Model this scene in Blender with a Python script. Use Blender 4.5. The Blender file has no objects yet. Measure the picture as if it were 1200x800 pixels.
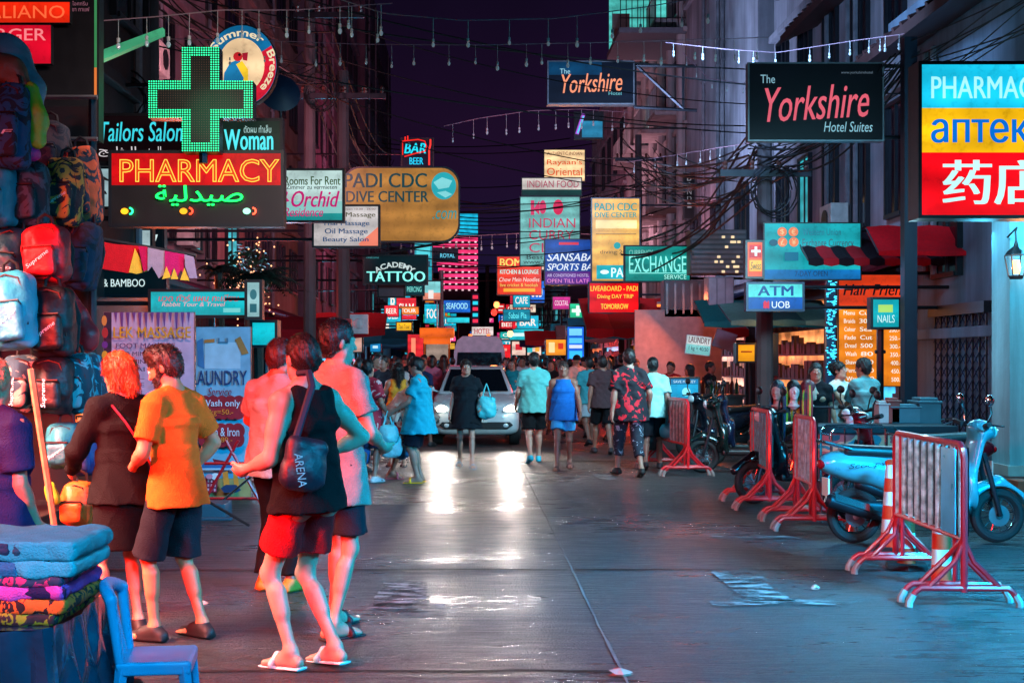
import bpy, bmesh, math, random
import numpy as np
from mathutils import Vector, Matrix

# ---------------------------------------------------------------- camera, world, exposure
random.seed(7)
C = bpy.context.scene.collection
SC = bpy.context.scene
F, VX, VY, CH = 1500.0, 550.0, 423.0, 1.61       # focal length (photo pixels), vanishing point, eye height
cam_d = bpy.data.cameras.new("camera")
cam_d.sensor_width = 36.0
cam_d.lens = F / 1200.0 * 36.0
cam_d.shift_x = (600 - VX) / 1200.0
cam_d.shift_y = (VY - 400) / 1200.0
cam_d.clip_start = 0.1
cam_d.clip_end = 2000
cam = bpy.data.objects.new("camera", cam_d)
cam.location = (0, 0, CH)
cam.rotation_euler = (math.radians(90), 0, 0)
C.objects.link(cam)
SC.camera = cam
SC.view_settings.view_transform = 'Standard'
SC.view_settings.look = 'None'
SC.view_settings.exposure = -0.4
SC.view_settings.gamma = 1.0
SC.view_settings.use_curve_mapping = False
SC.cycles.use_denoising = True
SC.cycles.max_bounces = 5
SC.cycles.diffuse_bounces = 2
SC.cycles.glossy_bounces = 3
SC.cycles.transparent_max_bounces = 6
SC.cycles.sample_clamp_indirect = 4.0
SC.cycles.caustics_reflective = False
SC.cycles.caustics_refractive = False

def lin(h, k=1.0):
    h = h.lstrip('#')
    c = [int(h[i:i+2], 16) / 255.0 for i in (0, 2, 4)]
    return tuple((x / 12.92 if x <= 0.04045 else ((x + 0.055) / 1.055) ** 2.4) * k for x in c) + (1.0,)

world = bpy.data.worlds.new("World")
SC.world = world
world.use_nodes = True
wn = world.node_tree.nodes; wl = world.node_tree.links
bg = wn['Background']
tc = wn.new('ShaderNodeTexCoord'); sx = wn.new('ShaderNodeSeparateXYZ')
rp = wn.new('ShaderNodeValToRGB')
wl.new(tc.outputs['Generated'], sx.inputs[0]); wl.new(sx.outputs['Z'], rp.inputs[0])
e = rp.color_ramp.elements
e[0].position = 0.0; e[0].color = lin('#1a2150')
e[1].position = 0.3; e[1].color = lin('#1a0e30')
x = e.new(0.07); x.color = lin('#25194a')
x = e.new(0.16); x.color = lin('#301340')
wl.new(rp.outputs[0], bg.inputs['Color'])
sn = wn.new('ShaderNodeTexNoise'); sn.inputs['Scale'].default_value = 3.2; sn.inputs['Detail'].default_value = 6; wl.new(tc.outputs['Generated'], sn.inputs['Vector'])
sr = wn.new('ShaderNodeMapRange'); sr.inputs[1].default_value = .3; sr.inputs[2].default_value = .7; sr.inputs[3].default_value = .32; sr.inputs[4].default_value = .72
wl.new(sn.outputs['Fac'], sr.inputs[0]); wl.new(sr.outputs[0], bg.inputs['Strength'])
sky = wn.new('ShaderNodeTexSky'); sky.sky_type = 'NISHITA'; sky.sun_disc = False
sky.sun_elevation = math.radians(-3.0); sky.sun_rotation = math.radians(0)
bg2 = wn.new('ShaderNodeBackground'); bg2.inputs['Strength'].default_value = 0.008
ad = wn.new('ShaderNodeAddShader')
wl.new(sky.outputs[0], bg2.inputs['Color'])
wl.new(bg.outputs[0], ad.inputs[0]); wl.new(bg2.outputs[0], ad.inputs[1])
wl.new(ad.outputs[0], wn['World Output'].inputs['Surface'])

def lamp(name, kind, loc, power, col, target=None, size=0.5, sizey=None, spot=60, blend=0.5, spread=180):
    d = bpy.data.lights.new(name, kind); d.energy = power; d.color = lin(col)[:3]
    if kind == 'AREA':
        d.size = size; d.spread = math.radians(spread)
        if sizey: d.shape = 'RECTANGLE'; d.size_y = sizey
    else:
        d.shadow_soft_size = size
    if kind == 'SPOT':
        d.spot_size = math.radians(spot); d.spot_blend = blend
    o = bpy.data.objects.new(name, d); C.objects.link(o); o.location = loc
    if target is not None:
        o.rotation_euler = (Vector(target) - Vector(loc)).to_track_quat('-Z', 'Y').to_euler()
    return o

# shop fronts either side of the photographer: the light that falls on the near street; fill lamps added
lamp('shop_or_fill_lamp', 'AREA', (-4.6, 3.0, 2.5), 290, '#ff2410', (-2.3, 7.9, .7), 2.0, 1.2, spread=56)
lamp('shop_or_fill_lamp', 'AREA', (-4.0, 4.4, 3.4), 260, '#ff1818', (-1.7, 6.2, 0), 1.8, 1.2, spread=80)
lamp('shop_or_fill_lamp', 'AREA', (-1.7, 9.2, 4.7), 110, '#ffd8d0', (-3.2, 12, 2.2), 1.0, .5, spread=120)  # fill lamp added above the road to brighten bunting and banner
lamp('shop_or_fill_lamp', 'AREA', (7.0, 11.6, 2.7), 120, '#58ccec', (3.2, 10.8, .1), 1.4, .7)
lamp('shop_or_fill_lamp', 'AREA', (-4.0, 6.6, 3.0), 210, '#ffc4b0', (-2.4, 7.6, .4), 1.8, 1.0, spread=70)
lamp('shop_or_fill_lamp', 'AREA', (5.9, 5.0, 3.6), 2100, '#0084b4', (2.4, 9.0, 0), 2.0, 1.0, spread=80)
lamp('shop_or_fill_lamp', 'AREA', (2.2, -1.0, 4.2), 80, '#18a8d8', (-2.4, 8.5, 1.4), 1.6, .8, spread=90)  # added front fill from behind the camera, no shop there
lamp('shop_or_fill_lamp', 'AREA', (6.4, 15.0, 2.9), 150, '#50d0ff', (3.8, 13.5, 0.4), 1.4, 0.6)
lamp('shop_or_fill_lamp', 'AREA', (-5.8, 12.5, 3.6), 130, '#ff5a48', (-2.6, 11.5, 0.6), 1.2, 0.6)

lamp('shop_or_fill_lamp', 'AREA', (4.4, 15.6, 3.7), 280, '#b4ecff', (.2, 21.5, .8), 1.4, .7, spread=110)  # added overhead fill for the walkers and the car
lamp('shop_or_fill_lamp', 'AREA', (6.5, 12.8, 3.0), 75, '#48d4f0', (7.2, 15, 1.7), 1.0, .3)  # unseen lamp added to brighten the wall pier
lamp('shop_or_fill_lamp', 'AREA', (.6, 3.4, 4.8), 80, '#78d4f0', (3.4, 10.2, .5), 1.0, .6, spread=55)  # fill added over the road, aimed at the barrier panels
lamp('shop_or_fill_lamp', 'AREA', (-.2, 1.2, 3.4), 55, '#28c0f0', (-2.0, 5.1, .7), .8, .5, spread=55)  # added cyan fill for the cloth stack and chair
# ---------------------------------------------------------------- helpers
def P(px, py, Y):
    return Vector(((px - VX) * Y / F, Y, CH - (py - VY) * Y / F))
def PX(px, Y): return (px - VX) * Y / F
def PZ(py, Y): return CH - (py - VY) * Y / F
def YF(py): return F * CH / (py - VY)              # distance of a ground point seen at height py

def tag(o, label=None, cat=None, group=None, kind=None):
    if label: o['label'] = label
    if cat: o['category'] = cat
    if group: o['group'] = group
    if kind: o['kind'] = kind
    return o
def empty(name, loc, label, cat, group=None, rz=0.0):
    o = bpy.data.objects.new(name, None); C.objects.link(o)
    o.location = loc; o.rotation_euler = (0, 0, rz); o.empty_display_size = 0.1
    return tag(o, label, cat, group)
def copy_tree(o, parent=None):
    c = o.copy(); C.objects.link(c)
    if parent is not None: c.parent = parent
    for ch in list(KIDS.get(o.name, [])):
        copy_tree(ch, c)
    return c
KIDS = {}
def link(name, me, mat, parent=None):
    o = bpy.data.objects.new(name, me); C.objects.link(o)
    if mat is not None and not me.materials:
        for m_ in (mat if isinstance(mat, (list, tuple)) else [mat]): me.materials.append(m_)
    if parent is not None:
        o.parent = parent; KIDS.setdefault(parent.name, []).append(o)
    return o

class MB:
    def __init__(s): s.v = []; s.f = []; s.m = []
    def add(s, vs, fs, mi=0):
        b = len(s.v); s.v += [tuple(p) for p in vs]
        s.f += [tuple(b + i for i in f) for f in fs]; s.m += [mi] * len(fs); return s
    def box(s, a, b, mi=0, M=None):
        x0, y0, z0 = a; x1, y1, z1 = b
        if x0 > x1: x0, x1 = x1, x0
        if y0 > y1: y0, y1 = y1, y0
        if z0 > z1: z0, z1 = z1, z0
        vs = [Vector(p) for p in ((x0,y0,z0),(x1,y0,z0),(x1,y1,z0),(x0,y1,z0),(x0,y0,z1),(x1,y0,z1),(x1,y1,z1),(x0,y1,z1))]
        if M is not None: vs = [M @ p for p in vs]
        return s.add(vs, [(0,3,2,1),(4,5,6,7),(0,1,5,4),(1,2,6,5),(2,3,7,6),(3,0,4,7)], mi)
    def tube(s, pts, r, n=6, mi=0, caps=True):
        pts = [Vector(p) for p in pts]; N = len(pts)
        rs = r if isinstance(r, (list, tuple)) else [r] * N
        ref = None; vs = []
        for i, p in enumerate(pts):
            t = (pts[min(i+1, N-1)] - pts[max(i-1, 0)])
            t = t.normalized() if t.length > 1e-9 else Vector((0,0,1))
            if ref is None:
                ref = Vector((0,0,1)) if abs(t.z) < 0.9 else Vector((1,0,0))
            u = t.cross(ref).normalized(); w = u.cross(t).normalized(); ref = w
            for k in range(n):
                a = 2*math.pi*k/n
                vs.append(p + u*math.cos(a)*rs[i] + w*math.sin(a)*rs[i])
        fs = [(i*n+k, i*n+(k+1) % n, (i+1)*n+(k+1) % n, (i+1)*n+k) for i in range(N-1) for k in range(n)]
        if caps: fs += [tuple(reversed(range(n))), tuple(range((N-1)*n, N*n))]
        return s.add(vs, fs, mi)
    def lathe(s, prof, c=(0,0,0), n=16, mi=0, M=None):
        vs = []; fs = []
        for r, z in prof:
            for k in range(n):
                a = 2*math.pi*k/n; vs.append(Vector((r*math.cos(a), r*math.sin(a), z)))
        for i in range(len(prof)-1):
            for k in range(n):
                fs.append((i*n+k, i*n+(k+1) % n, (i+1)*n+(k+1) % n, (i+1)*n+k))
        fs += [tuple(reversed(range(n))), tuple(range((len(prof)-1)*n, len(prof)*n))]
        if M is not None: vs = [M @ p for p in vs]
        return s.add([p + Vector(c) for p in vs], fs, mi)
    def ball(s, c, r, n=10, mi=0, M=None):
        if not isinstance(r, (tuple, list)): r = (r, r, r)
        vs = []; fs = []; m = max(4, n//2)
        for i in range(m+1):
            t = math.pi*i/m
            for k in range(n):
                a = 2*math.pi*k/n
                vs.append(Vector((r[0]*math.sin(t)*math.cos(a), r[1]*math.sin(t)*math.sin(a), -r[2]*math.cos(t))))
        for i in range(m):
            for k in range(n):
                fs.append((i*n+k, i*n+(k+1) % n, (i+1)*n+(k+1) % n, (i+1)*n+k))
        if M is not None: vs = [M @ p for p in vs]
        return s.add([p + Vector(c) for p in vs], fs, mi)
    def prism(s, poly, d0, d1, axis='y', mi=0):
        """poly: 2-D outline; extruded along an axis (y: poly is x,z; x: poly is y,z; z: poly is x,y)"""
        def q(p, d): return {'y': (p[0], d, p[1]), 'x': (d, p[0], p[1]), 'z': (p[0], p[1], d)}[axis]
        n = len(poly)
        vs = [q(p, d0) for p in poly] + [q(p, d1) for p in poly]
        fs = [tuple(range(n)), tuple(reversed(range(n, 2*n)))] + [(i, n+i, n+(i+1) % n, (i+1) % n) for i in range(n)]
        return s.add(vs, fs, mi)
    def grid(s, rows, mi=0, closed=False):
        n = len(rows[0]); vs = [p for r in rows for p in r]
        fs = [(i*n+k, i*n+(k+1) % n, (i+1)*n+(k+1) % n, (i+1)*n+k) for i in range(len(rows)-1) for k in range(n if closed else n-1)]
        return s.add(vs, fs, mi)
    def mesh(s, name, smooth=False, bevel=0.0, fix=True, sharp=35):
        me = bpy.data.meshes.new(name)
        me.from_pydata(s.v, [], s.f)
        if any(s.m): me.polygons.foreach_set('material_index', s.m)
        if fix or bevel:
            bm = bmesh.new(); bm.from_mesh(me)
            if bevel:
                ed = [e_ for e_ in bm.edges if len(e_.link_faces) == 2 and e_.calc_face_angle(0) > 0.6]
                bmesh.ops.bevel(bm, geom=ed, offset=bevel, segments=2, profile=0.6, affect='EDGES', clamp_overlap=True)
            bmesh.ops.recalc_face_normals(bm, faces=bm.faces)
            bm.to_mesh(me); bm.free()
        if smooth:
            me.polygons.foreach_set('use_smooth', [True]*len(me.polygons))
            try: me.set_sharp_from_angle(angle=math.radians(sharp))
            except Exception: pass
        me.update(); return me
    def build(s, name, mat, parent=None, smooth=False, bevel=0.0, origin=None, sharp=35):
        if origin is not None:
            o = Vector(origin); s.v = [tuple(Vector(p) - o) for p in s.v]
        return link(name, s.mesh(name, smooth, bevel, sharp=sharp), mat, parent)

# ---------------------------------------------------------------- materials
MATS = {}
def pmat(key, col, rough=0.6, metal=0.0, var=0.15, scale=6.0, bump=0.0, bscale=40.0, coat=0.0, emis=None, es=0.0, spec=0.5, sss=0.0, trans=0.0, alpha=1.0, wrinkle=0.0):
    if key in MATS: return MATS[key]
    m = bpy.data.materials.new(key); m.use_nodes = True; MATS[key] = m
    nt = m.node_tree; b = nt.nodes['Principled BSDF']; L = nt.links.new
    c = lin(col) if isinstance(col, str) else tuple(col) + ((1.0,) if len(col) == 3 else ())
    b.inputs['Roughness'].default_value = rough; b.inputs['Metallic'].default_value = metal
    b.inputs['Coat Weight'].default_value = coat; b.inputs['Specular IOR Level'].default_value = spec
    b.inputs['Transmission Weight'].default_value = trans; b.inputs['Alpha'].default_value = alpha
    if sss: b.inputs['Subsurface Weight'].default_value = sss; b.inputs['Subsurface Scale'].default_value = 0.02
    t = nt.nodes.new('ShaderNodeTexCoord')
    if var > 0:
        n = nt.nodes.new('ShaderNodeTexNoise'); n.inputs['Scale'].default_value = scale; n.inputs['Detail'].default_value = 5
        L(t.outputs['Object'], n.inputs['Vector'])
        r = nt.nodes.new('ShaderNodeMapRange'); r.inputs[1].default_value = 0.3; r.inputs[2].default_value = 0.7
        r.inputs[3].default_value = 1 - var; r.inputs[4].default_value = 1 + var
        L(n.outputs['Fac'], r.inputs[0])
        mx = nt.nodes.new('ShaderNodeMix'); mx.data_type = 'RGBA'; mx.blend_type = 'MULTIPLY'; mx.inputs[0].default_value = 1
        mx.inputs[6].default_value = c; L(r.outputs[0], mx.inputs[7]); L(mx.outputs[2], b.inputs['Base Color'])
        rr = nt.nodes.new('ShaderNodeMapRange'); rr.inputs[3].default_value = max(0, rough - 0.1); rr.inputs[4].default_value = min(1, rough + 0.1)
        L(n.outputs['Fac'], rr.inputs[0]); L(rr.outputs[0], b.inputs['Roughness'])
    else:
        b.inputs['Base Color'].default_value = c
    if bump > 0:
        n2 = nt.nodes.new('ShaderNodeTexNoise'); n2.inputs['Scale'].default_value = bscale; n2.inputs['Detail'].default_value = 4
        L(t.outputs['Object'], n2.inputs['Vector'])
        bp = nt.nodes.new('ShaderNodeBump'); bp.inputs['Strength'].default_value = bump; bp.inputs['Distance'].default_value = 0.02
        if wrinkle:
            n3 = nt.nodes.new('ShaderNodeTexNoise'); n3.noise_type = 'RIDGED_MULTIFRACTAL'; n3.inputs['Scale'].default_value = 7; n3.inputs['Detail'].default_value = 3; n3.inputs['Distortion'].default_value = .6
            mq = nt.nodes.new('ShaderNodeMapping'); mq.inputs['Scale'].default_value = (1.3, 1.3, .55); mq.inputs['Rotation'].default_value = (.3, .4, 0); L(t.outputs['Object'], mq.inputs[0]); L(mq.outputs[0], n3.inputs['Vector'])
            mm = nt.nodes.new('ShaderNodeMath'); mm.operation = 'MULTIPLY_ADD'; mm.inputs[1].default_value = wrinkle; L(n3.outputs['Fac'], mm.inputs[0]); L(n2.outputs['Fac'], mm.inputs[2]); L(mm.outputs[0], bp.inputs['Height'])
        else: L(n2.outputs['Fac'], bp.inputs['Height'])
        L(bp.outputs[0], b.inputs['Normal'])
    if emis is not None:
        b.inputs['Emission Color'].default_value = lin(emis); b.inputs['Emission Strength'].default_value = es
    return m
def glow(col, s=1.0, uneven=0.28, base=0.06, sample=True):
    """the lit skin of a lamp or light box: uneven because tubes stand behind it"""
    s = s*1.3
    key = 'lit_%s_%.2f_%d' % (col.strip('#'), s, sample)
    if key in MATS: return MATS[key]
    m = pmat(key, tuple(x_*base for x_ in lin(col)[:3]), 0.4, var=0, spec=.25)
    nt = m.node_tree; b = nt.nodes['Principled BSDF']
    b.inputs['Emission Color'].default_value = lin(col)
    n = nt.nodes.new('ShaderNodeTexNoise'); n.inputs['Scale'].default_value = 1.7; n.inputs['Detail'].default_value = 1
    t = [q for q in nt.nodes if q.type == 'TEX_COORD'][0]
    nt.links.new(t.outputs['Object'], n.inputs['Vector'])
    r = nt.nodes.new('ShaderNodeMapRange'); r.inputs[1].default_value = 0.3; r.inputs[2].default_value = 0.7
    r.inputs[3].default_value = s*(1-uneven); r.inputs[4].default_value = s*(1+uneven)
    nt.links.new(n.outputs['Fac'], r.inputs[0])
    w = nt.nodes.new('ShaderNodeTexWave'); w.bands_direction = 'Z'; w.inputs['Scale'].default_value = 0.9; w.inputs['Distortion'].default_value = 0.4
    nt.links.new(t.outputs['Object'], w.inputs['Vector'])
    r2 = nt.nodes.new('ShaderNodeMapRange'); r2.inputs[3].default_value = 1-uneven*.7; r2.inputs[4].default_value = 1+uneven*.5; nt.links.new(w.outputs['Fac'], r2.inputs[0])
    dn = nt.nodes.new('ShaderNodeTexNoise'); dn.inputs['Scale'].default_value = 9; dn.inputs['Detail'].default_value = 6; dn.inputs['Roughness'].default_value = .7; nt.links.new(t.outputs['Object'], dn.inputs['Vector'])
    r3 = nt.nodes.new('ShaderNodeMapRange'); r3.inputs[1].default_value = .3; r3.inputs[2].default_value = .5; r3.inputs[3].default_value = 1-uneven*1.1; r3.inputs[4].default_value = 1; nt.links.new(dn.outputs['Fac'], r3.inputs[0])
    m1 = nt.nodes.new('ShaderNodeMath'); m1.operation = 'MULTIPLY'; nt.links.new(r.outputs[0], m1.inputs[0]); nt.links.new(r2.outputs[0], m1.inputs[1])
    m2 = nt.nodes.new('ShaderNodeMath'); m2.operation = 'MULTIPLY'; nt.links.new(m1.outputs[0], m2.inputs[0]); nt.links.new(r3.outputs[0], m2.inputs[1])
    nt.links.new(m2.outputs[0], b.inputs['Emission Strength'])
    if not sample: m.cycles.emission_sampling = 'NONE'
    return m
def paint(col, rough=0.5, **k): return pmat('paint_%s_%.2f' % (col.strip('#'), rough), col, rough, **k)
def cloth(col, **k): return pmat('cloth_%s' % col.strip('#'), col, 0.85, var=0.10, scale=20, bump=0.45, bscale=130, spec=0.2, wrinkle=.6, **k)

METAL_DARK = pmat('dark_steel', '#2b2d33', 0.45, 0.7, bump=0.05)
METAL_GREY = pmat('grey_steel', '#777b80', 0.4, 0.8)
CHROME = pmat('chrome', '#c9cdd2', 0.15, 1.0, var=0.05)
BLACK = pmat('black_plastic', '#0c0c0f', 0.45, bump=0.05)
RUBBER = pmat('rubber', '#111113', 0.75, bump=0.2, bscale=60)
CABLE = pmat('cable_black', '#08080a', 0.6, var=0.05)
WHITE = pmat('white_paint', '#d2d2ce', 0.4, bump=0.04)

# ---------------------------------------------------------------- writing
TXT = {}
def text_geo(s, bold=0.0, shear=0.0):
    k = (s, bold, shear)
    tube = bold == 'tube'
    if tube: bold = 0.0
    if k not in TXT:
        c = bpy.data.curves.new('t', 'FONT'); c.body = s; c.size = 1; c.resolution_u = 3
        c.fill_mode = 'FRONT'; c.offset = bold
        if tube: c.fill_mode = 'NONE'; c.bevel_depth = .013; c.bevel_resolution = 1
        c.shear = shear
        o = bpy.data.objects.new('t', c); m = bpy.data.meshes.new_from_object(o)
        v = np.empty(len(m.vertices)*3); m.vertices.foreach_get('co', v); v = v.reshape(-1, 3)
        f = [tuple(p.vertices) for p in m.polygons]
        bpy.data.objects.remove(o); bpy.data.curves.remove(c); bpy.data.meshes.remove(m)
        if len(v):
            v = v - v.min(0); zz = v[:, 2].copy(); v = v / np.maximum(v.max(0), 1e-6); v[:, 2] = zz
        TXT[k] = (v, f)
    return TXT[k]
def put_text(mb, s, fn, bold=0.0, shear=0.0, mi=0):
    """fn(u, v) -> point; u, v run 0..1 over the line of writing"""
    v, f = text_geo(s, bold, shear)
    mb.add([fn(p[0], p[1]) for p in v], f, mi)
def arc_text(mb, s, c, r, a0, a1, h, y, bold=0.02):
    """letters round an arc in the x-z plane at depth y; angles from the top, clockwise; r inner radius"""
    v, f = text_geo(s, bold)
    pts = []
    for p in v:
        a = a0 + (a1-a0)*p[0]; q = r + h*p[1]
        pts.append((c[0] + q*math.sin(a), y, c[1] + q*math.cos(a)))
    mb.add(pts, f)
# ---------------------------------------------------------------- the street
def road_mat():
    m = bpy.data.materials.new('wet_concrete'); m.use_nodes = True
    nt = m.node_tree; N = nt.nodes.new; L = nt.links.new; b = nt.nodes['Principled BSDF']
    t = N('ShaderNodeTexCoord')
    mp = N('ShaderNodeMapping'); mp.inputs['Scale'].default_value = (0.35, 2.6, 1); L(t.outputs['Object'], mp.inputs[0])
    n1 = N('ShaderNodeTexNoise'); n1.inputs['Scale'].default_value = 1.0; n1.inputs['Detail'].default_value = 8; n1.inputs['Roughness'].default_value = 0.65
    L(mp.outputs[0], n1.inputs['Vector'])
    n2 = N('ShaderNodeTexNoise'); n2.inputs['Scale'].default_value = 0.45; n2.inputs['Detail'].default_value = 6; L(t.outputs['Object'], n2.inputs['Vector'])
    cr = N('ShaderNodeValToRGB'); cr.color_ramp.elements[0].position = 0.32; cr.color_ramp.elements[1].position = 0.72
    cr.color_ramp.elements[0].color = (0.009, 0.010, 0.013, 1); cr.color_ramp.elements[1].color = (0.042, 0.044, 0.048, 1)
    mx = N('ShaderNodeMix'); mx.data_type = 'FLOAT'; mx.inputs[0].default_value = 0.5
    L(n1.outputs['Fac'], mx.inputs[2]); L(n2.outputs['Fac'], mx.inputs[3]); L(mx.outputs[0], cr.inputs[0])
    # speckled aggregate
    v = N('ShaderNodeTexVoronoi'); v.inputs['Scale'].default_value = 45; L(t.outputs['Object'], v.inputs['Vector'])
    vr = N('ShaderNodeMapRange'); vr.inputs[1].default_value = 0.0; vr.inputs[2].default_value = 0.5; vr.inputs[3].default_value = 1.35; vr.inputs[4].default_value = 0.8
    L(v.outputs['Distance'], vr.inputs[0])
    m2 = N('ShaderNodeMix'); m2.data_type = 'RGBA'; m2.blend_type = 'MULTIPLY'; m2.inputs[0].default_value = 1
    L(cr.outputs[0], m2.inputs[6]); L(vr.outputs[0], m2.inputs[7]); pass
    rp3 = N('ShaderNodeMapping'); rp3.inputs['Scale'].default_value = (2.2, 15.0, 1); L(t.outputs['Object'], rp3.inputs[0])
    n5 = N('ShaderNodeTexNoise'); n5.inputs['Scale'].default_value = 1.0; n5.inputs['Detail'].default_value = 7; n5.inputs['Roughness'].default_value = .7; n5.inputs['Distortion'].default_value = .5; L(rp3.outputs[0], n5.inputs['Vector'])
    r5 = N('ShaderNodeMapRange'); r5.inputs[1].default_value = .36; r5.inputs[2].default_value = .62; r5.inputs[3].default_value = .35; r5.inputs[4].default_value = 2.1; L(n5.outputs['Fac'], r5.inputs[0])
    m6 = N('ShaderNodeMix'); m6.data_type = 'RGBA'; m6.blend_type = 'MULTIPLY'; m6.inputs[0].default_value = 1; L(m2.outputs[2], m6.inputs[6]); L(r5.outputs[0], m6.inputs[7])
    vc = N('ShaderNodeTexVoronoi'); vc.feature = 'DISTANCE_TO_EDGE'; vc.inputs['Scale'].default_value = .42; dn_ = N('ShaderNodeTexNoise'); dn_.inputs['Scale'].default_value = 2.2; dn_.inputs['Detail'].default_value = 5; L(t.outputs['Object'], dn_.inputs['Vector'])
    vm = N('ShaderNodeMix'); vm.data_type = 'VECTOR'; vm.inputs[0].default_value = .35; L(t.outputs['Object'], vm.inputs[4]); L(dn_.outputs['Color'], vm.inputs[5]); L(vm.outputs[1], vc.inputs['Vector'])
    cm = N('ShaderNodeMapRange'); cm.inputs[1].default_value = 0; cm.inputs[2].default_value = .006; cm.inputs[3].default_value = .35; cm.inputs[4].default_value = 1; L(vc.outputs['Distance'], cm.inputs[0])
    m7 = N('ShaderNodeMix'); m7.data_type = 'RGBA'; m7.blend_type = 'MULTIPLY'; m7.inputs[0].default_value = 1; L(m6.outputs[2], m7.inputs[6]); L(cm.outputs[0], m7.inputs[7]); L(m7.outputs[2], b.inputs['Base Color'])
    # damp patches: roughness
    rr = N('ShaderNodeMapRange'); rr.inputs[1].default_value = 0.35; rr.inputs[2].default_value = 0.65; rr.inputs[3].default_value = 0.27; rr.inputs[4].default_value = 0.55
    L(n5.outputs['Fac'], rr.inputs[0]); wt = N('ShaderNodeMapRange'); wt.inputs[1].default_value = .5; wt.inputs[2].default_value = .62; wt.inputs[3].default_value = 0; wt.inputs[4].default_value = .17; L(n2.outputs['Fac'], wt.inputs[0]); sb_ = N('ShaderNodeMath'); sb_.operation = 'SUBTRACT'; sb_.use_clamp = True; L(rr.outputs[0], sb_.inputs[0]); L(wt.outputs[0], sb_.inputs[1]); L(sb_.outputs[0], b.inputs['Roughness'])
    b.inputs['Specular IOR Level'].default_value = 0.55
    # brushed cross ripples
    mp2 = N('ShaderNodeMapping'); mp2.inputs['Scale'].default_value = (5.0, 26.0, 1); L(t.outputs['Object'], mp2.inputs[0])
    n3 = N('ShaderNodeTexNoise'); n3.inputs['Scale'].default_value = 1.0; n3.inputs['Detail'].default_value = 5; n3.inputs['Roughness'].default_value = 0.6; L(mp2.outputs[0], n3.inputs['Vector'])
    n4 = N('ShaderNodeTexNoise'); n4.inputs['Scale'].default_value = 60; n4.inputs['Detail'].default_value = 3; L(t.outputs['Object'], n4.inputs['Vector'])
    ma = N('ShaderNodeMath'); ma.operation = 'MULTIPLY_ADD'; ma.inputs[1].default_value = 0.6
    L(n4.outputs['Fac'], ma.inputs[0]); L(n3.outputs['Fac'], ma.inputs[2])
    mz = N('ShaderNodeMath'); mz.operation = 'MULTIPLY_ADD'; mz.inputs[1].default_value = 1.3; L(n5.outputs['Fac'], mz.inputs[0]); L(ma.outputs[0], mz.inputs[2]); ma = mz
    bp = N('ShaderNodeBump'); bp.inputs['Strength'].default_value = 1.0; bp.inputs['Distance'].default_value = 0.05
    L(ma.outputs[0], bp.inputs['Height']); L(bp.outputs[0], b.inputs['Normal'])
    return m
ROAD = road_mat()
mb = MB(); mb.add([(-90, -40, 0), (90, -40, 0), (90, 420, 0), (-90, 420, 0)], [(0, 1, 2, 3)])
tag(mb.build('road', ROAD), kind='structure')
JOINT = pmat('joint_tar', '#0b0b0e', 0.5)
PALE = pmat('mortar_pale', '#625e5c', 0.7, var=0.5, scale=3)
FADED = None
def worn():
    m = pmat('worn_road_paint', '#777777', .55, var=0); nt = m.node_tree; L = nt.links.new; b = nt.nodes['Principled BSDF']; t = [q for q in nt.nodes if q.type == 'TEX_COORD'][0]
    mp = nt.nodes.new('ShaderNodeMapping'); mp.inputs['Scale'].default_value = (3, 9, 1); n = nt.nodes.new('ShaderNodeTexNoise'); n.inputs['Scale'].default_value = 1.2; n.inputs['Detail'].default_value = 9; n.inputs['Roughness'].default_value = .75
    L(t.outputs['Object'], mp.inputs[0]); L(mp.outputs[0], n.inputs['Vector']); r = nt.nodes.new('ShaderNodeValToRGB'); r.color_ramp.elements[0].position = .47; r.color_ramp.elements[0].color = (.035, .036, .04, 1); r.color_ramp.elements[1].position = .62; r.color_ramp.elements[1].color = (.30, .30, .30, 1)
    L(n.outputs['Fac'], r.inputs[0]); L(r.outputs[0], b.inputs['Base Color']); tr = nt.nodes.new('ShaderNodeMapRange'); tr.inputs[1].default_value = .43; tr.inputs[2].default_value = .55; L(n.outputs['Fac'], tr.inputs[0]); L(tr.outputs[0], b.inputs['Alpha']); return m
FADED = worn()
random.seed(3)
def sheet(name, x0, y0, x1, y1, z, m, wob=0.0):
    n = max(2, int(max(abs(x1-x0), abs(y1-y0))/0.25)); mb = MB(); a = []; c = []
    for i in range(n+1):
        t = i/n; w0 = random.uniform(-wob, wob); w1 = random.uniform(-wob, wob)
        if abs(x1-x0) > abs(y1-y0):
            a.append((x0+(x1-x0)*t, y0+w0, z)); c.append((x0+(x1-x0)*t, y1+w1, z))
        else:
            a.append((x0+w0, y0+(y1-y0)*t, z)); c.append((x1+w1, y0+(y1-y0)*t, z))
    mb.grid([a, c]); return tag(mb.build(name, m), kind='structure')
sheet('road_joint', 0.781, 3, 0.795, 20.45, 0.006, PALE, 0.006)
sheet('road_joint', 0.77, 20.75, 0.80, 90, 0.006, JOINT, 0.004)
sheet('road_channel', -3.2, 20.45, 5.9, 20.75, 0.005, JOINT, 0.01)
sheet('road_joint', -4.5, 9.84, 0.76, 9.90, 0.006, JOINT, 0.02)
sheet('road_joint', 0.82, 9.86, 5.5, 9.90, 0.006, JOINT, 0.02)
sheet('road_joint', -3.0, 6.62, 0.76, 6.66, 0.006, JOINT, 0.015)
sheet('road_joint', -3.0, 14.2, 0.76, 14.24, 0.006, JOINT, 0.02)
for (a, c, yy0, yy1) in ((1.86, 2.16, 8.55, 9.75), (1.6, 2.42, 8.4, 8.6), (-0.62, -0.28, 8.4, 9.3), (-.66, -.16, 8.3, 8.45), (2.2, 3.0, 11.6, 11.75), (1.75, 2.0, 17.3, 18.6)):
    sheet('road_marking', a, yy0, c, yy1, 0.010, FADED, 0.03)
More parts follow.
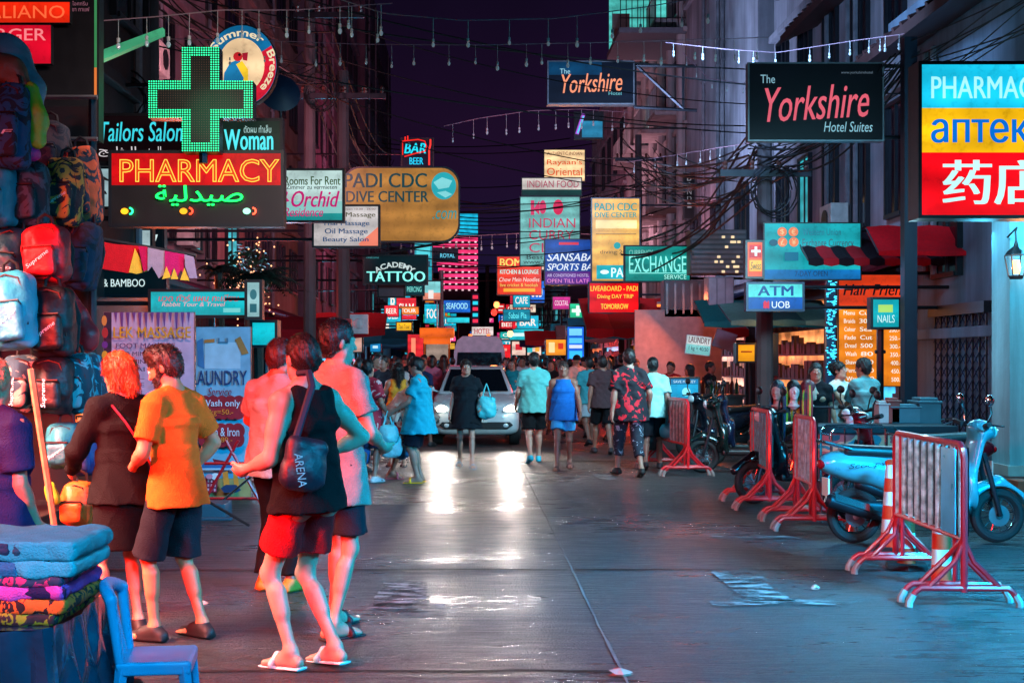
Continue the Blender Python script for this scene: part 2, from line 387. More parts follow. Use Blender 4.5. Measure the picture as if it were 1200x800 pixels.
# raised pavement strips
PAVE = pmat('pavement_tile', '#6b5a55', 0.5, var=0.3, scale=3, bump=0.3, bscale=14)
for sgn, x0, ya in ((-1, 4.6, 9.5), (1, 6.25, 14.0)):
    mb = MB(); mb.box((sgn*x0, ya, -0.3), (sgn*16, 140, 0.13))
    tag(mb.build('pavement', PAVE, bevel=0.02), kind='structure')
KERB = pmat('kerb_brick', '#a4503c', 0.6, var=0.35, scale=5, bump=0.3, bscale=12)
mb = MB()
for i in range(10):
    mb.box((6.0+0.2*i, 13.99, 0.0), (6.19+0.2*i, 14.3, 0.30 + 0.004*(i % 2)))
tag(mb.build('shop_step', KERB, bevel=0.008), 'brick red tiled step at the foot of the pale wall', 'step')

# ---------------------------------------------------------------- buildings
def wallmat(key, col, streak=0.35):
    if 'wall_'+key in MATS: return MATS['wall_'+key]
    m = pmat('wall_' + key, col, 0.8, var=streak, scale=0.7, bump=0.25, bscale=9); nt = m.node_tree; L = nt.links.new; b = nt.nodes['Principled BSDF']
    t = [q for q in nt.nodes if q.type == 'TEX_COORD'][0]; mx0 = [q for q in nt.nodes if q.type == 'MIX'][0]
    mp = nt.nodes.new('ShaderNodeMapping'); mp.inputs['Scale'].default_value = (1.6, 1.6, .14); n = nt.nodes.new('ShaderNodeTexNoise'); n.inputs['Scale'].default_value = 1.1; n.inputs['Detail'].default_value = 8; n.inputs['Roughness'].default_value = .65
    L(t.outputs['Object'], mp.inputs[0]); L(mp.outputs[0], n.inputs['Vector']); r = nt.nodes.new('ShaderNodeMapRange'); r.inputs[1].default_value = .38; r.inputs[2].default_value = .6; r.inputs[3].default_value = .62; r.inputs[4].default_value = 1.04; L(n.outputs['Fac'], r.inputs[0])
    m3 = nt.nodes.new('ShaderNodeMix'); m3.data_type = 'RGBA'; m3.blend_type = 'MULTIPLY'; m3.inputs[0].default_value = 1; L(mx0.outputs[2], m3.inputs[6]); L(r.outputs[0], m3.inputs[7]); L(m3.outputs[2], b.inputs['Base Color'])
    return m
LITWIN = {}
def window(parent, fx, y0, y1, z0, z1, sg, lit=None, bars=2):
    """a framed window set proud of the facade plane x=fx; sg = +1 when the street lies towards -x"""
    d = -sg
    mb = MB(); t = 0.07
    mb.box((fx, y0-t, z0-t), (fx+d*0.09, y0, z1+t)); mb.box((fx, y1, z0-t), (fx+d*0.09, y1+t, z1+t))
    mb.box((fx, y0+.001, z1), (fx+d*0.088, y1-.001, z1+t)); mb.box((fx, y0+.001, z0-t), (fx+d*0.12, y1-.001, z0))
    for k in range(1, bars):
        yy = y0+(y1-y0)*k/bars; mb.box((fx, yy-.025, z0+.002), (fx+d*0.06, yy+.025, z1-.002))
    w = mb.build('window', METAL_DARK, parent)
    g = MB(); g.box((fx, y0+.002, z0+.002), (fx+d*0.03, y1-.002, z1-.002))
    g.build('pane', lit or GLASSD, w)
    return w
GLASSD = pmat('dark_glass', '#0b0f16', 0.12, spec=0.8, var=0.1)
def building(label, sg, xf, y0, y1, h, col, key, rows, cols, wz=(1.0, 1.5), z0=4.2, floor=3.1, group=None, lit=(), cornice=True, depth=9, balcony=False, ww=0.5, accols=()):
    root = empty('building', (sg*(xf+depth/2), (y0+y1)/2, 0), label, 'building', group)
    ox, oy = root.location.x, root.location.y
    def loc(mb): mb.v = [(p[0]-ox, p[1]-oy, p[2]) for p in mb.v]; return mb
    fx = sg*xf
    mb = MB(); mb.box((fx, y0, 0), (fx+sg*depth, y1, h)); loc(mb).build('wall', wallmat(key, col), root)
    if cornice:
        mb = MB()
        for k in range(1, int(h/floor)+1):
            zz = z0-1.0+floor*(k-1)
            if zz < h-0.3: mb.box((fx-sg*0.14, y0+.01, zz), (fx+sg*0.003, y1-.01, zz+0.16))
        mb.box((fx-sg*0.35, y0-.05, h), (fx+sg*depth, y1+.05, h+0.3))
        loc(mb).build('cornice', wallmat(key+'_trim', col, 0.2), root, bevel=0.02)
    rnd_ = random.Random(int(y0*10))
    for q in range(3):
        yy = y0+(y1-y0)*rnd_.uniform(.05, .95)-oy; p_ = MB(); p_.tube([(fx-ox-sg*.07, yy, 2.9), (fx-ox-sg*.07, yy, h-.4)], .055, 7)
        for zz in range(4, int(h)-1, 3): p_.box((fx-ox-sg*.001, yy-.08, zz), (fx-ox-sg*.13, yy+.08, zz+.06))
        p_.build('drainpipe', pmat('pipe_grey', '#6a6a70', .5, var=.3), root, smooth=True)
    step = (y1-y0)/cols
    for r in range(rows):
        for c in range(cols):
            ya = y0+step*(c+.5-ww/2); yb = ya+step*ww; za = z0+floor*r
            if za+wz[1] > h: continue
            w = window(root, fx-ox, ya-oy, yb-oy, za, za+wz[1], sg, LW[(r*7+c*3) % len(LW)] if (r, c) in lit else None)
            if balcony:
                b = MB(); bx0 = fx-ox-sg*1.0
                b.box((fx-ox, ya-.3-oy, za-.55), (bx0, yb+.3-oy, za-.42))
                for q in range(9):
                    yy = ya-.3-oy+(yb-ya+.6)*q/8; b.tube([(bx0+sg*.04, yy, za-.42), (bx0+sg*.04, yy, za+.45)], .018, 5)
                b.tube([(bx0+sg*.04, ya-.3-oy, za+.46), (bx0+sg*.04, yb+.3-oy, za+.46)], .03, 6)
                b.build('balcony', wallmat(key+'_trim', col, 0.2), root)
            if (r, c) in accols:
                a = MB(); a.box((fx-ox-sg*.1, yb+.12-oy, za-.1), (fx-ox-sg*.45, yb+.92-oy, za+.5)); a.build('air_conditioner', ACMAT, root, bevel=.02)
                a = MB(); a.lathe([(0.2, 0), (.2, .02), (.02, .02)], n=14, M=Matrix.Rotation(-sg*math.pi/2, 4, 'Y')); a.v = [(p[0]+fx-ox-sg*.452, p[1]+yb+.52-oy, p[2]+za+.2) for p in a.v]
                a.build('fan_grille', METAL_DARK, root)
    return root
ACMAT = pmat('ac_case', '#b9b9b2', 0.5, var=0.2)
LW = [glow('#3fc9d8', .7), glow('#ffb765', .6), glow('#d9f6ff', .6)]
# left side
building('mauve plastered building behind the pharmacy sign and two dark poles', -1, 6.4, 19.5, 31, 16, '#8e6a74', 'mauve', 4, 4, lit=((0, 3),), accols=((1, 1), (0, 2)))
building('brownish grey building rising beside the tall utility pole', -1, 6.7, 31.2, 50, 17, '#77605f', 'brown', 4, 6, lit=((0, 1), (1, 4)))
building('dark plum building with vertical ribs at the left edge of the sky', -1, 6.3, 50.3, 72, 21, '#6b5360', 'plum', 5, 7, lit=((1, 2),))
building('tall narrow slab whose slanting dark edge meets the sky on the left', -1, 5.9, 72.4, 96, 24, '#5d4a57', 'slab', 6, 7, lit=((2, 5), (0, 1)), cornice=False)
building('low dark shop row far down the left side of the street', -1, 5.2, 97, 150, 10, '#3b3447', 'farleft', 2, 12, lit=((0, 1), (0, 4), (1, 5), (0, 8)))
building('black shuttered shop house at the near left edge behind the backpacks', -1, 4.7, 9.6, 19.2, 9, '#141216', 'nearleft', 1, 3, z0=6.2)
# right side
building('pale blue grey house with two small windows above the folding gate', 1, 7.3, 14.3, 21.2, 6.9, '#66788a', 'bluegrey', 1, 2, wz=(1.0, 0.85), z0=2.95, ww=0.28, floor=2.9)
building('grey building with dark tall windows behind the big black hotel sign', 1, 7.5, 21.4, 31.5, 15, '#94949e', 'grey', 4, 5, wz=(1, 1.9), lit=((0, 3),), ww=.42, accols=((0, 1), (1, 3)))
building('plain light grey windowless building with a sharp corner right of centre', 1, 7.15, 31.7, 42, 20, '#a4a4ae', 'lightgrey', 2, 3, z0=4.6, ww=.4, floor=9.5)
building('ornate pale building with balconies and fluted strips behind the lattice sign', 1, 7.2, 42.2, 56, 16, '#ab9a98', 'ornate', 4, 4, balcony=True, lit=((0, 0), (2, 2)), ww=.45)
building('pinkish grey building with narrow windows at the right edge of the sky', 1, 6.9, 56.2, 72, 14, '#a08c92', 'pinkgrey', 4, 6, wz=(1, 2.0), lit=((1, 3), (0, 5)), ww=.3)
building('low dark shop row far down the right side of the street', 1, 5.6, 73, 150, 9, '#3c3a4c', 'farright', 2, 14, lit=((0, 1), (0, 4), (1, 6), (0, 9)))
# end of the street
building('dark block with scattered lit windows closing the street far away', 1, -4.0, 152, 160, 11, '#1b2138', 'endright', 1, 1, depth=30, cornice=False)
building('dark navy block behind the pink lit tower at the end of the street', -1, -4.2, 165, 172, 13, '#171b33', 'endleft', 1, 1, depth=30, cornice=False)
random.seed(12)
for lab_, xa_, xb_, yf_, n_ in (('dark block with scattered', 4.5, 20, 152, 9), ('dark navy block', -9, 3.6, 165, 9)):
    eb = [q for q in C.objects if q.get('label', '').startswith(lab_)][0]
    for i in range(n_):
        for r_ in range(4):
            if random.random() < .3: continue
            x_ = xa_+(xb_-xa_)*(i+.2)/n_; w_ = (xb_-xa_)/n_*.6; z_ = 1.2+r_*2.4
            m_ = MB(); m_.box((x_-eb.location.x, yf_-.12-eb.location.y, z_), (x_+w_-eb.location.x, yf_-.001-eb.location.y, z_+1.3))
            m_.build('window', random.choice([glow('#2a9ad8', .7), glow('#ffb070', .6), glow('#1a5ab0', .6), glow('#e8304a', .7), glow('#58d8e8', .8)]), eb)
# pilasters on the ornate building
mb = MB()
for i in range(7):
    yy = 42.6+i*2.2; mb.tube([(7.05, yy, 3.4), (7.05, yy, 15.6)], 0.16, 8)
orn = [q for q in C.objects if q.get('label', '').startswith('ornate pale')][0]
mb.v = [(p[0]-orn.location.x, p[1]-orn.location.y, p[2]) for p in mb.v]; mb.build('pilaster', wallmat('ornate_trim', '#ab9a98', .2), orn, smooth=True)
# lit roof terrace of the ornate building
tr_ = empty('roof_terrace', (6.05, 44.2, 12.45), 'cyan lit terrace with railing at the very top right of the sky', 'terrace')
mb = MB(); mb.box((-1.1, -1.9, 0), (1.13, 1.9, .18)); mb.box((-1.1, -1.9, 3.0), (1.13, 1.9, 3.15)); mb.build('slab', paint('#6a6a70'), tr_)
mb = MB(); mb.box((-1.05, 1.5, .181), (1.1, 1.6, 2.999)); mb.build('lit_wall', glow('#58d4cc', .8), tr_)  # wall glows itself, in place of lamplight on the terrace
mb = MB(); mb.box((-.95, 1.3, .181), (-.35, 1.499, 1.5)); mb.build('door_frame', paint('#8a8078'), tr_)
mb = MB()
for i in range(12): mb.tube([(-1.05+2.1*i/11, -1.85, .18), (-1.05+2.1*i/11, -1.85, 1.1)], .015, 4)
for z_ in (.5, 1.1): mb.tube([(-1.08, -1.85, z_), (1.1, -1.85, z_)], .022, 5)
mb.build('railing', METAL_DARK, tr_)
# dark overhanging eaves on the near right house and the grey building
def eave(label, x0, y0, x1, y1, z0, z1):
    mb = MB(); mb.prism([(x0, z1), (x1, z0), (x1, z0-.16), (x0, z1-.16)], y0, y1, 'y')
    for i in range(int((y1-y0)/.35)):
        mb.tube([(x0, y0+.15+i*.35, z1+.02), (x1, y0+.15+i*.35, z0+.02)], .05, 6)
    c = Vector(((x0+x1)/2, (y0+y1)/2, z0)); return tag(mb.build('eave_roof', pmat('roof_tile', '#3a2020', .6, var=.3), origin=c), label, 'roof').__setattr__('location', c)
eave('dark red tiled eave over the blue grey house at the top right', 8.6, 14.0, 6.3, 21.1, 6.5, 7.4)
eave('dark scalloped eave at the top of the grey building', 8.6, 21.7, 6.7, 27.6, 8.6, 9.5)
# ground-floor shops: lit fronts along both sides, each its own bay
def shopfront(sg, xf, y0, y1, col, label, s=0.9):
    fx = sg*xf; root = empty('market_shop', (fx, (y0+y1)/2, .13), label, 'shop front', 'lit shop fronts along the street'); oy = (y0+y1)/2
    a, b = y0-oy, y1-oy
    mb = MB()
    mb.box((0, a, 0), (-sg*.25, a+.18, 2.75)); mb.box((0, b-.18, 0), (-sg*.25, b, 2.75)); mb.box((0, a, 2.751), (-sg*.28, b, 3.05))
    mb.build('frame', paint('#2a2226'), root)
    mb = MB(); mb.box((0, a+.181, .4), (-sg*.05, b-.181, 2.75)); mb.build('pane', glow(col, s, .6), root)
    mb = MB()
    random.seed(int(y0*10))
    for r in range(4):
        zz = .5+r*.55; mb.box((-sg*.052, a+.2, zz), (-sg*.2, b-.2, zz+.04))
        yy = a+.3
        while yy < b-.4:
            hh = random.uniform(.15, .42); ww = random.uniform(.1, .35)
            mb.box((-sg*.06, yy, zz+.041), (-sg*.18, yy+ww, zz+.041+hh)); yy += ww+random.uniform(.02, .25)
    mb.build('shelf', paint('#3a2a30'), root)
    mb = MB(); mb.box((0, a+.18, 0), (-sg*.12, b-.18, .39)); mb.build('counter', paint('#4a3a3e'), root)
    # sloped canopy
    mb = MB(); mb.prism([(0, 3.3), (-sg*1.25, 2.85), (-sg*1.25, 2.80), (0, 3.22)], a, b, 'y'); mb.build('canopy', cloth(random.choice(['#7a1420', '#19545c', '#5a1a3a', '#28304c', '#8a2a1a'])), root)
sf = [(-1, 6.4, 20, 25, '#8fd9ff', 'pale cyan shop front behind the man in the striped tee'), (-1, 6.4, 25.2, 30.8, '#ffb08a', 'peach lit shop front beyond the orchid sign'),
      (-1, 6.7, 31.4, 38, '#34c4dc', 'turquoise lit shop front beneath the tattoo sign'), (-1, 6.7, 38.2, 46, '#ff6a3a', 'orange lit shop front on the left side beyond the tattoo sign'), (-1, 6.3, 51, 60, '#40d0ff', 'blue lit shop front under the plum building'),
      (-1, 5.2, 98, 110, '#20c8e8', 'aqua lit shop front in the far dark row on the left'), (-1, 5.2, 112, 124, '#ff4a3a', 'red lit shop front in the far dark row on the left'), (-1, 5.9, 74, 84, '#30d0d8', 'teal lit shop front at the foot of the narrow slab'),
      (1, 5.6, 74, 85, '#ff3048', 'ruby lit shop front in the far dark row on the right'), (1, 5.6, 87, 98, '#20c0e8', 'aqua lit shop front in the far dark row on the right'), (1, 5.6, 100, 114, '#ff9040', 'orange lit shop front in the far dark row on the right'),
      (-1, 6.3, 61, 71, '#ff3a5a', 'crimson lit shop front far along the left side'),
      (1, 7.5, 21.6, 25.6, '#3fb4e8', 'blue lit hair salon front behind the orange price board'), (1, 7.5, 26, 31, '#ff9a5a', 'warm lit shop front behind the bank machine sign'),
      (1, 7.15, 32, 37, '#ffb9a0', 'pale pink lit shop front behind the hanging laundry sign'), (1, 7.15, 37.2, 41.8, '#ff5a2a', 'hot orange shop front under the red awning'),
      (1, 7.2, 42.5, 49, '#ff2a3a', 'red lit bar front under the ornate building'), (1, 7.2, 49.2, 55.8, '#ff9a3a', 'amber lit shop front past the red bar'), (1, 6.9, 57, 64, '#38c8ff', 'cyan lit shop front under the pinkish grey building'), (1, 6.9, 64.2, 71.5, '#ff7a4a', 'coral lit shop front furthest along the right side')]
for a in sf: shopfront(a[0], a[1], a[2], a[3], a[4], a[5], 1.3)
# the light those fronts and signs spill on the street
for (x, y, z, p, c, tx, ty) in ((-4.4, 19, 2.75, 120, '#ff6a3c', -1.5, 17), (-4.3, 28, 2.75, 160, '#ff4a4a', -1, 26), (4.9, 27, 2.75, 170, '#ff7440', 2, 24), (4.4, 37, 2.75, 260, '#ff3c30', 1, 34),
                          (-4.3, 40, 2.75, 240, '#3cc4ff', 0, 36), (3.6, 52, 2.75, 300, '#ff8c40', 0, 48), (-3.6, 58, 2.75, 420, '#ff4060', 0, 54), (3.4, 70, 2.75, 500, '#ff3a3a', 0, 66), (-3.4, 76, 2.75, 500, '#38c8ff', 0, 72), (3, 92, 2.75, 600, '#38c8ff', 0, 88), (-4.0, 22.6, 2.75, 200, '#8fd8ff', -1.2, 18)):
    lamp('canopy_lamp', 'AREA', (x, y, z), p, c, (tx, ty, 0), 1.6, .6)
# washers added behind the sign boxes, as if their backs glowed, brighten the facades
for (x, y, z, p, c, tx, ty, tz) in ((-3.2, 22.5, 5.6, 480, '#e88a9c', -6.4, 25, 6.5), (-3.4, 33, 6, 460, '#ff7f92', -6.7, 40, 8), (-2.6, 52, 8, 520, '#ff6a98', -6.0, 72, 12),
                              (3.9, 18.4, 6.6, 560, '#8cbcf4', 7.5, 26, 7.8), (3.4, 30.6, 6.5, 860, '#a0b8e8', 7.15, 37, 9.5), (3.4, 47.6, 6, 560, '#e8b4cc', 7.2, 54, 8.5), (6.2, 36.8, 5, 130, '#ff9aa8', 7.2, 46, 6.5), (5.3, 13.8, 4.0, 150, '#8fe0ff', 6.6, 19.5, 3.0)):
    lamp('facade_wash_lamp', 'AREA', (x, y, z), p, c, (tx, ty, tz), 1.2, .8)
# ---------------------------------------------------------------- signs (faces read off the photo at the sign's own distance)
FRAME = paint('#15171c', .45)
def sign(label, Y, rect, items, name='shop_sign', cat='sign', depth=.16, frame=None, group=None, arms=None, fw=.035, radius=0, yaw=0.0, tilt=0.0, back=True):
    x0, y0, x1, y1 = rect
    A = P(x0, y1, Y); B = P(x1, y0, Y)
    base = Vector(((A.x+B.x)/2, Y, A.z))
    root = empty(name, base, label, cat, group, yaw)
    if tilt: root.rotation_euler = (0, tilt, yaw)
    k = Y/F
    def X(px): return (px-VX)*k-base.x
    def Z(py): return CH-(py-VY)*k-base.z
    W, H = B.x-A.x, B.z-A.z
    mb = MB()
    if radius:
        r = radius*k; poly = []
        for cx, cz, a0 in ((W/2-r, r, -90), (W/2-r, H-r, 0), (-W/2+r, H-r, 90), (-W/2+r, r, 180)):
            for q in range(9):
                a = math.radians(a0+q*90/8); poly.append((cx+r*math.cos(a), cz+r*math.sin(a)))
        big = [(p[0]*(1+2*fw/W), (p[1]-H/2)*(1+2*fw/H)+H/2) for p in poly]
        mb.prism(big, .012, depth)
        mb.build('frame', frame or FRAME, root)
        first = items[0]; f = MB(); f.prism(poly, 0.0, .011); f.build('face', glow(first[1], first[2]) if first[2] else paint(first[1]), root); items = items[1:]
    else:
        mb.box((-W/2-fw, -.012, -fw), (-W/2, depth, H+fw)); mb.box((W/2, -.012, -fw), (W/2+fw, depth, H+fw))
        mb.box((-W/2+.001, -.012, H), (W/2-.001, depth-.001, H+fw)); mb.box((-W/2+.001, -.012, -fw), (W/2-.001, depth-.001, 0))
        mb.box((-W/2+.001, .02, .001), (W/2-.001, depth-.004, H-.001))
        mb.build('frame', frame or FRAME, root)
    lay = 0; step = max(.003, .0003*Y)
    by = {}
    for it in items:
        kind = it[0]; lay += 1; yy = -.001-step*lay
        if kind == 'p':
            _, a, b, c, d, col, s = it[:7]
            f = MB(); f.box((X(a), yy, Z(d)), (X(c), .019 if not radius else -.0005, Z(b)))
            f.build('face', glow(col, s) if s else paint(col), root)
        elif kind in ('t', 'e', 'g', 'r', 'n'):
            col, s = it[-2:] if kind != 't' else it[6:8]
            m = by.setdefault((col, s, kind == 'n'), MB())
            if kind == 't':
                _, txt, a, b, c, d = it[:6]; o = it[8] if len(it) > 8 else {}
                sk = o.get('rise', 0)
                bd = o.get('bold', 0); nl = max(len(txt), 1)
                for q_, ox_ in enumerate((0,) if bd <= 0 else (-1, 1, 0) if bd < .025 else (-1, 1, -.4, .4)):
                    ex_ = ox_*min(bd, .03)*1.3/nl
                    put_text(m, txt, lambda u, v: (X(a+(c-a)*(u+ex_)), yy-q_*step*.12-o.get('lift', 0), Z(d+(b-d)*v - sk*u)), o.get('off', 0), o.get('shear', 0))
            elif kind == 'e':
                _, cx, cy, rx, ry = it[:5]
                m.prism([(X(cx+rx*math.cos(q*math.pi/14)), Z(cy+ry*math.sin(q*math.pi/14))) for q in range(28)], yy, yy+.002)
            elif kind == 'g':
                m.prism([(X(p[0]), Z(p[1])) for p in it[1]], yy, yy+.002)
            elif kind == 'r':
                m.box((X(it[1]), yy, Z(it[4])), (X(it[3]), yy+.002, Z(it[2])))
            elif kind == 'n':      # neon tube path
                m.tube([(X(p[0]), yy-.02, Z(p[1])) for p in it[1]], it[2]*k, 6)
    for (col, s, neon), m in by.items():
        m.build('neon_tube' if neon else 'lettering', glow(col, s, .05, sample=s > 1.9) if s else paint(col), root, smooth=neon)
    for a in (arms or ()):
        mb = MB(); pts = [(X(a[0]), depth*.6+a[5] if len(a) > 5 else depth*.6, Z(a[1])), (X(a[2]), depth*.6, Z(a[3]))]
        mb.tube(pts, a[4] if len(a) > 4 else .03, 6); mb.build('bracket', METAL_DARK, root)
    return root
def wallarm(side, Y, px, ys):
    """horizontal arms from the sign edge px out to the facade on that side"""
    X = 7.3 if side == 'R' else -6.4
    return [(px, y, VX+X*F/Y, y) for y in ys]

# --- right-hand side
sign('large three colour light box, cyan over yellow over red, hanging at the right edge', 13, (1080, 76, 1236, 252), [
    ('p', 1080, 76, 1236, 126.5, '#18c8f0', 1.15), ('p', 1080, 127, 1236, 178.5, '#ffc010', 1.15), ('p', 1080, 179, 1236, 252, '#ff0818', 1.15),
    ('t', 'PHARMACY', 1091, 90, 1227, 116, '#aaf6ff', 1.1, {'bold': .015}), ('t', 'аптека', 1091, 140, 1226, 168, '#0878e8', .9, {'bold': .04}),
    ('t', '药店', 1105, 188, 1222, 240, '#c8ffff', 1.1, {'bold': .02})], arms=[(1150, 110, 1230, 110, .04, 1.6), (1150, 225, 1230, 225, .04, 1.6)], depth=.3)
sign('big black hotel sign with pink brush lettering beside the dark pole', 17.5, (878, 75, 1034, 164), [
    ('p', 878, 75, 1034, 164, '#04060f', .6), ('t', 'The', 891, 88, 908, 98, '#86b6c8', .9), ('t', 'Yorkshire', 896, 104, 1018, 144, '#f06478', .9, {'bold': .012, 'shear': .25, 'rise': 7}),
    ('t', 'Hotel Suites', 965, 143, 1022, 155, '#8cc4d6', .9, {'shear': .2}), ('t', 'www.yorkshirehotel', 985, 84, 1022, 88, '#7d93a6', .5)],
    frame=METAL_GREY, arms=[(1036, 76, 1065, 76, .03), (1036, 160, 1065, 160, .03)], depth=.14, fw=.02)
lat = sign('smaller black hotel sign with blue glow held out on a lattice bracket', 33, (643, 73, 742, 121), [
    ('p', 643, 73, 742, 121, '#071226', .8), ('p', 643, 73, 705, 88, '#06456e', .7), ('t', 'The', 656, 81, 668, 87, '#9fd8e8', .9), ('t', 'Yorkshire', 658, 88, 729, 110, '#ff9a70', 1.0, {'bold': .012, 'shear': .25, 'rise': 3}), ('t', 'Hotel', 713, 108, 728, 112, '#7ad0d8', .7)],
    frame=METAL_GREY, arms=[(744, 75, 818, 76, .045), (744, 124, 818, 128, .045), (748, 76, 802, 126, .045), (745, 74, 745, 124, .05), (802, 76, 802, 127, .04)], depth=.3)
sign('green currency exchange sign with white capitals', 30, (733, 289, 808, 329), [
    ('p', 733, 289, 808, 329, '#0b8f86', .95), ('t', 'CURRENCY', 737, 293, 765, 299, '#8fd8cc', .9), ('t', 'EXCHANGE', 737, 300, 804, 319, '#8ffcf0', 1.05, {'bold': .01}), ('r', 737, 319.6, 804, 320.6, '#8ffcf0', 1.0), ('t', 'SERVICE', 778, 322, 804, 327, '#b6fff2', 1.0)],
    arms=wallarm('R', 30, 810, (292, 326)))
sign('blue and cyan bank machine sign above the grey canopy', 19.4, (877, 333, 940, 362), [
    ('p', 877, 333, 940, 348, '#58e6e6', 1.05), ('p', 877, 348.2, 940, 362, '#0a5cc0', 1.0), ('t', 'ATM', 888, 335, 929, 346.5, '#0b4c9c', .9, {'bold': .03}), ('t', 'UOB', 904, 353, 925, 361, '#eafcff', 1.05, {'bold': .01}),
    ('r', 894, 354, 901, 361, '#e02048', 1.0), ('r', 895, 352.5, 897, 361.5, '#e02048', 1.0), ('r', 899, 352.5, 900.4, 361.5, '#e02048', 1.0)], arms=wallarm('R', 19.4, 942, (336, 360)), frame=paint('#0b2a4a'))
sign('small orange red sign with a white cross at the left end of the exchange banner', 19.8, (876, 284, 893, 324), [
    ('p', 876, 284, 893, 324, '#ff5a18', 1.1), ('p', 878, 287, 892, 302, '#e0141c', 1.0), ('r', 884, 289, 887, 300, '#e8f6f8', 1.1), ('r', 880, 293, 891, 296, '#e8f6f8', 1.1), ('p', 878, 305, 892, 318, '#ffc23c', 1.0), ('t', 'Swiss', 879, 307, 891, 316, '#2a1408', 0, {'shear': .2})], arms=[])
ex = [('p', 896, 262, 1008, 327, '#1cb4c0', .85), ('p', 896, 316, 1008, 327, '#1478c4', .9), ('t', 'Exchange Currency', 940, 280, 1000, 292, '#5a6a70', 0), ('t', 'Western Union', 940, 268, 985, 276, '#3a8a92', 0)]
for i, (cx, cy) in enumerate(((916, 272), (929, 272), (916, 284), (929, 284))):
    ex += [('e', cx, cy, 5.5, 5.5, '#ff8a5a', .9), ('t', '$€£¥'[i], cx-2.4, cy-3.4, cx+2.4, cy+3.4, '#ffd8a0', .9)]
ex += [('e', 905, 285, 5, 4, '#0a4a58', 0), ('r', 918, 296, 934, 306, '#0f86b0', .6), ('t', '7-DAY OPEN', 930, 318, 968, 324, '#0b2e5c', 0)]
sign('wide teal exchange banner with orange coin discs above the striped awning', 20.1, (896, 262, 1008, 327), ex, depth=.05, fw=.02, arms=wallarm('R', 20.1, 1010, (270, 320)))
hf = [('p', 983, 322, 1055, 358, '#e8401c', .95), ('p', 983, 358.2, 1055, 452, '#f88a1c', .95), ('t', 'Hair Friend', 988, 333, 1066, 346, '#0a1424', 0, {'shear': .25, 'bold': .03}), ('t', 'Salon', 1018, 350, 1042, 357, '#fff0e0', 1.0, {'bold': .02})]
rows = ['Menu   Cut', 'Braids  300', 'Colour  Sea', 'Fade  Cut', 'Dread  500', 'Wash  80', 'Shave  100', 'Perm  900', 'Wax  150']
for i, t_ in enumerate(rows):
    y_ = 364+i*9.6
    a_, b_ = t_.split('  ')[0], t_.split('  ')[-1]
    hf += [('t', a_, 988, y_, 1001, y_+5, '#fff4e6', 1.05, {'bold': .02}), ('t', b_.strip(), 1006, y_, 1020, y_+5, '#fff4e6', 1.05, {'bold': .02}), ('t', str(100+50*i)+'.-', 1040, y_+1, 1052, y_+6, '#fff4e6', 1.05, {'bold': .02})]
sign('tall orange hair salon price board behind the two talking people', 21, (983, 322, 1055, 452), hf, depth=.06, fw=.015, cat='price board')
sign('small cyan lit screen on a stand in front of the orange price board', 17.8, (1023, 351, 1053, 383), [('p', 1023, 351, 1053, 383, '#12b4c4', 1.0), ('r', 1029, 357, 1046, 366, '#b9f27a', .9), ('t', 'NAILS', 1028, 369, 1048, 378, '#d6ffff', 1.0)], name='lit_screen', cat='screen', arms=[(1034, 384, 1034, 470, .05), (1028, 412, 1040, 412, .03)])
sign('yellow dive sign with teal lettering hanging over the right side', 36, (694, 233, 749, 329), [
    ('p', 694, 233, 749, 329, '#f4b850', 1.0), ('t', 'PADI CDC', 697, 238, 746, 247, '#10a8a0', .8, {'bold': .03}), ('t', 'DIVE CENTER', 697, 249, 746, 255, '#10a8a0', .8, {'bold': .03}), ('p', 698, 258, 746, 268, '#ffe49a', 1.1),
    ('e', 723, 288, 4, 4, '#18b4b8', .8), ('r', 698, 274, 745, 275, '#b07a28', 0), ('t', 'diving 24/7', 703, 293, 740, 299, '#6a4a1a', 0), ('p', 699, 311, 749, 327, '#12c0cc', 1.0), ('t', 'PADI', 716, 314, 742, 325, '#eaffff', 1.1, {'bold': .03}), ('e', 708, 319, 5, 2.5, '#eaffff', 1.1)], arms=wallarm('R', 36, 751, (240, 320)))
sign('tall pale mint curry restaurant sign with red shapes', 45, (610, 231, 679, 311), [
    ('p', 610, 231, 679, 311, '#7cc8c4', .85), ('g', [(622, 235), (626, 235), (626, 244), (632, 235), (632, 252), (626, 246), (626, 252), (622, 252)], '#e03868', .9), ('e', 654, 243, 6, 9, '#e02858', .9), ('e', 636, 243, 4, 8, '#e03868', .9), ('t', 'INDIAN', 620, 256, 674, 267, '#d83a62', .8, {'bold': -.005}), ('t', 'CURRY', 620, 270, 672, 281, '#d83a62', .8), ('t', 'CLUB', 620, 285, 668, 296, '#d83a62', .8), ('t', 'Best in town', 617, 299, 674, 304, '#23323a', 0), ('t', 'www.indian.com', 613, 305, 676, 309, '#23323a', 0)], arms=wallarm('R', 45, 681, (240, 300)))
sign('narrow white food sign with green foot just above the mint curry sign', 46, (612, 209, 681, 229), [('p', 612, 209, 681, 222, '#d8d0c8', .9), ('p', 612, 222.2, 681, 229, '#0c4a44', .5), ('t', 'INDIAN FOOD', 618, 212, 678, 220, '#c04060', .8)], arms=wallarm('R', 46, 683, (218,)))
sign('cream sign with orange lettering, topmost of the right cluster', 50, (638, 176, 685, 212), [('p', 638, 176, 685, 212, '#ffd8a0', 1.05), ('t', 'AUTHENTIC INDIAN', 641, 178, 682, 182, '#6a3418', 0), ('t', "Rayaan's", 641, 187, 682, 195, '#e8541c', .9, {'bold': .01}), ('t', 'Oriental', 641, 197, 682, 206, '#e8541c', .9, {'bold': .01}), ('t', 'RESTAURANT & BAR', 642, 208, 680, 211, '#6a3418', 0)], arms=wallarm('R', 50, 687, (185, 205)))
